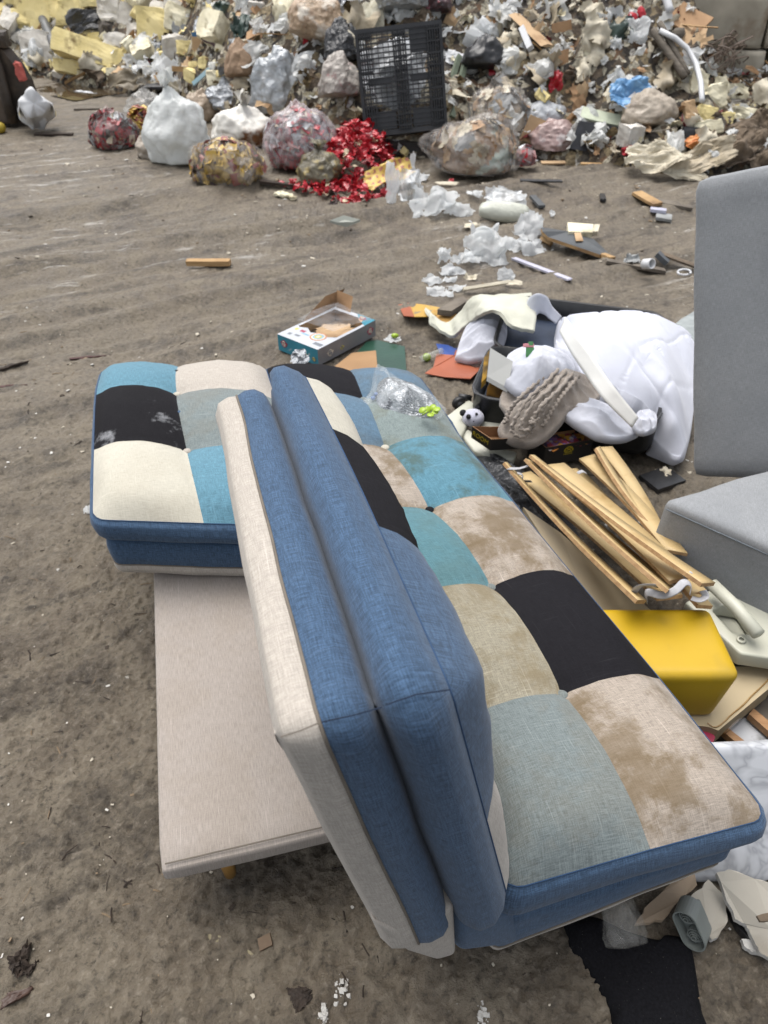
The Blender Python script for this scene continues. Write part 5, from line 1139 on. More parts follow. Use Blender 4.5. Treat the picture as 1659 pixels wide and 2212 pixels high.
for a_, (q) in enumerate([[(1205, 798, .318), (1175, 830, .300), (1140, 862, .278), (1116, 900, .232), (1106, 930, .182), (1128, 944, .168), (1156, 925, .20)],
                          [(1222, 800, .318), (1190, 838, .302), (1155, 868, .280), (1130, 905, .232), (1124, 926, .20), (1142, 928, .198), (1160, 905, .232), (1174, 870, .282)],
                          [(1237, 806, .316), (1206, 842, .300), (1174, 872, .282), (1152, 902, .238), (1148, 914, .224), (1166, 900, .236), (1190, 862, .284)],
                          [(1192, 798, .314), (1160, 826, .296), (1124, 858, .270), (1100, 888, .222), (1090, 915, .185)],
                          [(1250, 812, .312), (1222, 846, .292), (1196, 880, .252), (1172, 922, .196)]]):
    P = cat_([U(*c_) for c_ in q], 150); t_ = np.arange(150) * .55; P[:, 0] += .0028 * np.sin(t_); P[:, 2] += .0024 * np.cos(t_); rr_ = .0054 + .0018 * np.abs(np.sin(t_)); V, F = tube(P, rr_, 8)
    add('cable_rib', V, F, knit, parent=jump, smooth=True)
drape('white_towel_cloth', [(1212, 888, .21), (1232, 866, .23), (1262, 858, .24), (1310, 872, .23), (1350, 900, .21), (1378, 930, .19), (1348, 942, .18), (1290, 938, .18), (1246, 914, .19)], [(1290, 898, .225)], clW, 'smooth white cloth hanging over the front rim of the suitcase', 'cloth', H_=.004, folds=(.015, 55, 60), nz=.006, nf=12, t=.04, nr=28, na=110, s=8)
drape('folded_white_towel', [(1372, 900, .235), (1380, 888, .24), (1402, 884, .245), (1418, 896, .235), (1416, 922, .22), (1395, 932, .22), (1372, 924, .22)], [(1394, 905, .25)], clW, 'small folded white towel at the right end of the suitcase', 'towel', H_=.0, folds=(.022, 110, 10), nz=.006, nf=20, t=.03, nr=20, na=80, s=9)
ribbon('foam_packing_sheet', [(1208, 716, .40), (1229, 757, .38), (1262, 806, .35), (1302, 860, .31), (1366, 924, .24)], [(1220, 684, .44), (1250, 728, .43), (1284, 776, .40), (1330, 840, .34), (1380, 902, .27)], .010, foamS, 'thin white foam packing sheet standing between suitcase and duvet', 'foam sheet', n=40, m=6, noise_=.003)
plate('grey_board_back', [(1440, 715), (1470, 690), (1500, 672), (1540, 700), (1500, 740)], .12, M('pale_grey_cushion', C('#8d9393'), rough=.8), 'pale grey cushion edge behind the duvet and the grey sofa', 'cushion', lift=.0)
# panda plush
pc_ = U(1022, 903, .10); panda = empty('panda_plush', pc_ - [0, 0, .04], 'black and white panda soft toy peeping from under the suitcase', 'soft toy')
plw = M('plush_white', C('#b9b9c6'), C('#aaaab8'), sc=60, rough=.95, bump=.8, bs=180, bd=.003, sheen=.4); plb = M('plush_black', C('#141416'), C('#1c1c20'), sc=60, rough=.95, bump=.8, bs=180, bd=.003)
V, F = ico(4); hd = add('head', V * [.043, .038, .036] + pc_, F, plw, parent=panda, smooth=True)
V, F = ico(3); add('body', V * [.05, .05, .035] + pc_ + [.03, .06, -.03], F, plw, parent=panda, smooth=True)
fd = -ray(1022, 903); fd /= np.linalg.norm(fd); px_, py_, pz_ = frame([1, .3, 0], fd)
for (u_, v_, r_, mt_, nm_) in ((-.038, .026, .015, plb, 'ear'), (.026, .036, .014, plb, 'ear'), (-.018, .008, .011, plb, 'eye_patch'), (.014, .010, .010, plb, 'eye_patch'), (.0, -.012, .005, plb, 'nose')):
    V, F = ico(3); c_ = pc_ + px_ * u_ + py_ * v_ + fd * (.034 if nm_ != 'ear' else .0); add(nm_, V * (r_ * np.array([1, 1, 1])) * .9 + c_ - fd * r_ * .4, F, mt_, parent=hd, smooth=True)
for u_ in (-.017, .013):
    V, F = ico(2); add('eye', V * .0032 + pc_ + px_ * u_ + py_ * .009 + fd * .040, F, M('glossy_black', C('#0c0c0e'), rough=.1, bump=0), parent=hd, smooth=True)
# moulded white plastic panels under the suitcase
mould = M('moulded_white_plastic', C('#b4b4a6'), C('#a7a798'), sc=3, rough=.45, bump=.1, bs=60)
def mplate(name, pts, t, label, z=None, r=.008, cat='plastic panel'):
    o = plate(name, pts, t, mould, label, cat); bv = o.modifiers.new('b', 'BEVEL'); bv.width = r; bv.segments = 3; bv.limit_method = 'NONE'
    for p_ in o.data.polygons: p_.use_smooth = True
    return o
mplate('moulded_tray', [(958, 902, .09), (1012, 862, .11), (1030, 872, .11), (1000, 940, .07), (984, 952, .07)], .03, 'white moulded plastic panel left of the panda soft toy')
mplate('moulded_tray', [(1030, 925, .06), (1062, 888, .10), (1120, 890, .10), (1088, 940, .06)], .03, 'white moulded plastic panel right of the panda soft toy')
mplate('moulded_tray', [(992, 935, .06), (1012, 925, .07), (1050, 960, .06), (1118, 975, .05), (1110, 992, .04), (1070, 992, .04), (1025, 975, .045)], .035, 'bent white moulded panel under the lid of the black box')
# ------------------------------------------------------------------ black photo boxes
blc = M('black_card', C('#191716'), C('#201d1b'), sc=8, rough=.55, bump=.08); brc = M('inner_card', C('#8d6a4a'), C('#7c5b3d'), sc=5, rough=.8, bump=.1); yel = M('yellow_ink', C('#b5a01c'), rough=.5, bump=0)
def opentray(root, c4, h_, names=('outer_card', 'inner_card'), th=.003):
    T_ = np.array([U(*q) for q in c4]); c_ = T_.mean(0); B_ = T_ - [0, 0, h_]; I_ = T_ + (c_ - T_) * .03; J_ = B_ + (c_ - B_) * .03 + [0, 0, .004]
    add(names[0], np.concatenate([T_, B_]), [[i, i + 4, (i + 1) % 4 + 4, (i + 1) % 4] for i in range(4)] + [[7, 6, 5, 4]], blc, parent=root)
    add(names[1], np.concatenate([I_, J_, T_]), [[i, (i + 1) % 4, (i + 1) % 4 + 4, i + 4] for i in range(4)] + [[4, 5, 6, 7]] + [[i, (i + 1) % 4, (i + 1) % 4 + 8, i + 8][::-1] for i in range(4)], brc, parent=root)
    return T_, B_
bx = empty('black_photo_box', U(1215, 985, 0), 'open black card box with a yellow emblem and colourful prints inside', 'card box')
T_, B_ = opentray(bx, [(1179, 967, .105), (1282, 949, .105), (1248, 927, .105), (1148, 942, .105)], .085)
pm = [M('print_%d' % i, C(c_), rough=.4, bump=0) for i, c_ in enumerate(['#7d5a78', '#a86b2c', '#8e3b45', '#b0a6a4', '#3a3446', '#6a5aa0', '#b98a3a', '#2b2a2c'])]
mb = MB(); q_ = quadmap(T_ - [0, 0, .02]); r_ = np.random.default_rng(3)
for i in range(150):
    u_, v_ = r_.uniform(.06, .94), r_.uniform(.06, .94); c_ = q_(u_, v_); a_ = r_.uniform(0, 6.3); s_ = r_.uniform(.006, .014); X1 = np.array([math.cos(a_), math.sin(a_), 0]) * s_; Y1 = np.array([-math.sin(a_), math.cos(a_), .1]) * s_
    mb.a([c_ - X1 - Y1 + [0, 0, i * .00008], c_ + X1 - Y1 + [0, 0, i * .00008], c_ + X1 + Y1 + [0, 0, i * .00008], c_ - X1 + Y1 + [0, 0, i * .00008]], [[0, 1, 2, 3]], int(r_.integers(0, 8)))
mb.add('colour_prints', pm, parent=bx, kind='stuff')
# emblem: arch, crossed bars and two lines of small lettering as bars
fx = T_[1] - T_[0]; fx /= np.linalg.norm(fx); fz = np.array([0, 0, 1.]); fn = np.cross(fx, fz); fo = (T_[0] * .5 + T_[1] * .5) + fn * .0015 - fz * .035
mb = MB()
def seg(a_, b2, w_=.0035):
    a_ = np.array(a_); b2 = np.array(b2); d_ = (b2 - a_) / np.linalg.norm(b2 - a_); n_ = np.array([-d_[1], d_[0]]) * w_ / 2
    mb.a([fo + fx * p[0] + fz * p[1] for p in (a_ - n_, b2 - n_, b2 + n_, a_ + n_)], [[0, 1, 2, 3]])
ar = [(.017 * math.cos(R(a)), .002 + .019 * math.sin(R(a))) for a in range(0, 181, 20)]
for a_, b2 in zip(ar[:-1], ar[1:]): seg(a_, b2, .006)
seg((-.012, .002), (.009, .016)); seg((.012, .002), (-.009, .016)); seg((-.015, -.002), (.015, -.002), .004)
for i in range(7): seg((-.018 + i * .0053, -.010), (-.0150 + i * .0053, -.010), .005)
mb.add('yellow_emblem', yel, parent=bx)
ld = empty('black_box_lid', U(1095, 965, 0), 'black card lid with brown inside and yellow lettering, left of the box', 'box lid')
T_, B_ = opentray(ld, [(1062, 949, .14), (1176, 943, .13), (1150, 922, .13), (1020, 921, .15)], .05)
tx = bpy.data.curves.new('lid_lettering', 'FONT'); tx.body = 'ROOM'; tx.size = .026; tx.extrude = .0003; tx.align_x = 'CENTER'; tx.align_y = 'CENTER'
tmp_ = bpy.data.objects.new('tmp', tx); COL.objects.link(tmp_); bpy.context.view_layer.update(); me_ = bpy.data.meshes.new_from_object(tmp_.evaluated_get(bpy.context.evaluated_depsgraph_get())); bpy.data.objects.remove(tmp_); to = bpy.data.objects.new('yellow_lettering', me_); COL.objects.link(to); me_.materials.clear(); me_.materials.append(yel); to.parent = ld
fx = T_[0] - T_[3]; fx /= np.linalg.norm(fx); fz = np.array([0, 0, 1.]); fn = np.cross(fx, fz); fn /= np.linalg.norm(fn); fz = np.cross(fn, fx) 
pos = (T_[0] + T_[3]) / 2 + fn * .002 - fz * .024; Mx = Matrix(np.array([[*row, 0] for row in np.stack([fx, fz, fn], 1)] + [[0, 0, 0, 1]]).tolist())
Mx.translation = Vector((pos - ORI[ld.name]).tolist()); to.matrix_local = Mx
# ------------------------------------------------------------------ birch bed slats with white straps
slatM = M('birch_plywood', C('#b8a277'), C('#ae9568'), sc=4, rough=.5, bump=.1, bs=40, aniso=(1, 1, 1), c3=C('#9a7d4e'), s3=9, t3=(.6, .75))
slatE = M('plywood_edge', C('#a0825c'), C('#876845'), sc=60, rough=.7, bump=.2)
strapM = M('white_webbing', C('#a9a9ac'), C('#9b9b9e'), sc=80, rough=.85, bump=.4, bs=200, bd=.001)
SL = [ # far left edge, far right edge, near right, near left; z far, z near, sag
 ((1085, 1003), (1092, 1003), (1392, 1304), (1372, 1304), .12, .345, -.01, 'far left slat seen edge on beside the sofa bed', (.02, .06)),
 ((1118, 1028), (1140, 1026), (1468, 1295), (1424, 1296), .10, .350, -.02, 'wide birch slat whose blunt end overhangs the yellow box at left', None),
 ((1131, 995), (1144, 1000), (1444, 1278), (1438, 1282), .20, .375, .01, 'upright birch slat twisted on edge between two flat slats', (.0, .055)),
 ((1172, 1008), (1212, 1008), (1490, 1252), (1450, 1260), .17, .365, -.01, 'wide birch slat in the middle of the fan', None),
 ((1142, 988), (1152, 988), (1541, 1266), (1512, 1268), .21, .375, .02, 'longest slat crossing the whole fan to the right end', (.02, .05)),
 ((1256, 993), (1278, 989), (1478, 1205), (1440, 1190), .15, .30, .01, 'slat with a squared top leaning toward the grey sofa', None),
 ((1283, 972), (1292, 968), (1420, 1150), (1402, 1140), .16, .24, .01, 'narrow slat at the right of the fan top', (.0, .045)),
 ((1296, 968), (1316, 972), (1432, 1160), (1418, 1152), .15, .23, -.01, 'rightmost slat of the fan top, lying flat', None),
 ((1240, 1030), (1256, 1026), (1520, 1285), (1492, 1288), .09, .335, .0, 'dark edged slat partly hidden under the middle slats', None),
 ((1230, 1018), (1244, 1016), (1536, 1316), (1504, 1314), .07, .335, .0, 'lowest slat whose tip drops past the yellow box corner', (.0, .02)),
]
for i, (a_, b2, c_, d_, zf, zn, sg, lb, edge) in enumerate(SL):
    A = []; B = []
    for t in np.linspace(0, 1, 9):
        z0_ = zf + (zn - zf) * t + .035 * math.sin(math.pi * t) * (1 if sg >= 0 else -.3)
        bow = 6 * math.sin(math.pi * t) * (1 if i % 2 else -1)
        zl, zr = (z0_ + edge[1], z0_ + edge[0]) if edge else (z0_, z0_)
        if not edge: pass
        A.append((a_[0] + (d_[0] - a_[0]) * t + bow, a_[1] + (d_[1] - a_[1]) * t - bow * .5, zl)); B.append((b2[0] + (c_[0] - b2[0]) * t + bow, b2[1] + (c_[1] - b2[1]) * t - bow * .5, zr))
    if not edge:
        A = [(x - 5, y + 3, z) for x, y, z in A]; B = [(x + 6, y - 3, z) for x, y, z in B]
    o = ribbon('bed_slat', B, A, .010, slatM, lb, 'bed slat', n=28, m=3, group='birch bed slats')
    o.data.materials.append(slatE)
    n_ = 28; m_ = 3
    for p_ in o.data.polygons[2 * (n_ - 1) * (m_ - 1):]: p_.material_index = 1
def strap(q, w_, label, z=.37):
    P = cat_([U(*c_) for c_ in q], 40); V, F = tube(P, w_, 8, flat=.16)
    # flat ribbon: squash across the local normal by using the tube's flat factor
    return add('webbing_strap', V, F, strapM, label=label, cat='strap', smooth=True, group='white straps of the bed slats')
strap([(1366, 1284, .36), (1382, 1266, .41), (1412, 1264, .42), (1426, 1268, .40)], .009, 'left white strap looped around the slat end')
strap([(1396, 1300, .36), (1398, 1280, .39), (1430, 1286, .40), (1458, 1276, .42), (1478, 1258, .43), (1492, 1264, .42), (1490, 1284, .40)], .0095, 'long wavy white strap lying over the near slat ends')
strap([(1494, 1292, .38), (1512, 1296, .385), (1524, 1288, .39), (1518, 1276, .40)], .009, 'short white strap around the lowest slat')
strap([(1484, 1250, .40), (1478, 1240, .41), (1492, 1236, .42), (1500, 1246, .41)], .007, 'small white strap knot at the right slat ends')
strap([(1098, 1012, .19), (1120, 1012, .21), (1142, 1006, .22)], .010, 'straight white strap across the far left slats')
strap([(1118, 1022, .17), (1128, 1026, .16), (1130, 1038, .15), (1148, 1040, .16)], .008, 'hooked white strap below the straight far strap')
strap([(1240, 1036, .14), (1246, 1024, .17), (1258, 1018, .18), (1266, 1022, .17)], .008, 'white strap curling at the foot of the squared slat')
strap([(1280, 986, .12), (1292, 990, .13), (1302, 982, .14), (1316, 986, .13)], .008, 'white strap at the top of the rightmost slats')
# ------------------------------------------------------------------ things between sofa bed and grey sofa
drape('black_bin_liner', [(1020, 985, .02), (1060, 975, .04), (1120, 1010, .05), (1180, 1060, .04), (1230, 1120, .03), (1270, 1200, .03), (1230, 1220, .03), (1160, 1160, .05), (1100, 1080, .08)], [(1130, 1070, .09)], blkb, 'black bin liner crushed between the sofa bed and the slats', 'bin liner', H_=.02, folds=(.02, 40, 40), nz=.01, nf=12, t=.03, s=12)
prism('cream_board', [(1130, 1095, .13), (1210, 1150, .13), (1420, 1330, .17), (1290, 1345, .17)], .018, M('cream_laminate', C('#b9a98c'), C('#b0a083'), sc=3, rough=.5, bump=.05), 'cream laminate board lying under the slats', 'board')
ye = empty('yellow_storage_box', U(1450, 1420, .14), 'glossy yellow moulded box with rounded corners under the slat ends', 'storage box')
yp = M('yellow_plastic', C('#b39216'), C('#ab8a14'), sc=4, c3=C('#9c8224'), s3=9, t3=(.56, .8), rough=.42, bump=.12, bs=160, bd=.0006)
a_ = U(1522, 1309, .315); b2 = U(1588, 1438, .315); c_ = U(1265, 1309, .315); yx = a_ - c_; yx[2] = 0; yw = np.linalg.norm(yx); yx /= yw; yd = np.array([-yx[1], yx[0], 0]) * -1; yl = abs(np.dot(b2 - a_, yd)) + .028
V, F = rbox(yw + .03, yl, .18, .022, 15); V = V + np.array([yw / 2 - .0, yl / 2, -.09]); sc_ = 1 - .25 * (-V[:, 2:] / .18) ** 1.0 * np.array([[.28, .5, 0]]); cc2 = np.array([yw / 2, yl / 2, 0]); V = (V - cc2) * sc_ + cc2
add('moulded_shell', V[:, :1] * yx + V[:, 1:2] * yd + V[:, 2:] * tz + np.array([c_[0], a_[1], .315]), F, yp, parent=ye, smooth=True)
# white moulded frame with a square opening
wf = empty('moulded_table_frame', U(1600, 1370, .2), 'white moulded plastic table frame with an opening, beside the yellow box', 'table frame')
zf = .22
def ringplate(outer, inner, t, parent, mt, name):
    O_ = np.array([U(*q) for q in outer]); I_ = np.array([U(*q) for q in inner]); n_ = len(O_); V = np.concatenate([O_, I_, O_ - [0, 0, t], I_ - [0, 0, t]])
    F = []
    for i in range(n_):
        j = (i + 1) % n_; F += [[i, j, j + n_, i + n_], [i + 2 * n_, i + 3 * n_, j + 3 * n_, j + 2 * n_], [i, i + 2 * n_, j + 2 * n_, j], [i + n_, j + n_, j + 3 * n_, i + 3 * n_]]
    o = add(name, V, F, mt, parent=parent); bv = o.modifiers.new('b', 'BEVEL'); bv.width = .006; bv.segments = 3; bv.limit_method = 'NONE'
    for p_ in o.data.polygons: p_.use_smooth = True
ringplate([(1480, 1300, zf), (1545, 1268, zf), (1660, 1300, zf), (1800, 1380, zf), (1800, 1440, zf), (1600, 1412, zf)], [(1540, 1318, zf), (1562, 1306, zf), (1600, 1312, zf), (1634, 1362, zf), (1630, 1370, zf), (1582, 1366, zf)], .045, wf, mould, 'frame_plate')
V, F = tube([U(1538, 1262, .27), U(1590, 1312, .27), U(1638, 1370, .265)], .017, 12); add('frame_bar', V, F, mould, parent=wf, smooth=True)
prism('recess_floor', [(1500, 1290, .17), (1680, 1290, .17), (1680, 1400, .17), (1520, 1400, .17)], .01, mould, parent=wf)
for (x_, y_) in ((1572, 1300), (1600, 1384)):
    V, F = lathe([(.006, .0), (.010, .0), (.011, .003), (.010, .006), (.006, .006)], 20); add('screw_socket', V + U(x_, y_, zf + .001), F, mould, parent=wf, smooth=True)
# taped parcel
tp = empty('taped_parcel', U(1590, 1540, .1), 'flat beige parcel sealed with shiny brown tape below the yellow box', 'parcel')
prism('carton', [(1440, 1560, .14), (1500, 1440, .14), (1680, 1440, .14), (1672, 1478, .14), (1552, 1578, .14), (1530, 1570, .14)], .06, M('beige_carton', C('#a8997c'), C('#9f9073'), sc=3, rough=.7, bump=.08), parent=tp)
ribbon('brown_tape', [(1528, 1560, .145), (1552, 1566, .146), (1600, 1524, .146), (1664, 1462, .146), (1700, 1430, .146)], [(1540, 1594, .085), (1556, 1590, .08), (1606, 1548, .08), (1668, 1486, .08), (1706, 1450, .08)], .002, M('brown_tape', C('#85683c'), C('#9b7f54'), sc=14, rough=.18, bump=.8, bs=30, bd=.01, coat=.5), n=30, m=6, noise_=.004, parent=tp)
prism('grey_rubble_board', [(1600, 1560, .05), (1640, 1510, .05), (1720, 1490, .05), (1720, 1600, .05)], .02, greyw, 'brown grey board at the right edge beyond the parcel', 'board')
prism('pine_batten', [(1618, 1542, .09), (1628, 1530, .09), (1700, 1590, .09), (1690, 1606, .09)], .02, M('planed_pine', C('#9a7550'), C('#8a6642'), sc=20, rough=.6, bump=.1, aniso=(1, 8, 1)), 'planed pine batten sloping down at the right edge', 'batten')
prism('pine_batten', [(1560, 1578, .08), (1572, 1572, .08), (1615, 1605, .08), (1600, 1612, .08)], .02, MC['planed_pine'], 'short pine batten under the taped parcel', 'batten')
prism('white_splashed_sheet', [(1575, 1570, .06), (1600, 1545, .06), (1690, 1600, .06), (1600, 1615, .06)], .006, M('splashed_white', C('#b7b9bc'), C('#aeb0b4'), sc=4, rough=.35, bump=.1, c3=C('#6d6e6c'), s3=14, t3=(.55, .7)), 'white sheet splashed with grey dirt behind the bath panel', 'sheet')
prism('crimson_folder', [(1520, 1560, .12), (1545, 1592, .12), (1540, 1605, .12), (1510, 1590, .12)], .01, M('crimson_card', C('#962243'), rough=.5, bump=0), 'corner of a crimson folder beside the soiled beige patch', 'folder')
# marbled bath panel
bpn = empty('marbled_bath_panel', [.95, .72, 0], 'white marble patterned bath panel standing beyond the sofa bed seat', 'bath panel')
mm, nt, b = base('marbled_acrylic'); oc = nt.nodes.new('ShaderNodeTexCoord').outputs['Object']
ve = noiseN(nt, oc, 5, 3, .5, dist=2.2); col = rampN(nt, ve, [(.40, C('#bbbdc1')), (.48, C('#a9abaf')), (.51, C('#97999d')), (.56, C('#b0b2b6')), (.66, C('#bfc1c5'))]); nt.links.new(col, b.inputs['Base Color'])
b.inputs['Roughness'].default_value = .25
V, F = rbox(.62, .03, .31, .012, 17)
V[:, 1] -= (.012 * np.exp(-((V[:, 0] + .16) / .02) ** 2) - .010 * ((V[:, 0] > -.10) & (V[:, 0] < .28)) * np.clip((V[:, 2] + .12) * 30, 0, 1) * np.clip((.10 - V[:, 2]) * 30, 0, 1)) * (V[:, 1] < 0)
add('acrylic_face', (V + [.31, 0, .155]) @ rot(-33, 0, 3).T + [.655, .665, .0], F, mm, parent=bpn, smooth=True)
# broken plasterboard and small finds at the lower right
pb = M('plasterboard', C('#a29d92'), C('#989287'), sc=3, rough=.9, bump=.15, bs=40, c3=C('#857d70'), s3=5); pbe = M('plaster_core', C('#b5b3ae'), C('#9f9c96'), sc=40, rough=.95, bump=.6)
plate('plasterboard_piece', [(1490, 1938), (1530, 1900), (1566, 1935), (1572, 1990), (1552, 2024), (1538, 2030), (1500, 1975)], .014, pb, 'broken plasterboard piece leaning behind the grey plastic housing', 'plasterboard', lift=.02, edge=pbe, sub=5)
plate('plasterboard_piece', [(1548, 1885, .09), (1575, 1878, .10), (1665, 1908, .10), (1680, 2080, .03), (1645, 2060, .03), (1625, 2025, .035), (1612, 1998, .04), (1588, 1985, .05)], .012, pb, 'largest plasterboard sheet below the marbled bath panel', 'plasterboard', edge=pbe, sub=5)
plate('plasterboard_piece', [(1602, 2028), (1640, 2030), (1670, 2048), (1670, 2066), (1630, 2058), (1608, 2044)], .012, pbe, 'small torn white plasterboard strip at the right edge', 'plasterboard', lift=.008, sub=4)
plate('black_rubber_strip', [(1570, 1960), (1580, 1955), (1640, 2020), (1630, 2036), (1600, 2010)], .02, blk, 'black rubber strip under the largest plasterboard sheet', 'rubber strip')
plate('brown_splinter', [(1635, 1978, .12), (1670, 1968, .12), (1672, 1990, .12), (1642, 1990, .12)], .006, clothD, 'brown splinter lying on the largest plasterboard sheet', 'splinter', sub=3)
plate('torn_underlay', [(1372, 1996), (1392, 1962), (1440, 1915), (1500, 1885), (1506, 1912), (1462, 1950), (1432, 1988)], .012, M('tan_underlay', C('#8d7d6a'), C('#7d6d5a'), sc=5, rough=.8, bump=.4, c3=C('#6a4a26'), s3=9), 'tan torn underlay piece below the seat of the sofa bed', 'underlay', lift=.02, sub=4)
drape('black_cloth', [(1215, 1990), (1235, 2050), (1262, 2095), (1300, 2145), (1322, 2185), (1345, 2260), (1525, 2260), (1515, 2180), (1505, 2110), (1496, 2060), (1485, 2030), (1440, 2020), (1420, 2030), (1350, 2010), (1280, 1980)], [], M('black_felt', C('#0f0f11'), C('#17171a'), sc=200, rough=.95, bump=.6, bs=300, bd=.001, c3=C('#4a4844'), s3=260, t3=(.69, .72), spec=.1), 'black felt cloth lying flat on the mud at the lower right', 'cloth', H_=.022, pw=8, folds=(.0, 10, 0), nz=.002, nf=8, t=.03, nr=30, na=120, s=16)
cw = empty('clear_plastic_wrap', U(1345, 2010, .02), 'crumpled clear plastic wrap lying on the black felt cloth', 'plastic wrap')
fC = film('crackled_clear_film', C('#cbc9c2'), .03, .08, .12)
for q_, s_ in ((0, 3), (1, 8)):
    V, F = bagV(.075, .055 - q_ * .01, .15 - q_ * .03, s=s_, neck=0, cr=.22, lump=.15, sub=3); V = V @ rot(-62, 0, 8).T + U(1352 - q_ * 6, 2052, .012); V[:, 2] += .008 - min(0, V[:, 2].min())
    add('film_layer', V, F, fC, parent=cw, smooth=False)
# grey plastic twin-spring housing
hg = U(1493, 2000, .045); gear = empty('grey_plastic_housing', hg - [0, 0, .04], 'oval grey plastic housing with two spring coils inside', 'plastic housing')
gm_ = M('grey_plastic', C('#6f7471'), C('#676c69'), sc=9, rough=.45, bump=.1); la_ = U(1480, 1972, .07); lb_ = U(1508, 2036, .02); lx = lb_ - la_; lx /= np.linalg.norm(lx)
vn_ = -ray(1493, 2000) + np.array([-.9, .1, .2]); vn_ /= np.linalg.norm(vn_); lz = vn_ - lx * np.dot(vn_, lx); lz /= np.linalg.norm(lz); ly = np.cross(lz, lx)
def stad(r_, L_, n=14): return [(L_ / 2 + r_ * math.cos(R(a)), r_ * math.sin(R(a))) for a in np.linspace(-90, 90, n)] + [(-L_ / 2 - r_ * math.cos(R(a)), -r_ * math.sin(R(a))) for a in np.linspace(-90, 90, n)]
def ringwall(r0, r1, L_, z0, z1, c_=0.0):
    a_ = np.array([(x + c_, y) for x, y in stad(r1, L_)]); b2 = np.array([(x + c_, y) for x, y in stad(r0, L_)]); n_ = len(a_)
    V = np.concatenate([np.c_[a_, np.full(n_, z0)], np.c_[a_, np.full(n_, z1)], np.c_[b2, np.full(n_, z1)], np.c_[b2, np.full(n_, z0)]]); F = []
    for k_ in range(4):
        for i in range(n_): j = (i + 1) % n_; k2 = (k_ + 1) % 4; F.append([k_ * n_ + i, k_ * n_ + j, k2 * n_ + j, k2 * n_ + i])
    return V, F
def gl(V): return V[:, :1] * lx + V[:, 1:2] * ly + V[:, 2:] * lz + hg
V, F = ringwall(.0205, .0235, .045, -.03, .016); add('outer_wall', gl(V), F, gm_, parent=gear, smooth=False)
V, F = ringwall(.0001, .0225, .045, -.03, -.012); add('back_plate', gl(V), F, gm_, parent=gear)
V, F = rbox(.05, .03, .02, .004); add('rear_boss', gl(V + [0, 0, -.038]), F, gm_, parent=gear, smooth=True)
for cx_ in (-.021, .021):
    mb = MB()
    for r_ in (.015, .0118, .0088, .0055): 
        V, F = ringwall(r_ - .0016, r_, .0001, -.012, .012 - r_ * .9 + .004, cx_); mb.a(gl(V), F)
    mb.add('spring_coil', gm_, parent=gear, smooth=False)
mb = MB()
for i in range(22):
    p_ = stad(.0185, .045)[int(i * 28 / 22)]; V, F = ico(1); mb.a(gl(V * .0018 + [p_[0], p_[1], -.002]), F)
mb.add('studs', gm_, parent=gear, smooth=True)
# ------------------------------------------------------------------ toy box, folders, packets round the far end of the sofa bed
tb_ = empty('toy_carton', U(700, 730, 0), 'turquoise and white toy carton with a torn clear window beside the sofa bed', 'carton')
TZ = .085; tA, tB, tC = U(599, 722, TZ), U(686, 756, TZ), U(811, 692, TZ); tD = tA + tC - tB; BA, BB, BC, BD = [q * [1, 1, 0] + [0, 0, .004] for q in (tA, tB, tC, tD)]
teal_c = M('turquoise_card', C('#2f7f92'), C('#2a7487'), sc=9, rough=.5, bump=.05, c3=C('#8f9aa0'), s3=16, t3=(.66, .7)); grc = M('silver_grey_card', C('#7f7f82'), C('#747477'), sc=9, rough=.5, bump=.05); wtc = M('white_card', C('#b0b3b8'), C('#a9acb1'), sc=9, rough=.4, bump=.05)
add('turquoise_side', [tA, tB, BB, BA], [[0, 3, 2, 1]], teal_c, parent=tb_); add('grey_side', [tB, tC, BC, BB], [[0, 3, 2, 1]], grc, parent=tb_)
add('far_side', [tC, tD, BD, BC], [[0, 3, 2, 1]], teal_c, parent=tb_); add('back_side', [tD, tA, BA, BD], [[0, 3, 2, 1]], grc, parent=tb_)
q_ = quadmap([tA, tB, tC, tD])   # u along A->B, v along B->C
def face(name, uv_, mt, parent, up=.0012, qm=None):
    qm = qm or q_; V = np.array([qm(*p) for p in uv_]) + [0, 0, up]; return add(name, V, [list(range(len(V)))], mt, parent=parent)
face('white_top_print', [(0, 0), (1, 0), (1, .42), (.93, .36), (.80, .30), (.62, .34), (.42, .27), (.25, .34), (.1, .30), (0, .34)], wtc, tb_)
face('top_edge_strip', [(.93, .36), (1, .42), (1, 1), (0, 1), (0, .34), (.06, .33), (.07, .93), (.93, .93)], wtc, tb_, up=.0008)
face('turquoise_corner', [(.80, .86), (1, .80), (1, 1), (.55, 1)], teal_c, tb_, up=.0018)
face('torn_card_tab', [(.74, .88), (.86, .84), (.80, .97), (.66, .98)], card2, tb_, up=.0024)
inn = quadmap([q * .94 + (tA + tB + tC + tD) / 4 * .06 for q in (tA, tB, tC, tD)])
mb = MB(); g_ = [np.array([inn(u, v) for v in (0, 1)]) for u in (0, 1)]
fl_ = [inn(u, v) * [1, 1, 0] + [0, 0, .02] for u, v in ((0, 0), (1, 0), (1, 1), (0, 1))]; tp_ = [inn(u, v) - [0, 0, .002] for u, v in ((0, 0), (1, 0), (1, 1), (0, 1))]
mb.a(fl_ + tp_, [[0, 1, 2, 3]] + [[i, (i + 1) % 4, (i + 1) % 4 + 4, i + 4] for i in range(4)]); mb.add('inner_card_tray', card2, parent=tb_)
V, F = crumple(.20, .13, s=5, amp=.25, n=16, ragged=.1, curl=.2); add('crushed_insert', V @ rot(-80, 0, 30).T + inn(.5, .62) - [0, 0, .04], F, card2, parent=tb_, smooth=True)
bf = [tD, tA * .35 + tD * .65]; e1 = q_(0, .40); e2 = q_(0, .98); up_ = np.array([.05, .07, .075])
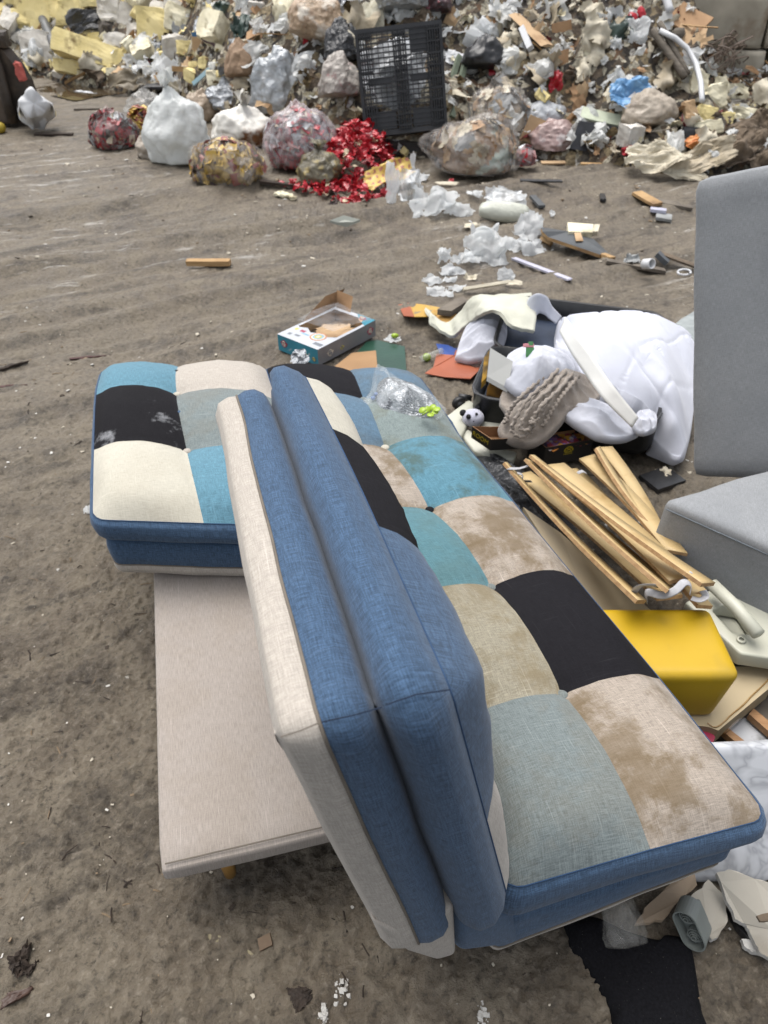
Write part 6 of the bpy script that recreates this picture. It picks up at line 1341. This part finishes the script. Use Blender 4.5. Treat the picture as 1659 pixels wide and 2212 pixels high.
add('raised_back_flap', [e1, e2, e2 + up_ * [1, 1, .9], e1 * .6 + e2 * .4 + up_, e1 * .9 + e2 * .1 + up_ * .3], [[0, 1, 2, 3, 4]], card, parent=tb_)
add('raised_end_flap', [q_(.04, .98), q_(.40, .98), q_(.36, .99) + [.02, .02, .07], q_(.06, .98) + [.0, .04, .078]], [[0, 1, 2, 3]], card, parent=tb_)
V = np.array([[q_(u, v) + [0, 0, .012 + .03 * math.sin(v * 2.6 + u)] for v in np.linspace(.3, 1, 8)] for u in np.linspace(.05, .95, 8)]).reshape(-1, 3); add('clear_window', V, gridF(8, 8), film('window_film', C('#b9bcc0'), .10, .06, .25), parent=tb_, smooth=True)
def logo(o_, X, Y, s_, root, mt1, mt2, n=7):
    """small rounded emblem: a ragged badge with a curled letter stroke"""
    mb = MB(); N_ = np.cross(X, Y); N_ /= np.linalg.norm(N_)
    P = [o_ + X * s_ * (1 + .18 * math.sin(5 * a)) * math.cos(a) + Y * s_ * .8 * (1 + .18 * math.cos(4 * a)) * math.sin(a) + N_ * .0012 for a in np.linspace(0, 2 * math.pi, 24, endpoint=False)]; mb.a(P, [list(range(24))], 0)
    st_ = cat_([o_ + X * s_ * x + Y * s_ * y + N_ * .0022 for x, y in ((-.5, -.4), (-.3, .5), (.2, .45), (.1, 0), (-.2, -.1), (.4, -.1), (.3, -.5), (-.1, -.4))], 26); V, F = tube(st_, s_ * .10, 5); mb.a(V, F, 1)
    mb.add('printed_emblem', [mt1, mt2], parent=root)
rp = M('raspberry_ink', C('#9c3550'), rough=.4, bump=0); wp = M('cream_ink', C('#c9c2b4'), rough=.4, bump=0); yi = M('lemon_ink', C('#b9b052'), rough=.4, bump=0); oi = M('orange_ink', C('#b9764f'), rough=.4, bump=0); bi = M('pale_blue_ink', C('#7fa3b8'), rough=.4, bump=0); gi = M('grey_ink', C('#70747a'), rough=.4, bump=0)
zz_ = np.array([0, 0, 1.]); eAB = (tB - tA) / np.linalg.norm(tB - tA); eBC = (tC - tB) / np.linalg.norm(tC - tB)
logo(tA * .84 + tB * .16 - zz_ * .036 + np.cross(eAB, zz_) * .0, eAB, zz_, .021, tb_, rp, wp)
logo(tA * .30 + tB * .70 - zz_ * .052, eAB, zz_, .015, tb_, yi, gi); logo(tA * .52 + tB * .48 - zz_ * .05, eAB, zz_, .013, tb_, wp, rp); logo(tA * .10 + tB * .90 - zz_ * .055, eAB, zz_, .014, tb_, gi, yi)
logo(tB * .10 + tC * .90 - zz_ * .040, eBC, zz_, .022, tb_, rp, wp); logo(tB * .80 + tC * .20 - zz_ * .045, eBC, zz_, .020, tb_, wp, gi); logo(tB * .60 + tC * .40 - zz_ * .05, eBC, zz_, .013, tb_, yi, gi)
logo(q_(.78, .93) + [0, 0, .002], eAB, eBC, .019, tb_, rp, wp)
cx0 = q_(.66, .24) + [0, 0, .002]
for r_, mt_ in ((.040, oi), (.034, wp), (.026, bi), (.018, yi), (.010, wp)):
    V = [cx0 + eAB * r_ * math.cos(a) + eBC * r_ * math.sin(a) + [0, 0, (.045 - r_) * .02] for a in np.linspace(0, 2 * math.pi, 28, endpoint=False)]; add('round_print', V, [list(range(28))], mt_, parent=tb_)
for (u, v, a_, b2, mt_) in ((.16, .10, .02, .010, gi), (.32, .12, .03, .008, gi), (.40, .20, .045, .006, bi), (.86, .10, .05, .012, gi), (.12, .24, .018, .010, yi), (.28, .24, .028, .010, rp)):
    c_ = q_(u, v) + [0, 0, .0016]; add('small_print', [c_ - eAB * a_ * .5 - eBC * b2, c_ + eAB * a_ * .5 - eBC * b2, c_ + eAB * a_ * .5 + eBC * b2, c_ - eAB * a_ * .5 + eBC * b2], [[0, 1, 2, 3]], mt_, parent=tb_)
sheet_ = crumple(.085, .07, s=4, amp=.3, n=10, ragged=.05); add('silver_sachet', sheet_[0] @ rot(-40, 0, 10).T + U(648, 772, .13), sheet_[1], foil, label='crinkled silver sachet standing between toy carton and sofa bed', cat='sachet')
plate('kraft_envelope', [(712, 800), (760, 762), (812, 757), (816, 800)], .006, M('kraft_brown', C('#967653'), C('#8a6b4a'), sc=5, rough=.8, bump=.2), 'brown kraft envelope lying against the far edge of the sofa bed', 'envelope', lift=.02)
plate('green_folder', [(770, 762), (792, 738), (815, 734), (874, 748), (878, 800), (800, 800)], .010, M('bottle_green_card', C('#1e4334'), C('#193a2d'), sc=4, rough=.3, bump=.25, bs=6, bd=.02), 'bottle green card folder behind the blue corner of the sofa bed', 'folder', lift=.008)
# sachet pack on the sofa bed
pk = empty('film_packet', U(870, 862, .46), 'clear packet with silver sachets and lime green pieces on the sofa bed', 'packet')
snp, nt, b = base('printed_silver'); oc = nt.nodes.new('ShaderNodeTexCoord').outputs['Object']
st_ = noiseN(nt, oc, 1, 2, .5, sc=(60, 420, 420), rz=R(20)); c = rampN(nt, st_, [(.46, C('#9a9da0')), (.54, C('#4c4e52'))]); f = rampN(nt, noiseN(nt, oc, 12, 3, .5), [(.42, (0, 0, 0)), (.52, (1, 1, 1))]); c = mixN(nt, f, C('#a9acaf'), c); nt.links.new(c, b.inputs['Base Color'])
b.inputs['Metallic'].default_value = .55; b.inputs['Roughness'].default_value = .28; bn = nt.nodes.new('ShaderNodeBump'); bn.inputs['Strength'].default_value = .9; bn.inputs['Distance'].default_value = .01; nt.links.new(noiseN(nt, oc, 45, 4, .6), bn.inputs['Height']); nt.links.new(bn.outputs[0], b.inputs['Normal'])
drape('silver_sachet_stack', [(812, 862, .46), (818, 828, .475), (846, 814, .49), (900, 834, .485), (936, 858, .475), (934, 884, .462), (912, 904, .455), (860, 900, .455), (820, 886, .455)], [(875, 860, .492)], snp, H_=.015, folds=(.006, 60, 30), nz=.008, nf=20, t=.03, nr=24, na=90, s=21, parent=pk)
for i, (x_, y_) in enumerate([(925, 884), (935, 880), (918, 892), (940, 890), (930, 896), (944, 884), (912, 886)]):
    V, F = lathe([(0, -.0015), (.010, -.0015), (.011, 0), (.010, .0015), (0, .0015)], 16); add('lime_disc', V @ rot(rng.uniform(-40, 40), rng.uniform(-40, 40), 0).T + U(x_, y_, .475 + .004 * i), F, M('lime_plastic', C('#93ad2c'), C('#86a022'), rough=.35, bump=0), parent=pk, smooth=True)
for x_, y_ in ((812, 852), (806, 860)):
    V, F = ico(2); add('blue_bead', V * .007 + U(x_, y_, .465), F, M('dusty_blue_bead', C('#6f86b5'), rough=.4, bump=0), parent=pk, smooth=True)
drape('clear_wrapper', [(776, 872, .44), (800, 845, .455), (806, 812, .49), (812, 795, .53), (826, 800, .54), (880, 832, .51), (930, 850, .49), (948, 868, .47), (964, 886, .45), (946, 906, .445), (905, 912, .44), (850, 905, .44), (815, 892, .44)], [(870, 855, .512)], film('packet_film', C('#c9cfd1'), .12, .08, .5), H_=.012, folds=(.006, 80, 20), nz=.008, nf=22, t=.004, nr=30, na=110, s=22, parent=pk)
# ------------------------------------------------------------------ card and cloth litter between carton and suitcase
tc_ = M('terracotta_card', C('#9a5438'), C('#8e4c32'), sc=5, rough=.45, bump=.15); bc_ = M('cobalt_card', C('#2f4a8a'), C('#28427e'), sc=5, rough=.4, bump=.1)
plate('terracotta_card', [(918, 806), (936, 793), (943, 764), (981, 767), (984, 756), (1005, 758), (1003, 772), (1041, 779), (1035, 800), (1016, 818), (960, 814)], .004, tc_, 'die cut terracotta card lying left of the suitcase', 'card', lift=.02)
plate('cobalt_card', [(942, 742), (968, 745), (974, 752), (1006, 750), (1008, 766), (1042, 768), (1038, 780), (984, 774), (950, 764)], .004, bc_, 'cobalt blue card sheet sticking out above the terracotta card', 'card', lift=.008)
plate('brown_game_board', [(860, 658), (884, 654), (895, 684), (872, 682)], .004, tc_, 'small brown card piece left of the yellow printed board', 'card', lift=.02)
plate('yellow_printed_board', [(884, 654), (918, 658), (950, 664), (958, 676), (930, 684), (895, 684)], .004, M('yellow_map_print', C('#b5903e'), C('#a7853c'), sc=6, rough=.5, bump=.05, c3=C('#7c6f58'), s3=26, t3=(.56, .6)), 'yellow printed game board piece beside the cream topper', 'game board', lift=.02)
plate('ochre_board', [(936, 670), (985, 676), (990, 690), (962, 716), (950, 704)], .006, M('ochre_board', C('#b58b4a'), C('#a87f42'), sc=40, rough=.8, bump=.2), 'ochre chipboard piece inside the curve of the cream topper', 'chipboard', lift=.015)
tubE = empty('plastic_test_tube', gpt(936, 772, 0), 'clear plastic tube with a lime green ball at its end', 'plastic tube')
a_, b2 = gpt(908, 776, .03), gpt(956, 757, .05); V, F = tube([a_, a_ * .5 + b2 * .5, b2], .014, 12); add('tube_body', V, F, film('tube_film', C('#c0c2bd'), .25, .12, .3), parent=tubE, smooth=True)
V, F = ico(3); add('lime_ball', V * .020 + gpt(922, 772, .03), F, MC['lime_plastic'], parent=tubE, smooth=True)
wp_ = empty('lime_candy_litter', gpt(852, 728, 0), 'white film scrap with a lime green sweet in it', 'sweet wrapper')
V, F = crumple(.10, .08, s=14, amp=.3, n=14, ragged=.4); V = V @ rot(-75, 0, 0).T + gpt(850, 730, .03); V[:, 2] = np.maximum(V[:, 2], .004); add('film_scrap', V, F, whT, parent=wp_)
V, F = ico(2); add('lime_sweet', V * [.02, .013, .012] + gpt(853, 725, .04), F, MC['lime_plastic'], parent=wp_, smooth=True)
# frame with leaning boards behind the topper
plate('grey_frame_board', [(945, 668), (985, 645), (1000, 640), (1012, 648), (975, 672)], .03, greyw, 'old grey wooden frame half hidden by the cream topper', 'frame', lift=.02)
stick((1000, 636), (1095, 628), .012, clothC, 'thin pale lath lying behind the cream topper', 'pale_lath', 'lath', z0=.03, z1=.05, n=4)
# ------------------------------------------------------------------ trail of white plastic up the yard
wtr = thin('white_gauze_film', C('#dfe2e3'), C('#d5d8d9'), sc=6, rough=.5, bump=.2, bs=30, bd=.004, tl=.5, alpha=.86)
def litter(px, py, w, h, label, name='white_film', cat='plastic film', s=0, mt=None, amp=.35, pitch=-62, roll=0, ragged=.4, n=22, lift=3, smooth=True, curl=.4):
    V, F = crumple(w, h * 1.5, s=s, amp=amp, n=n, ragged=ragged, curl=curl); p = gpt(px, py); k = depth(p) / FPX
    W = (V * k) @ (rot(pitch, 0, 0) @ rot(0, roll, 0)).T + p + [0, 0, .012 + lift * k]
    g = G(W[:, 0], W[:, 1]) + .004; W[:, 2] = np.where(W[:, 2] < g, g + .002 * (s % 3), W[:, 2])
    return add(name, W, F, mt or wtr, label=label, cat=cat, smooth=smooth)
litter(848, 436, 34, 66, 'upright curl of white film at the head of the white trail', s=1, pitch=-20, lift=30, amp=.4)
litter(884, 432, 56, 50, 'white film ball with a blue tint beside the upright curl', s=2, mt=fW, pitch=-25, lift=22, amp=.7, ragged=.2)
litter(934, 452, 118, 62, 'largest spread of thin white film in the trail', s=3, pitch=-55, amp=.5, lift=10, n=34)
litter(990, 459, 76, 30, 'pointed tail of white film right of the largest spread', s=4, pitch=-60, lift=6)
V, F = lathe([(0, -.5), (.30, -.5), (.40, -.44), (.46, -.2), (.48, .2), (.44, .42), (.30, .5), (0, .5)], 28); p = gpt(1087, 480); k = depth(p) / FPX; V = V * [44 * k, 44 * k, 104 * k]; V += (fbm(V * 14, 3, 2) * .02)[:, None] * np.array([1, 1, .3]); 
V = V @ rot(0, 90, 0).T @ rot(0, 0, -22).T; V[:, 2] += 20 * k; add('foam_film_roll', V + p, F, M('foam_film', C('#b4b6ab'), C('#a9ab9f'), sc=8, rough=.5, bump=.6, bs=24, bd=.01), label='pale rolled foam film bundle in the white trail', cat='foam roll', smooth=True)
litter(1090, 458, 100, 40, 'milky film flap on top of the rolled foam bundle', s=5, mt=fW, lift=24, pitch=-50, ragged=.3)
litter(1041, 506, 64, 44, 'shredded white wadding left below the foam roll', name='white_wadding', cat='wadding', s=6, mt=whT, amp=.7, n=26)
litter(1016, 494, 40, 18, 'small brown stained wadding scrap beside the shredded wadding', name='white_wadding', cat='wadding', s=7, mt=clothC, amp=.5)
litter(1140, 508, 66, 56, 'crumpled white film below the right end of the foam roll', s=8, amp=.7, pitch=-40, lift=10, mt=whT)
litter(1148, 542, 70, 36, 'torn white film fold left of the charcoal board', s=9, amp=.5, mt=whT)
litter(1112, 534, 50, 26, 'stiff white paper strip beside the torn film fold', s=10, amp=.4, mt=whT)
litter(1052, 556, 108, 66, 'tent shaped white gauze film in the middle of the trail', s=11, amp=.5, pitch=-45, lift=12, n=34)
litter(1010, 564, 40, 26, 'low end of white gauze trailing left of the tent shape', s=12, amp=.4)
litter(958, 562, 36, 26, 'small white crumpled cup left of the gauze', s=13, mt=whT, amp=.8, pitch=-30, lift=8)
litter(984, 568, 30, 16, 'little white scrap between the crumpled cup and the gauze', s=15, mt=whT, amp=.7)
for i, (x_, y_, w_, h_, lb_) in enumerate([(968, 590, 46, 26, 'feathery white tissue at the top of the tissue cluster'), (992, 596, 44, 24, 'white tissue right of the feathery one'), (936, 612, 52, 26, 'wide white tissue at the left of the cluster'), (972, 612, 40, 26, 'white tissue in the middle of the cluster'), (990, 628, 50, 24, 'white tissue at the lower right of the cluster'), (938, 638, 50, 24, 'lowest white tissue of the cluster'), (966, 640, 34, 20, 'small white tissue right of the lowest one'), (1016, 606, 34, 22, 'beige stained tissue at the right of the cluster')]):
    litter(x_, y_, w_, h_, lb_, name='torn_tissue', cat='tissue', s=16 + i, mt=whT if i < 7 else clothC, amp=.45, n=16, ragged=.5)
litter(1092, 606, 44, 26, 'leaf shaped white paper below the gauze', name='paper_scrap', cat='paper', s=24, mt=whT, amp=.4, pitch=-40, lift=8)
litter(1108, 618, 50, 10, 'thin beige lath scrap under the leaf shaped paper', name='lath_scrap', cat='lath', s=25, mt=clothC, amp=.2)
litter(1064, 430, 40, 26, 'round white scrap with a dark underside near the large clear bag', name='white_scrap', cat='plastic scrap', s=26, mt=whT, amp=.7, pitch=-30, lift=6)
litter(1026, 420, 40, 18, 'grey film scrap left of the round white scrap', name='grey_scrap', cat='plastic scrap', s=27, mt=fW, amp=.4)
litter(900, 392, 66, 26, 'ragged white paper behind the label sheet', name='paper_scrap', cat='paper', s=28, mt=whT, amp=.6, lift=8)
litter(892, 372, 14, 34, 'upright white spike of film behind the label sheet', name='film_spike', cat='plastic film', s=29, mt=whT, amp=.3, pitch=-5, lift=14)
litter(965, 402, 60, 8, 'pale flat strip lying in front of the clear bag', name='pale_strip', cat='strip', s=30, mt=clothC, amp=.1)
litter(975, 396, 12, 10, 'tiny bright red scrap in front of the clear bag', name='red_scrap', cat='scrap', s=31, mt=redb, amp=.3)
litter(1192, 467, 16, 12, 'tiny white foam crumb above the charcoal board', name='white_crumb', cat='crumb', s=32, mt=whT)
def gslab(px0, px1, w_, t_, mt, name, label, cat, lift=.012, g=None, rough=.03):
    a_, b2 = gpt(*px0), gpt(*px1); d_ = b2 - a_; L_ = np.linalg.norm(d_[:2]); V, F = chunk(L_, w_, t_, n=4 if rough < .1 else 9, s=int(px0[0]), rough=rough, round_=.02 if rough < .1 else .3)
    if rough > .1: V[:, 1] *= (1.15 - .7 * (V[:, 0] / L_ + .5)); V[:, 2] += t_ * .5 * fbm(V * 90, 2, 3); V[:, 1] += w_ * .35 * fbm(V * [30, 0, 0] + 3, 2, 8)
    an = math.degrees(math.atan2(d_[1], d_[0])); pt = -math.degrees(math.atan2(d_[2], L_))
    return add(name, V @ (rot(0, 0, an) @ rot(0, pt, 0)).T + (a_ + b2) / 2 + [0, 0, lift], F, mt, label=label, cat=cat, group=g)
gslab((1108, 562), (1231, 609), .035, .012, M('white_pvc_strip', C('#b7b6c4'), C('#aaa9b8'), rough=.4), 'pvc_strip', 'long white plastic strip on the mud right of the gauze', 'plastic strip')
gslab((405, 573), (498, 573), .05, .03, woodM, 'wood_lath', 'single pale wooden lath lying on the open mud at left', 'lath', lift=.018)
plate('white_tile', [(713, 476), (742, 465), (778, 474), (748, 486)], .015, M('off_white_tile', C('#989b92'), C('#8e9188'), sc=6, rough=.5), 'off white tile lying on the open mud', 'tile', lift=.01)
plate('charcoal_board', [(1168, 490), (1172, 500), (1184, 512), (1296, 550), (1316, 548), (1282, 516), (1230, 500)], .02, M('charcoal_laminate', C('#4b4e50'), C('#424547'), sc=5, rough=.5, bump=.1), 'charcoal laminate board with a pale broken edge on the mud', 'board', lift=.03, edge=woodM)
stick((1168, 522), (1190, 534), .02, woodM, 'short wooden end piece at the left of the charcoal board', 'wood_piece', 'wood', z0=.02, z1=.02, n=4)
plate('tape_cross', [(1240, 500), (1254, 500), (1260, 520), (1244, 520)], .004, card2, 'short tan tape strip on the charcoal board', 'tape', lift=.065)
plate('pale_foam_panel', [(1226, 480), (1282, 484), (1280, 502), (1228, 500)], .04, foamC, 'pale foam panel standing behind the charcoal board', 'foam panel', lift=.03)
plate('pale_foam_panel', [(1284, 484), (1296, 484), (1292, 500), (1280, 500)], .03, clothC, 'small dirty foam end right of the pale foam panel', 'foam panel', lift=.02)
gslab((1288, 550), (1322, 564), .04, .025, woodM, 'wood_block', 'bright wooden block at the right corner of the charcoal board', 'wood')
gslab((1308, 568), (1436, 590), .05, .02, greyw, 'timber_lath', 'long grey brown lath right of the charcoal board', 'lath')
gslab((1414, 560), (1440, 584), .05, .03, M('slate_grey', C('#4d5155'), rough=.6), 'slate_strip', 'short slate grey strip across the long lath', 'strip', lift=.04)
V, F = lathe([(0, -.5), (.5, -.5), (.5, .5), (.4, .5), (.4, -.4)], 20); p = gpt(1400, 570, .04); k = depth(p) / FPX; add('white_reel', (V * 22 * k) @ rot(70, 0, 30).T + p, F, white, label='white plastic reel on the grey brown lath', cat='reel', smooth=True)
litter(1366, 564, 44, 22, 'grey white rag left of the plastic reel', name='grey_rag', cat='rag', s=33, mt=greyM, amp=.6, smooth=True)
gslab((1424, 558), (1500, 586), .06, .012, clothD, 'brown_board', 'dark brown board strip running behind the grey sofa', 'board', lift=.03)
V, F = tube([gpt(1478 + 14 * math.cos(a), 588 + 6 * math.sin(a), .03) for a in np.linspace(0, 6.2, 22)], .007, 6); add('white_ring', V, F, white, label='white plastic ring on the mud beside the grey sofa', cat='ring', smooth=True)
for i, (a_, b2, w_, mt_, lb_) in enumerate([((1374, 420), (1420, 446), .09, woodM, 'long pale plank pointing at the grey backrest'), ((1392, 434), (1492, 452), .10, greyw, 'grey plank crossing under the pale plank'), ((1404, 456), (1438, 460), .06, M('pale_violet_strip', C('#b4b4c4'), rough=.4), 'narrow white strip below the grey plank'), ((1416, 470), (1450, 476), .12, greyM, 'grey board scrap below the narrow white strip'), ((1300, 424), (1302, 436), .04, blk, 'dark stub sticking in the mud below the cream tarpaulin'), ((1150, 428), (1170, 450), .05, M('slate_grey2', C('#4d5052'), rough=.6), 'dark grey lath piece beside the clear bag trail')]):
    gslab(a_, b2, w_, .02, mt_, 'plank_piece', lb_, 'plank')
# small finds on the near mud
bark = M('dark_bark', C('#241c16'), C('#352a21'), sc=20, rough=.85, bump=.8, bs=50)
for i, (a_, b2, w_, t_, mt_, nm_, lb_, ct_) in enumerate([
    ((0, 2174), (70, 2140), .022, .008, M('wet_red_wood', C('#3a2418'), C('#2e1c12'), sc=20, rough=.5, bump=.3), 'wet_stick', 'wet reddish stick at the lower left corner', 'stick'),
    ((40, 2095), (66, 2048), .026, .018, bark, 'bark_piece', 'dark torn bark piece above the wet reddish stick', 'bark'),
    ((62, 2110), (84, 2076), .014, .010, bark, 'bark_splinter', 'dark bark splinter right of the torn bark piece', 'bark'),
    ((560, 2044), (588, 2030), .024, .010, M('tan_chip', C('#5f4d3a'), C('#52412f'), rough=.7), 'wood_chip', 'square tan wood chip on the mud below the bench', 'wood chip'),
    ((452, 2022), (548, 2064), .012, .003, M('speckled_strip', C('#7a7055'), C('#8a8168'), sc=60, rough=.7, c3=C('#4a4234'), s3=60), 'paper_strip', 'narrow speckled paper strip on the mud below the bench', 'paper strip'),
    ((635, 2172), (672, 2150), .040, .006, bark, 'black_mat_scrap', 'square dark mat scrap trodden into the mud', 'mat scrap'),
    ((0, 800), (60, 782), .020, .010, bark, 'dark_twig', 'dark twig on the mud at the left edge', 'twig'),
    ((0, 836), (58, 832), .014, .006, M('dull_red_stick', C('#411c19'), rough=.6), 'red_stick', 'dull red stick below the dark twig', 'stick'),
    ((152, 776), (240, 768), .016, .006, M('dull_red_stick', C('#411c19'), rough=.6), 'red_stick', 'dull red twig above the sky blue patch', 'twig'),
    ((160, 238), (215, 237), .05, .02, greyw, 'pale_lath', 'pale lath on the mud between tub and red bag', 'lath'),
    ((76, 292), (158, 292), .06, .02, bark, 'dark_branch', 'dark thin branch on the mud below the white tub', 'branch'),
    ((165, 200), (212, 206), .08, .02, white, 'white_strip', 'white strip lying in the shallow puddle', 'strip'),
    ((596, 420), (640, 430), .08, .02, foamC, 'foam_strip', 'cream foam strip below the golden bag', 'foam strip'),
    ((560, 394), (645, 404), .05, .02, bark, 'dark_batten', 'dark batten between golden bag and red packets', 'batten'),
    ((1398, 1050), (1458, 1030), .10, .02, blk, 'black_slab', 'flat black tray in front of the grey backrest', 'tray')]):
    gslab(a_, b2, w_, t_, mt_, nm_, lb_, ct_, lift=t_ * .5 - .002, rough=.5 if 'bark' in nm_ or 'mat' in nm_ else .15 if 'st' in nm_ or 'tw' in nm_ else .03)
litter(1432, 1030, 40, 26, 'dirty cream scrap beside the black tray', name='cream_scrap', cat='scrap', s=41, mt=clothC, amp=.5)
litter(193, 1110, 20, 16, 'small white scrap beside the left side of the sofa bed', name='white_scrap', cat='scrap', s=42, mt=whT, amp=.3)
for i, (x_, y_, w_, lb_) in enumerate([(738, 2132, 34, 'larger patch of crumbled white plaster at the bottom edge'), (700, 2196, 24, 'white plaster crumbs at the very bottom edge'), (1040, 2196, 26, 'white plaster crumbs below the black cloth edge')]):
    r_ = np.random.default_rng(i); mb = MB(); p = gpt(x_, y_); k = depth(p) / FPX
    for j in range(46):
        q = r_.normal(size=2) * w_ * k * .35 * np.array([.7, 1.2]); V, F = chunk(1, 1, .6, n=1, s=int(r_.integers(0, 30)), rough=.25, round_=.4); s_ = .001 + .0075 * r_.random() ** 2.5; mb.a(V * s_ + [p[0] + q[0], p[1] + q[1], float(G(p[0] + q[0], p[1] + q[1])) + .001], F)
    mb.add('plaster_crumbs', pbe, label=lb_, cat='plaster', kind='stuff')
# gravel of chips over the yard
r_ = np.random.default_rng(11); mb = MB(); base_ch = [chunk(1, 1, .55, n=1, s=q, rough=.3, round_=.3) for q in range(12)]
cm = [M('chip_cream', C('#b3ab9b'), rough=.9, bump=0), M('chip_dark', C('#3e342a'), C('#2f2720'), rough=.9, bump=0), M('chip_brown', C('#7b6a55'), rough=.9, bump=0), M('chip_white', C('#c4c1ba'), rough=.8, bump=0)]
for i in range(4600):
    y_ = .1 + 7.0 * r_.random() ** 1.1; x_ = r_.uniform(-1, 1) * (.55 + y_ * .75)
    if fbm(np.array([[x_ * 1.3, y_ * 1.3, 4]]), 2, 3)[0] < r_.uniform(-.5, .35): continue
    s_ = (.0014 + .0046 * r_.random() ** 4) * (1 + y_ * .34) * r_.uniform(.6, 1.4)
    V, F = base_ch[i % 12]; V = (V * [s_ * r_.uniform(.7, 2.2), s_, s_ * .8]) @ rot(r_.uniform(-15, 15), 0, r_.uniform(0, 360)).T + [x_, y_, float(Tq(np.array([x_]), np.array([y_]))[0]) + s_ * .15]
    mb.a(V, F, int(r_.choice(4, p=[.36, .20, .26, .18])))
mb.add('scattered_chips', cm, kind='stuff', label='scatter of small pale and dark chips over the mud', cat='chips')
mb = MB()
for i in range(420):
    y_ = .15 + 3.2 * r_.random(); x_ = r_.uniform(-1, .55) * (.55 + y_ * .75); L_ = r_.uniform(.012, .05); a_ = r_.uniform(0, 6.3); d_ = np.array([math.cos(a_), math.sin(a_), 0]) * L_ / 2; g0 = float(Tq(np.array([x_]), np.array([y_]))[0])
    V, F = tube([[x_, y_, g0] - d_, [x_, y_, g0 + .003] + d_ * .1 + r_.normal(size=3) * .002 * [1, 1, 0], [x_, y_, g0 + .001] + d_], r_.uniform(.0008, .0024), 4); mb.a(V, F, int(r_.random() < .3))
mb.add('splinters_in_mud', [bark, cm[2]], kind='stuff', label='small splinters trodden into the near mud', cat='splinters')
# ------------------------------------------------------------------ light, sky, camera
w = bpy.data.worlds.new('World'); SC.world = w; w.use_nodes = True; nt = w.node_tree
bg = nt.nodes['Background']; sk = nt.nodes.new('ShaderNodeTexSky'); sk.sky_type = 'NISHITA'; sk.sun_disc = False
SE, SR = R(74), R(-40)
sk.sun_elevation = SE; sk.sun_rotation = SR; sk.dust_density = 4; sk.air_density = 1.2; sk.ozone_density = 1
hs = nt.nodes.new('ShaderNodeHueSaturation'); hs.inputs['Saturation'].default_value = .30
nt.links.new(sk.outputs[0], hs.inputs['Color']); nt.links.new(hs.outputs[0], bg.inputs[0]); bg.inputs[1].default_value = .11
sl = bpy.data.lights.new('sun', 'SUN'); sl.energy = 1.25; sl.angle = R(48); sl.color = (1, .965, .92)
so = bpy.data.objects.new('sun', sl); COL.objects.link(so)
sd = Vector((math.sin(SR) * math.cos(SE), math.cos(SR) * math.cos(SE), math.sin(SE)))
so.rotation_euler = sd.to_track_quat('Z', 'Y').to_euler(); so.location = sd * 20
cam = bpy.data.cameras.new('camera'); co = bpy.data.objects.new('camera', cam); COL.objects.link(co); SC.camera = co
co.location = (0, 0, CH); co.rotation_euler = (R(90) - PITCH, 0, 0)
cam.sensor_fit = 'VERTICAL'; cam.sensor_height = 24; cam.lens = FPX / 2212 * 24; cam.clip_start = .02; cam.clip_end = 300
cam.dof.use_dof = True; cam.dof.focus_distance = 1.3; cam.dof.aperture_fstop = 4.4
SC.view_settings.view_transform = 'Standard'; SC.view_settings.look = 'None'; SC.view_settings.exposure = EXPO; SC.view_settings.gamma = 1
try:
    SC.cycles.transparent_max_bounces = 16; SC.cycles.max_bounces = 6; SC.cycles.diffuse_bounces = 3; SC.cycles.use_denoising = True
except Exception: pass
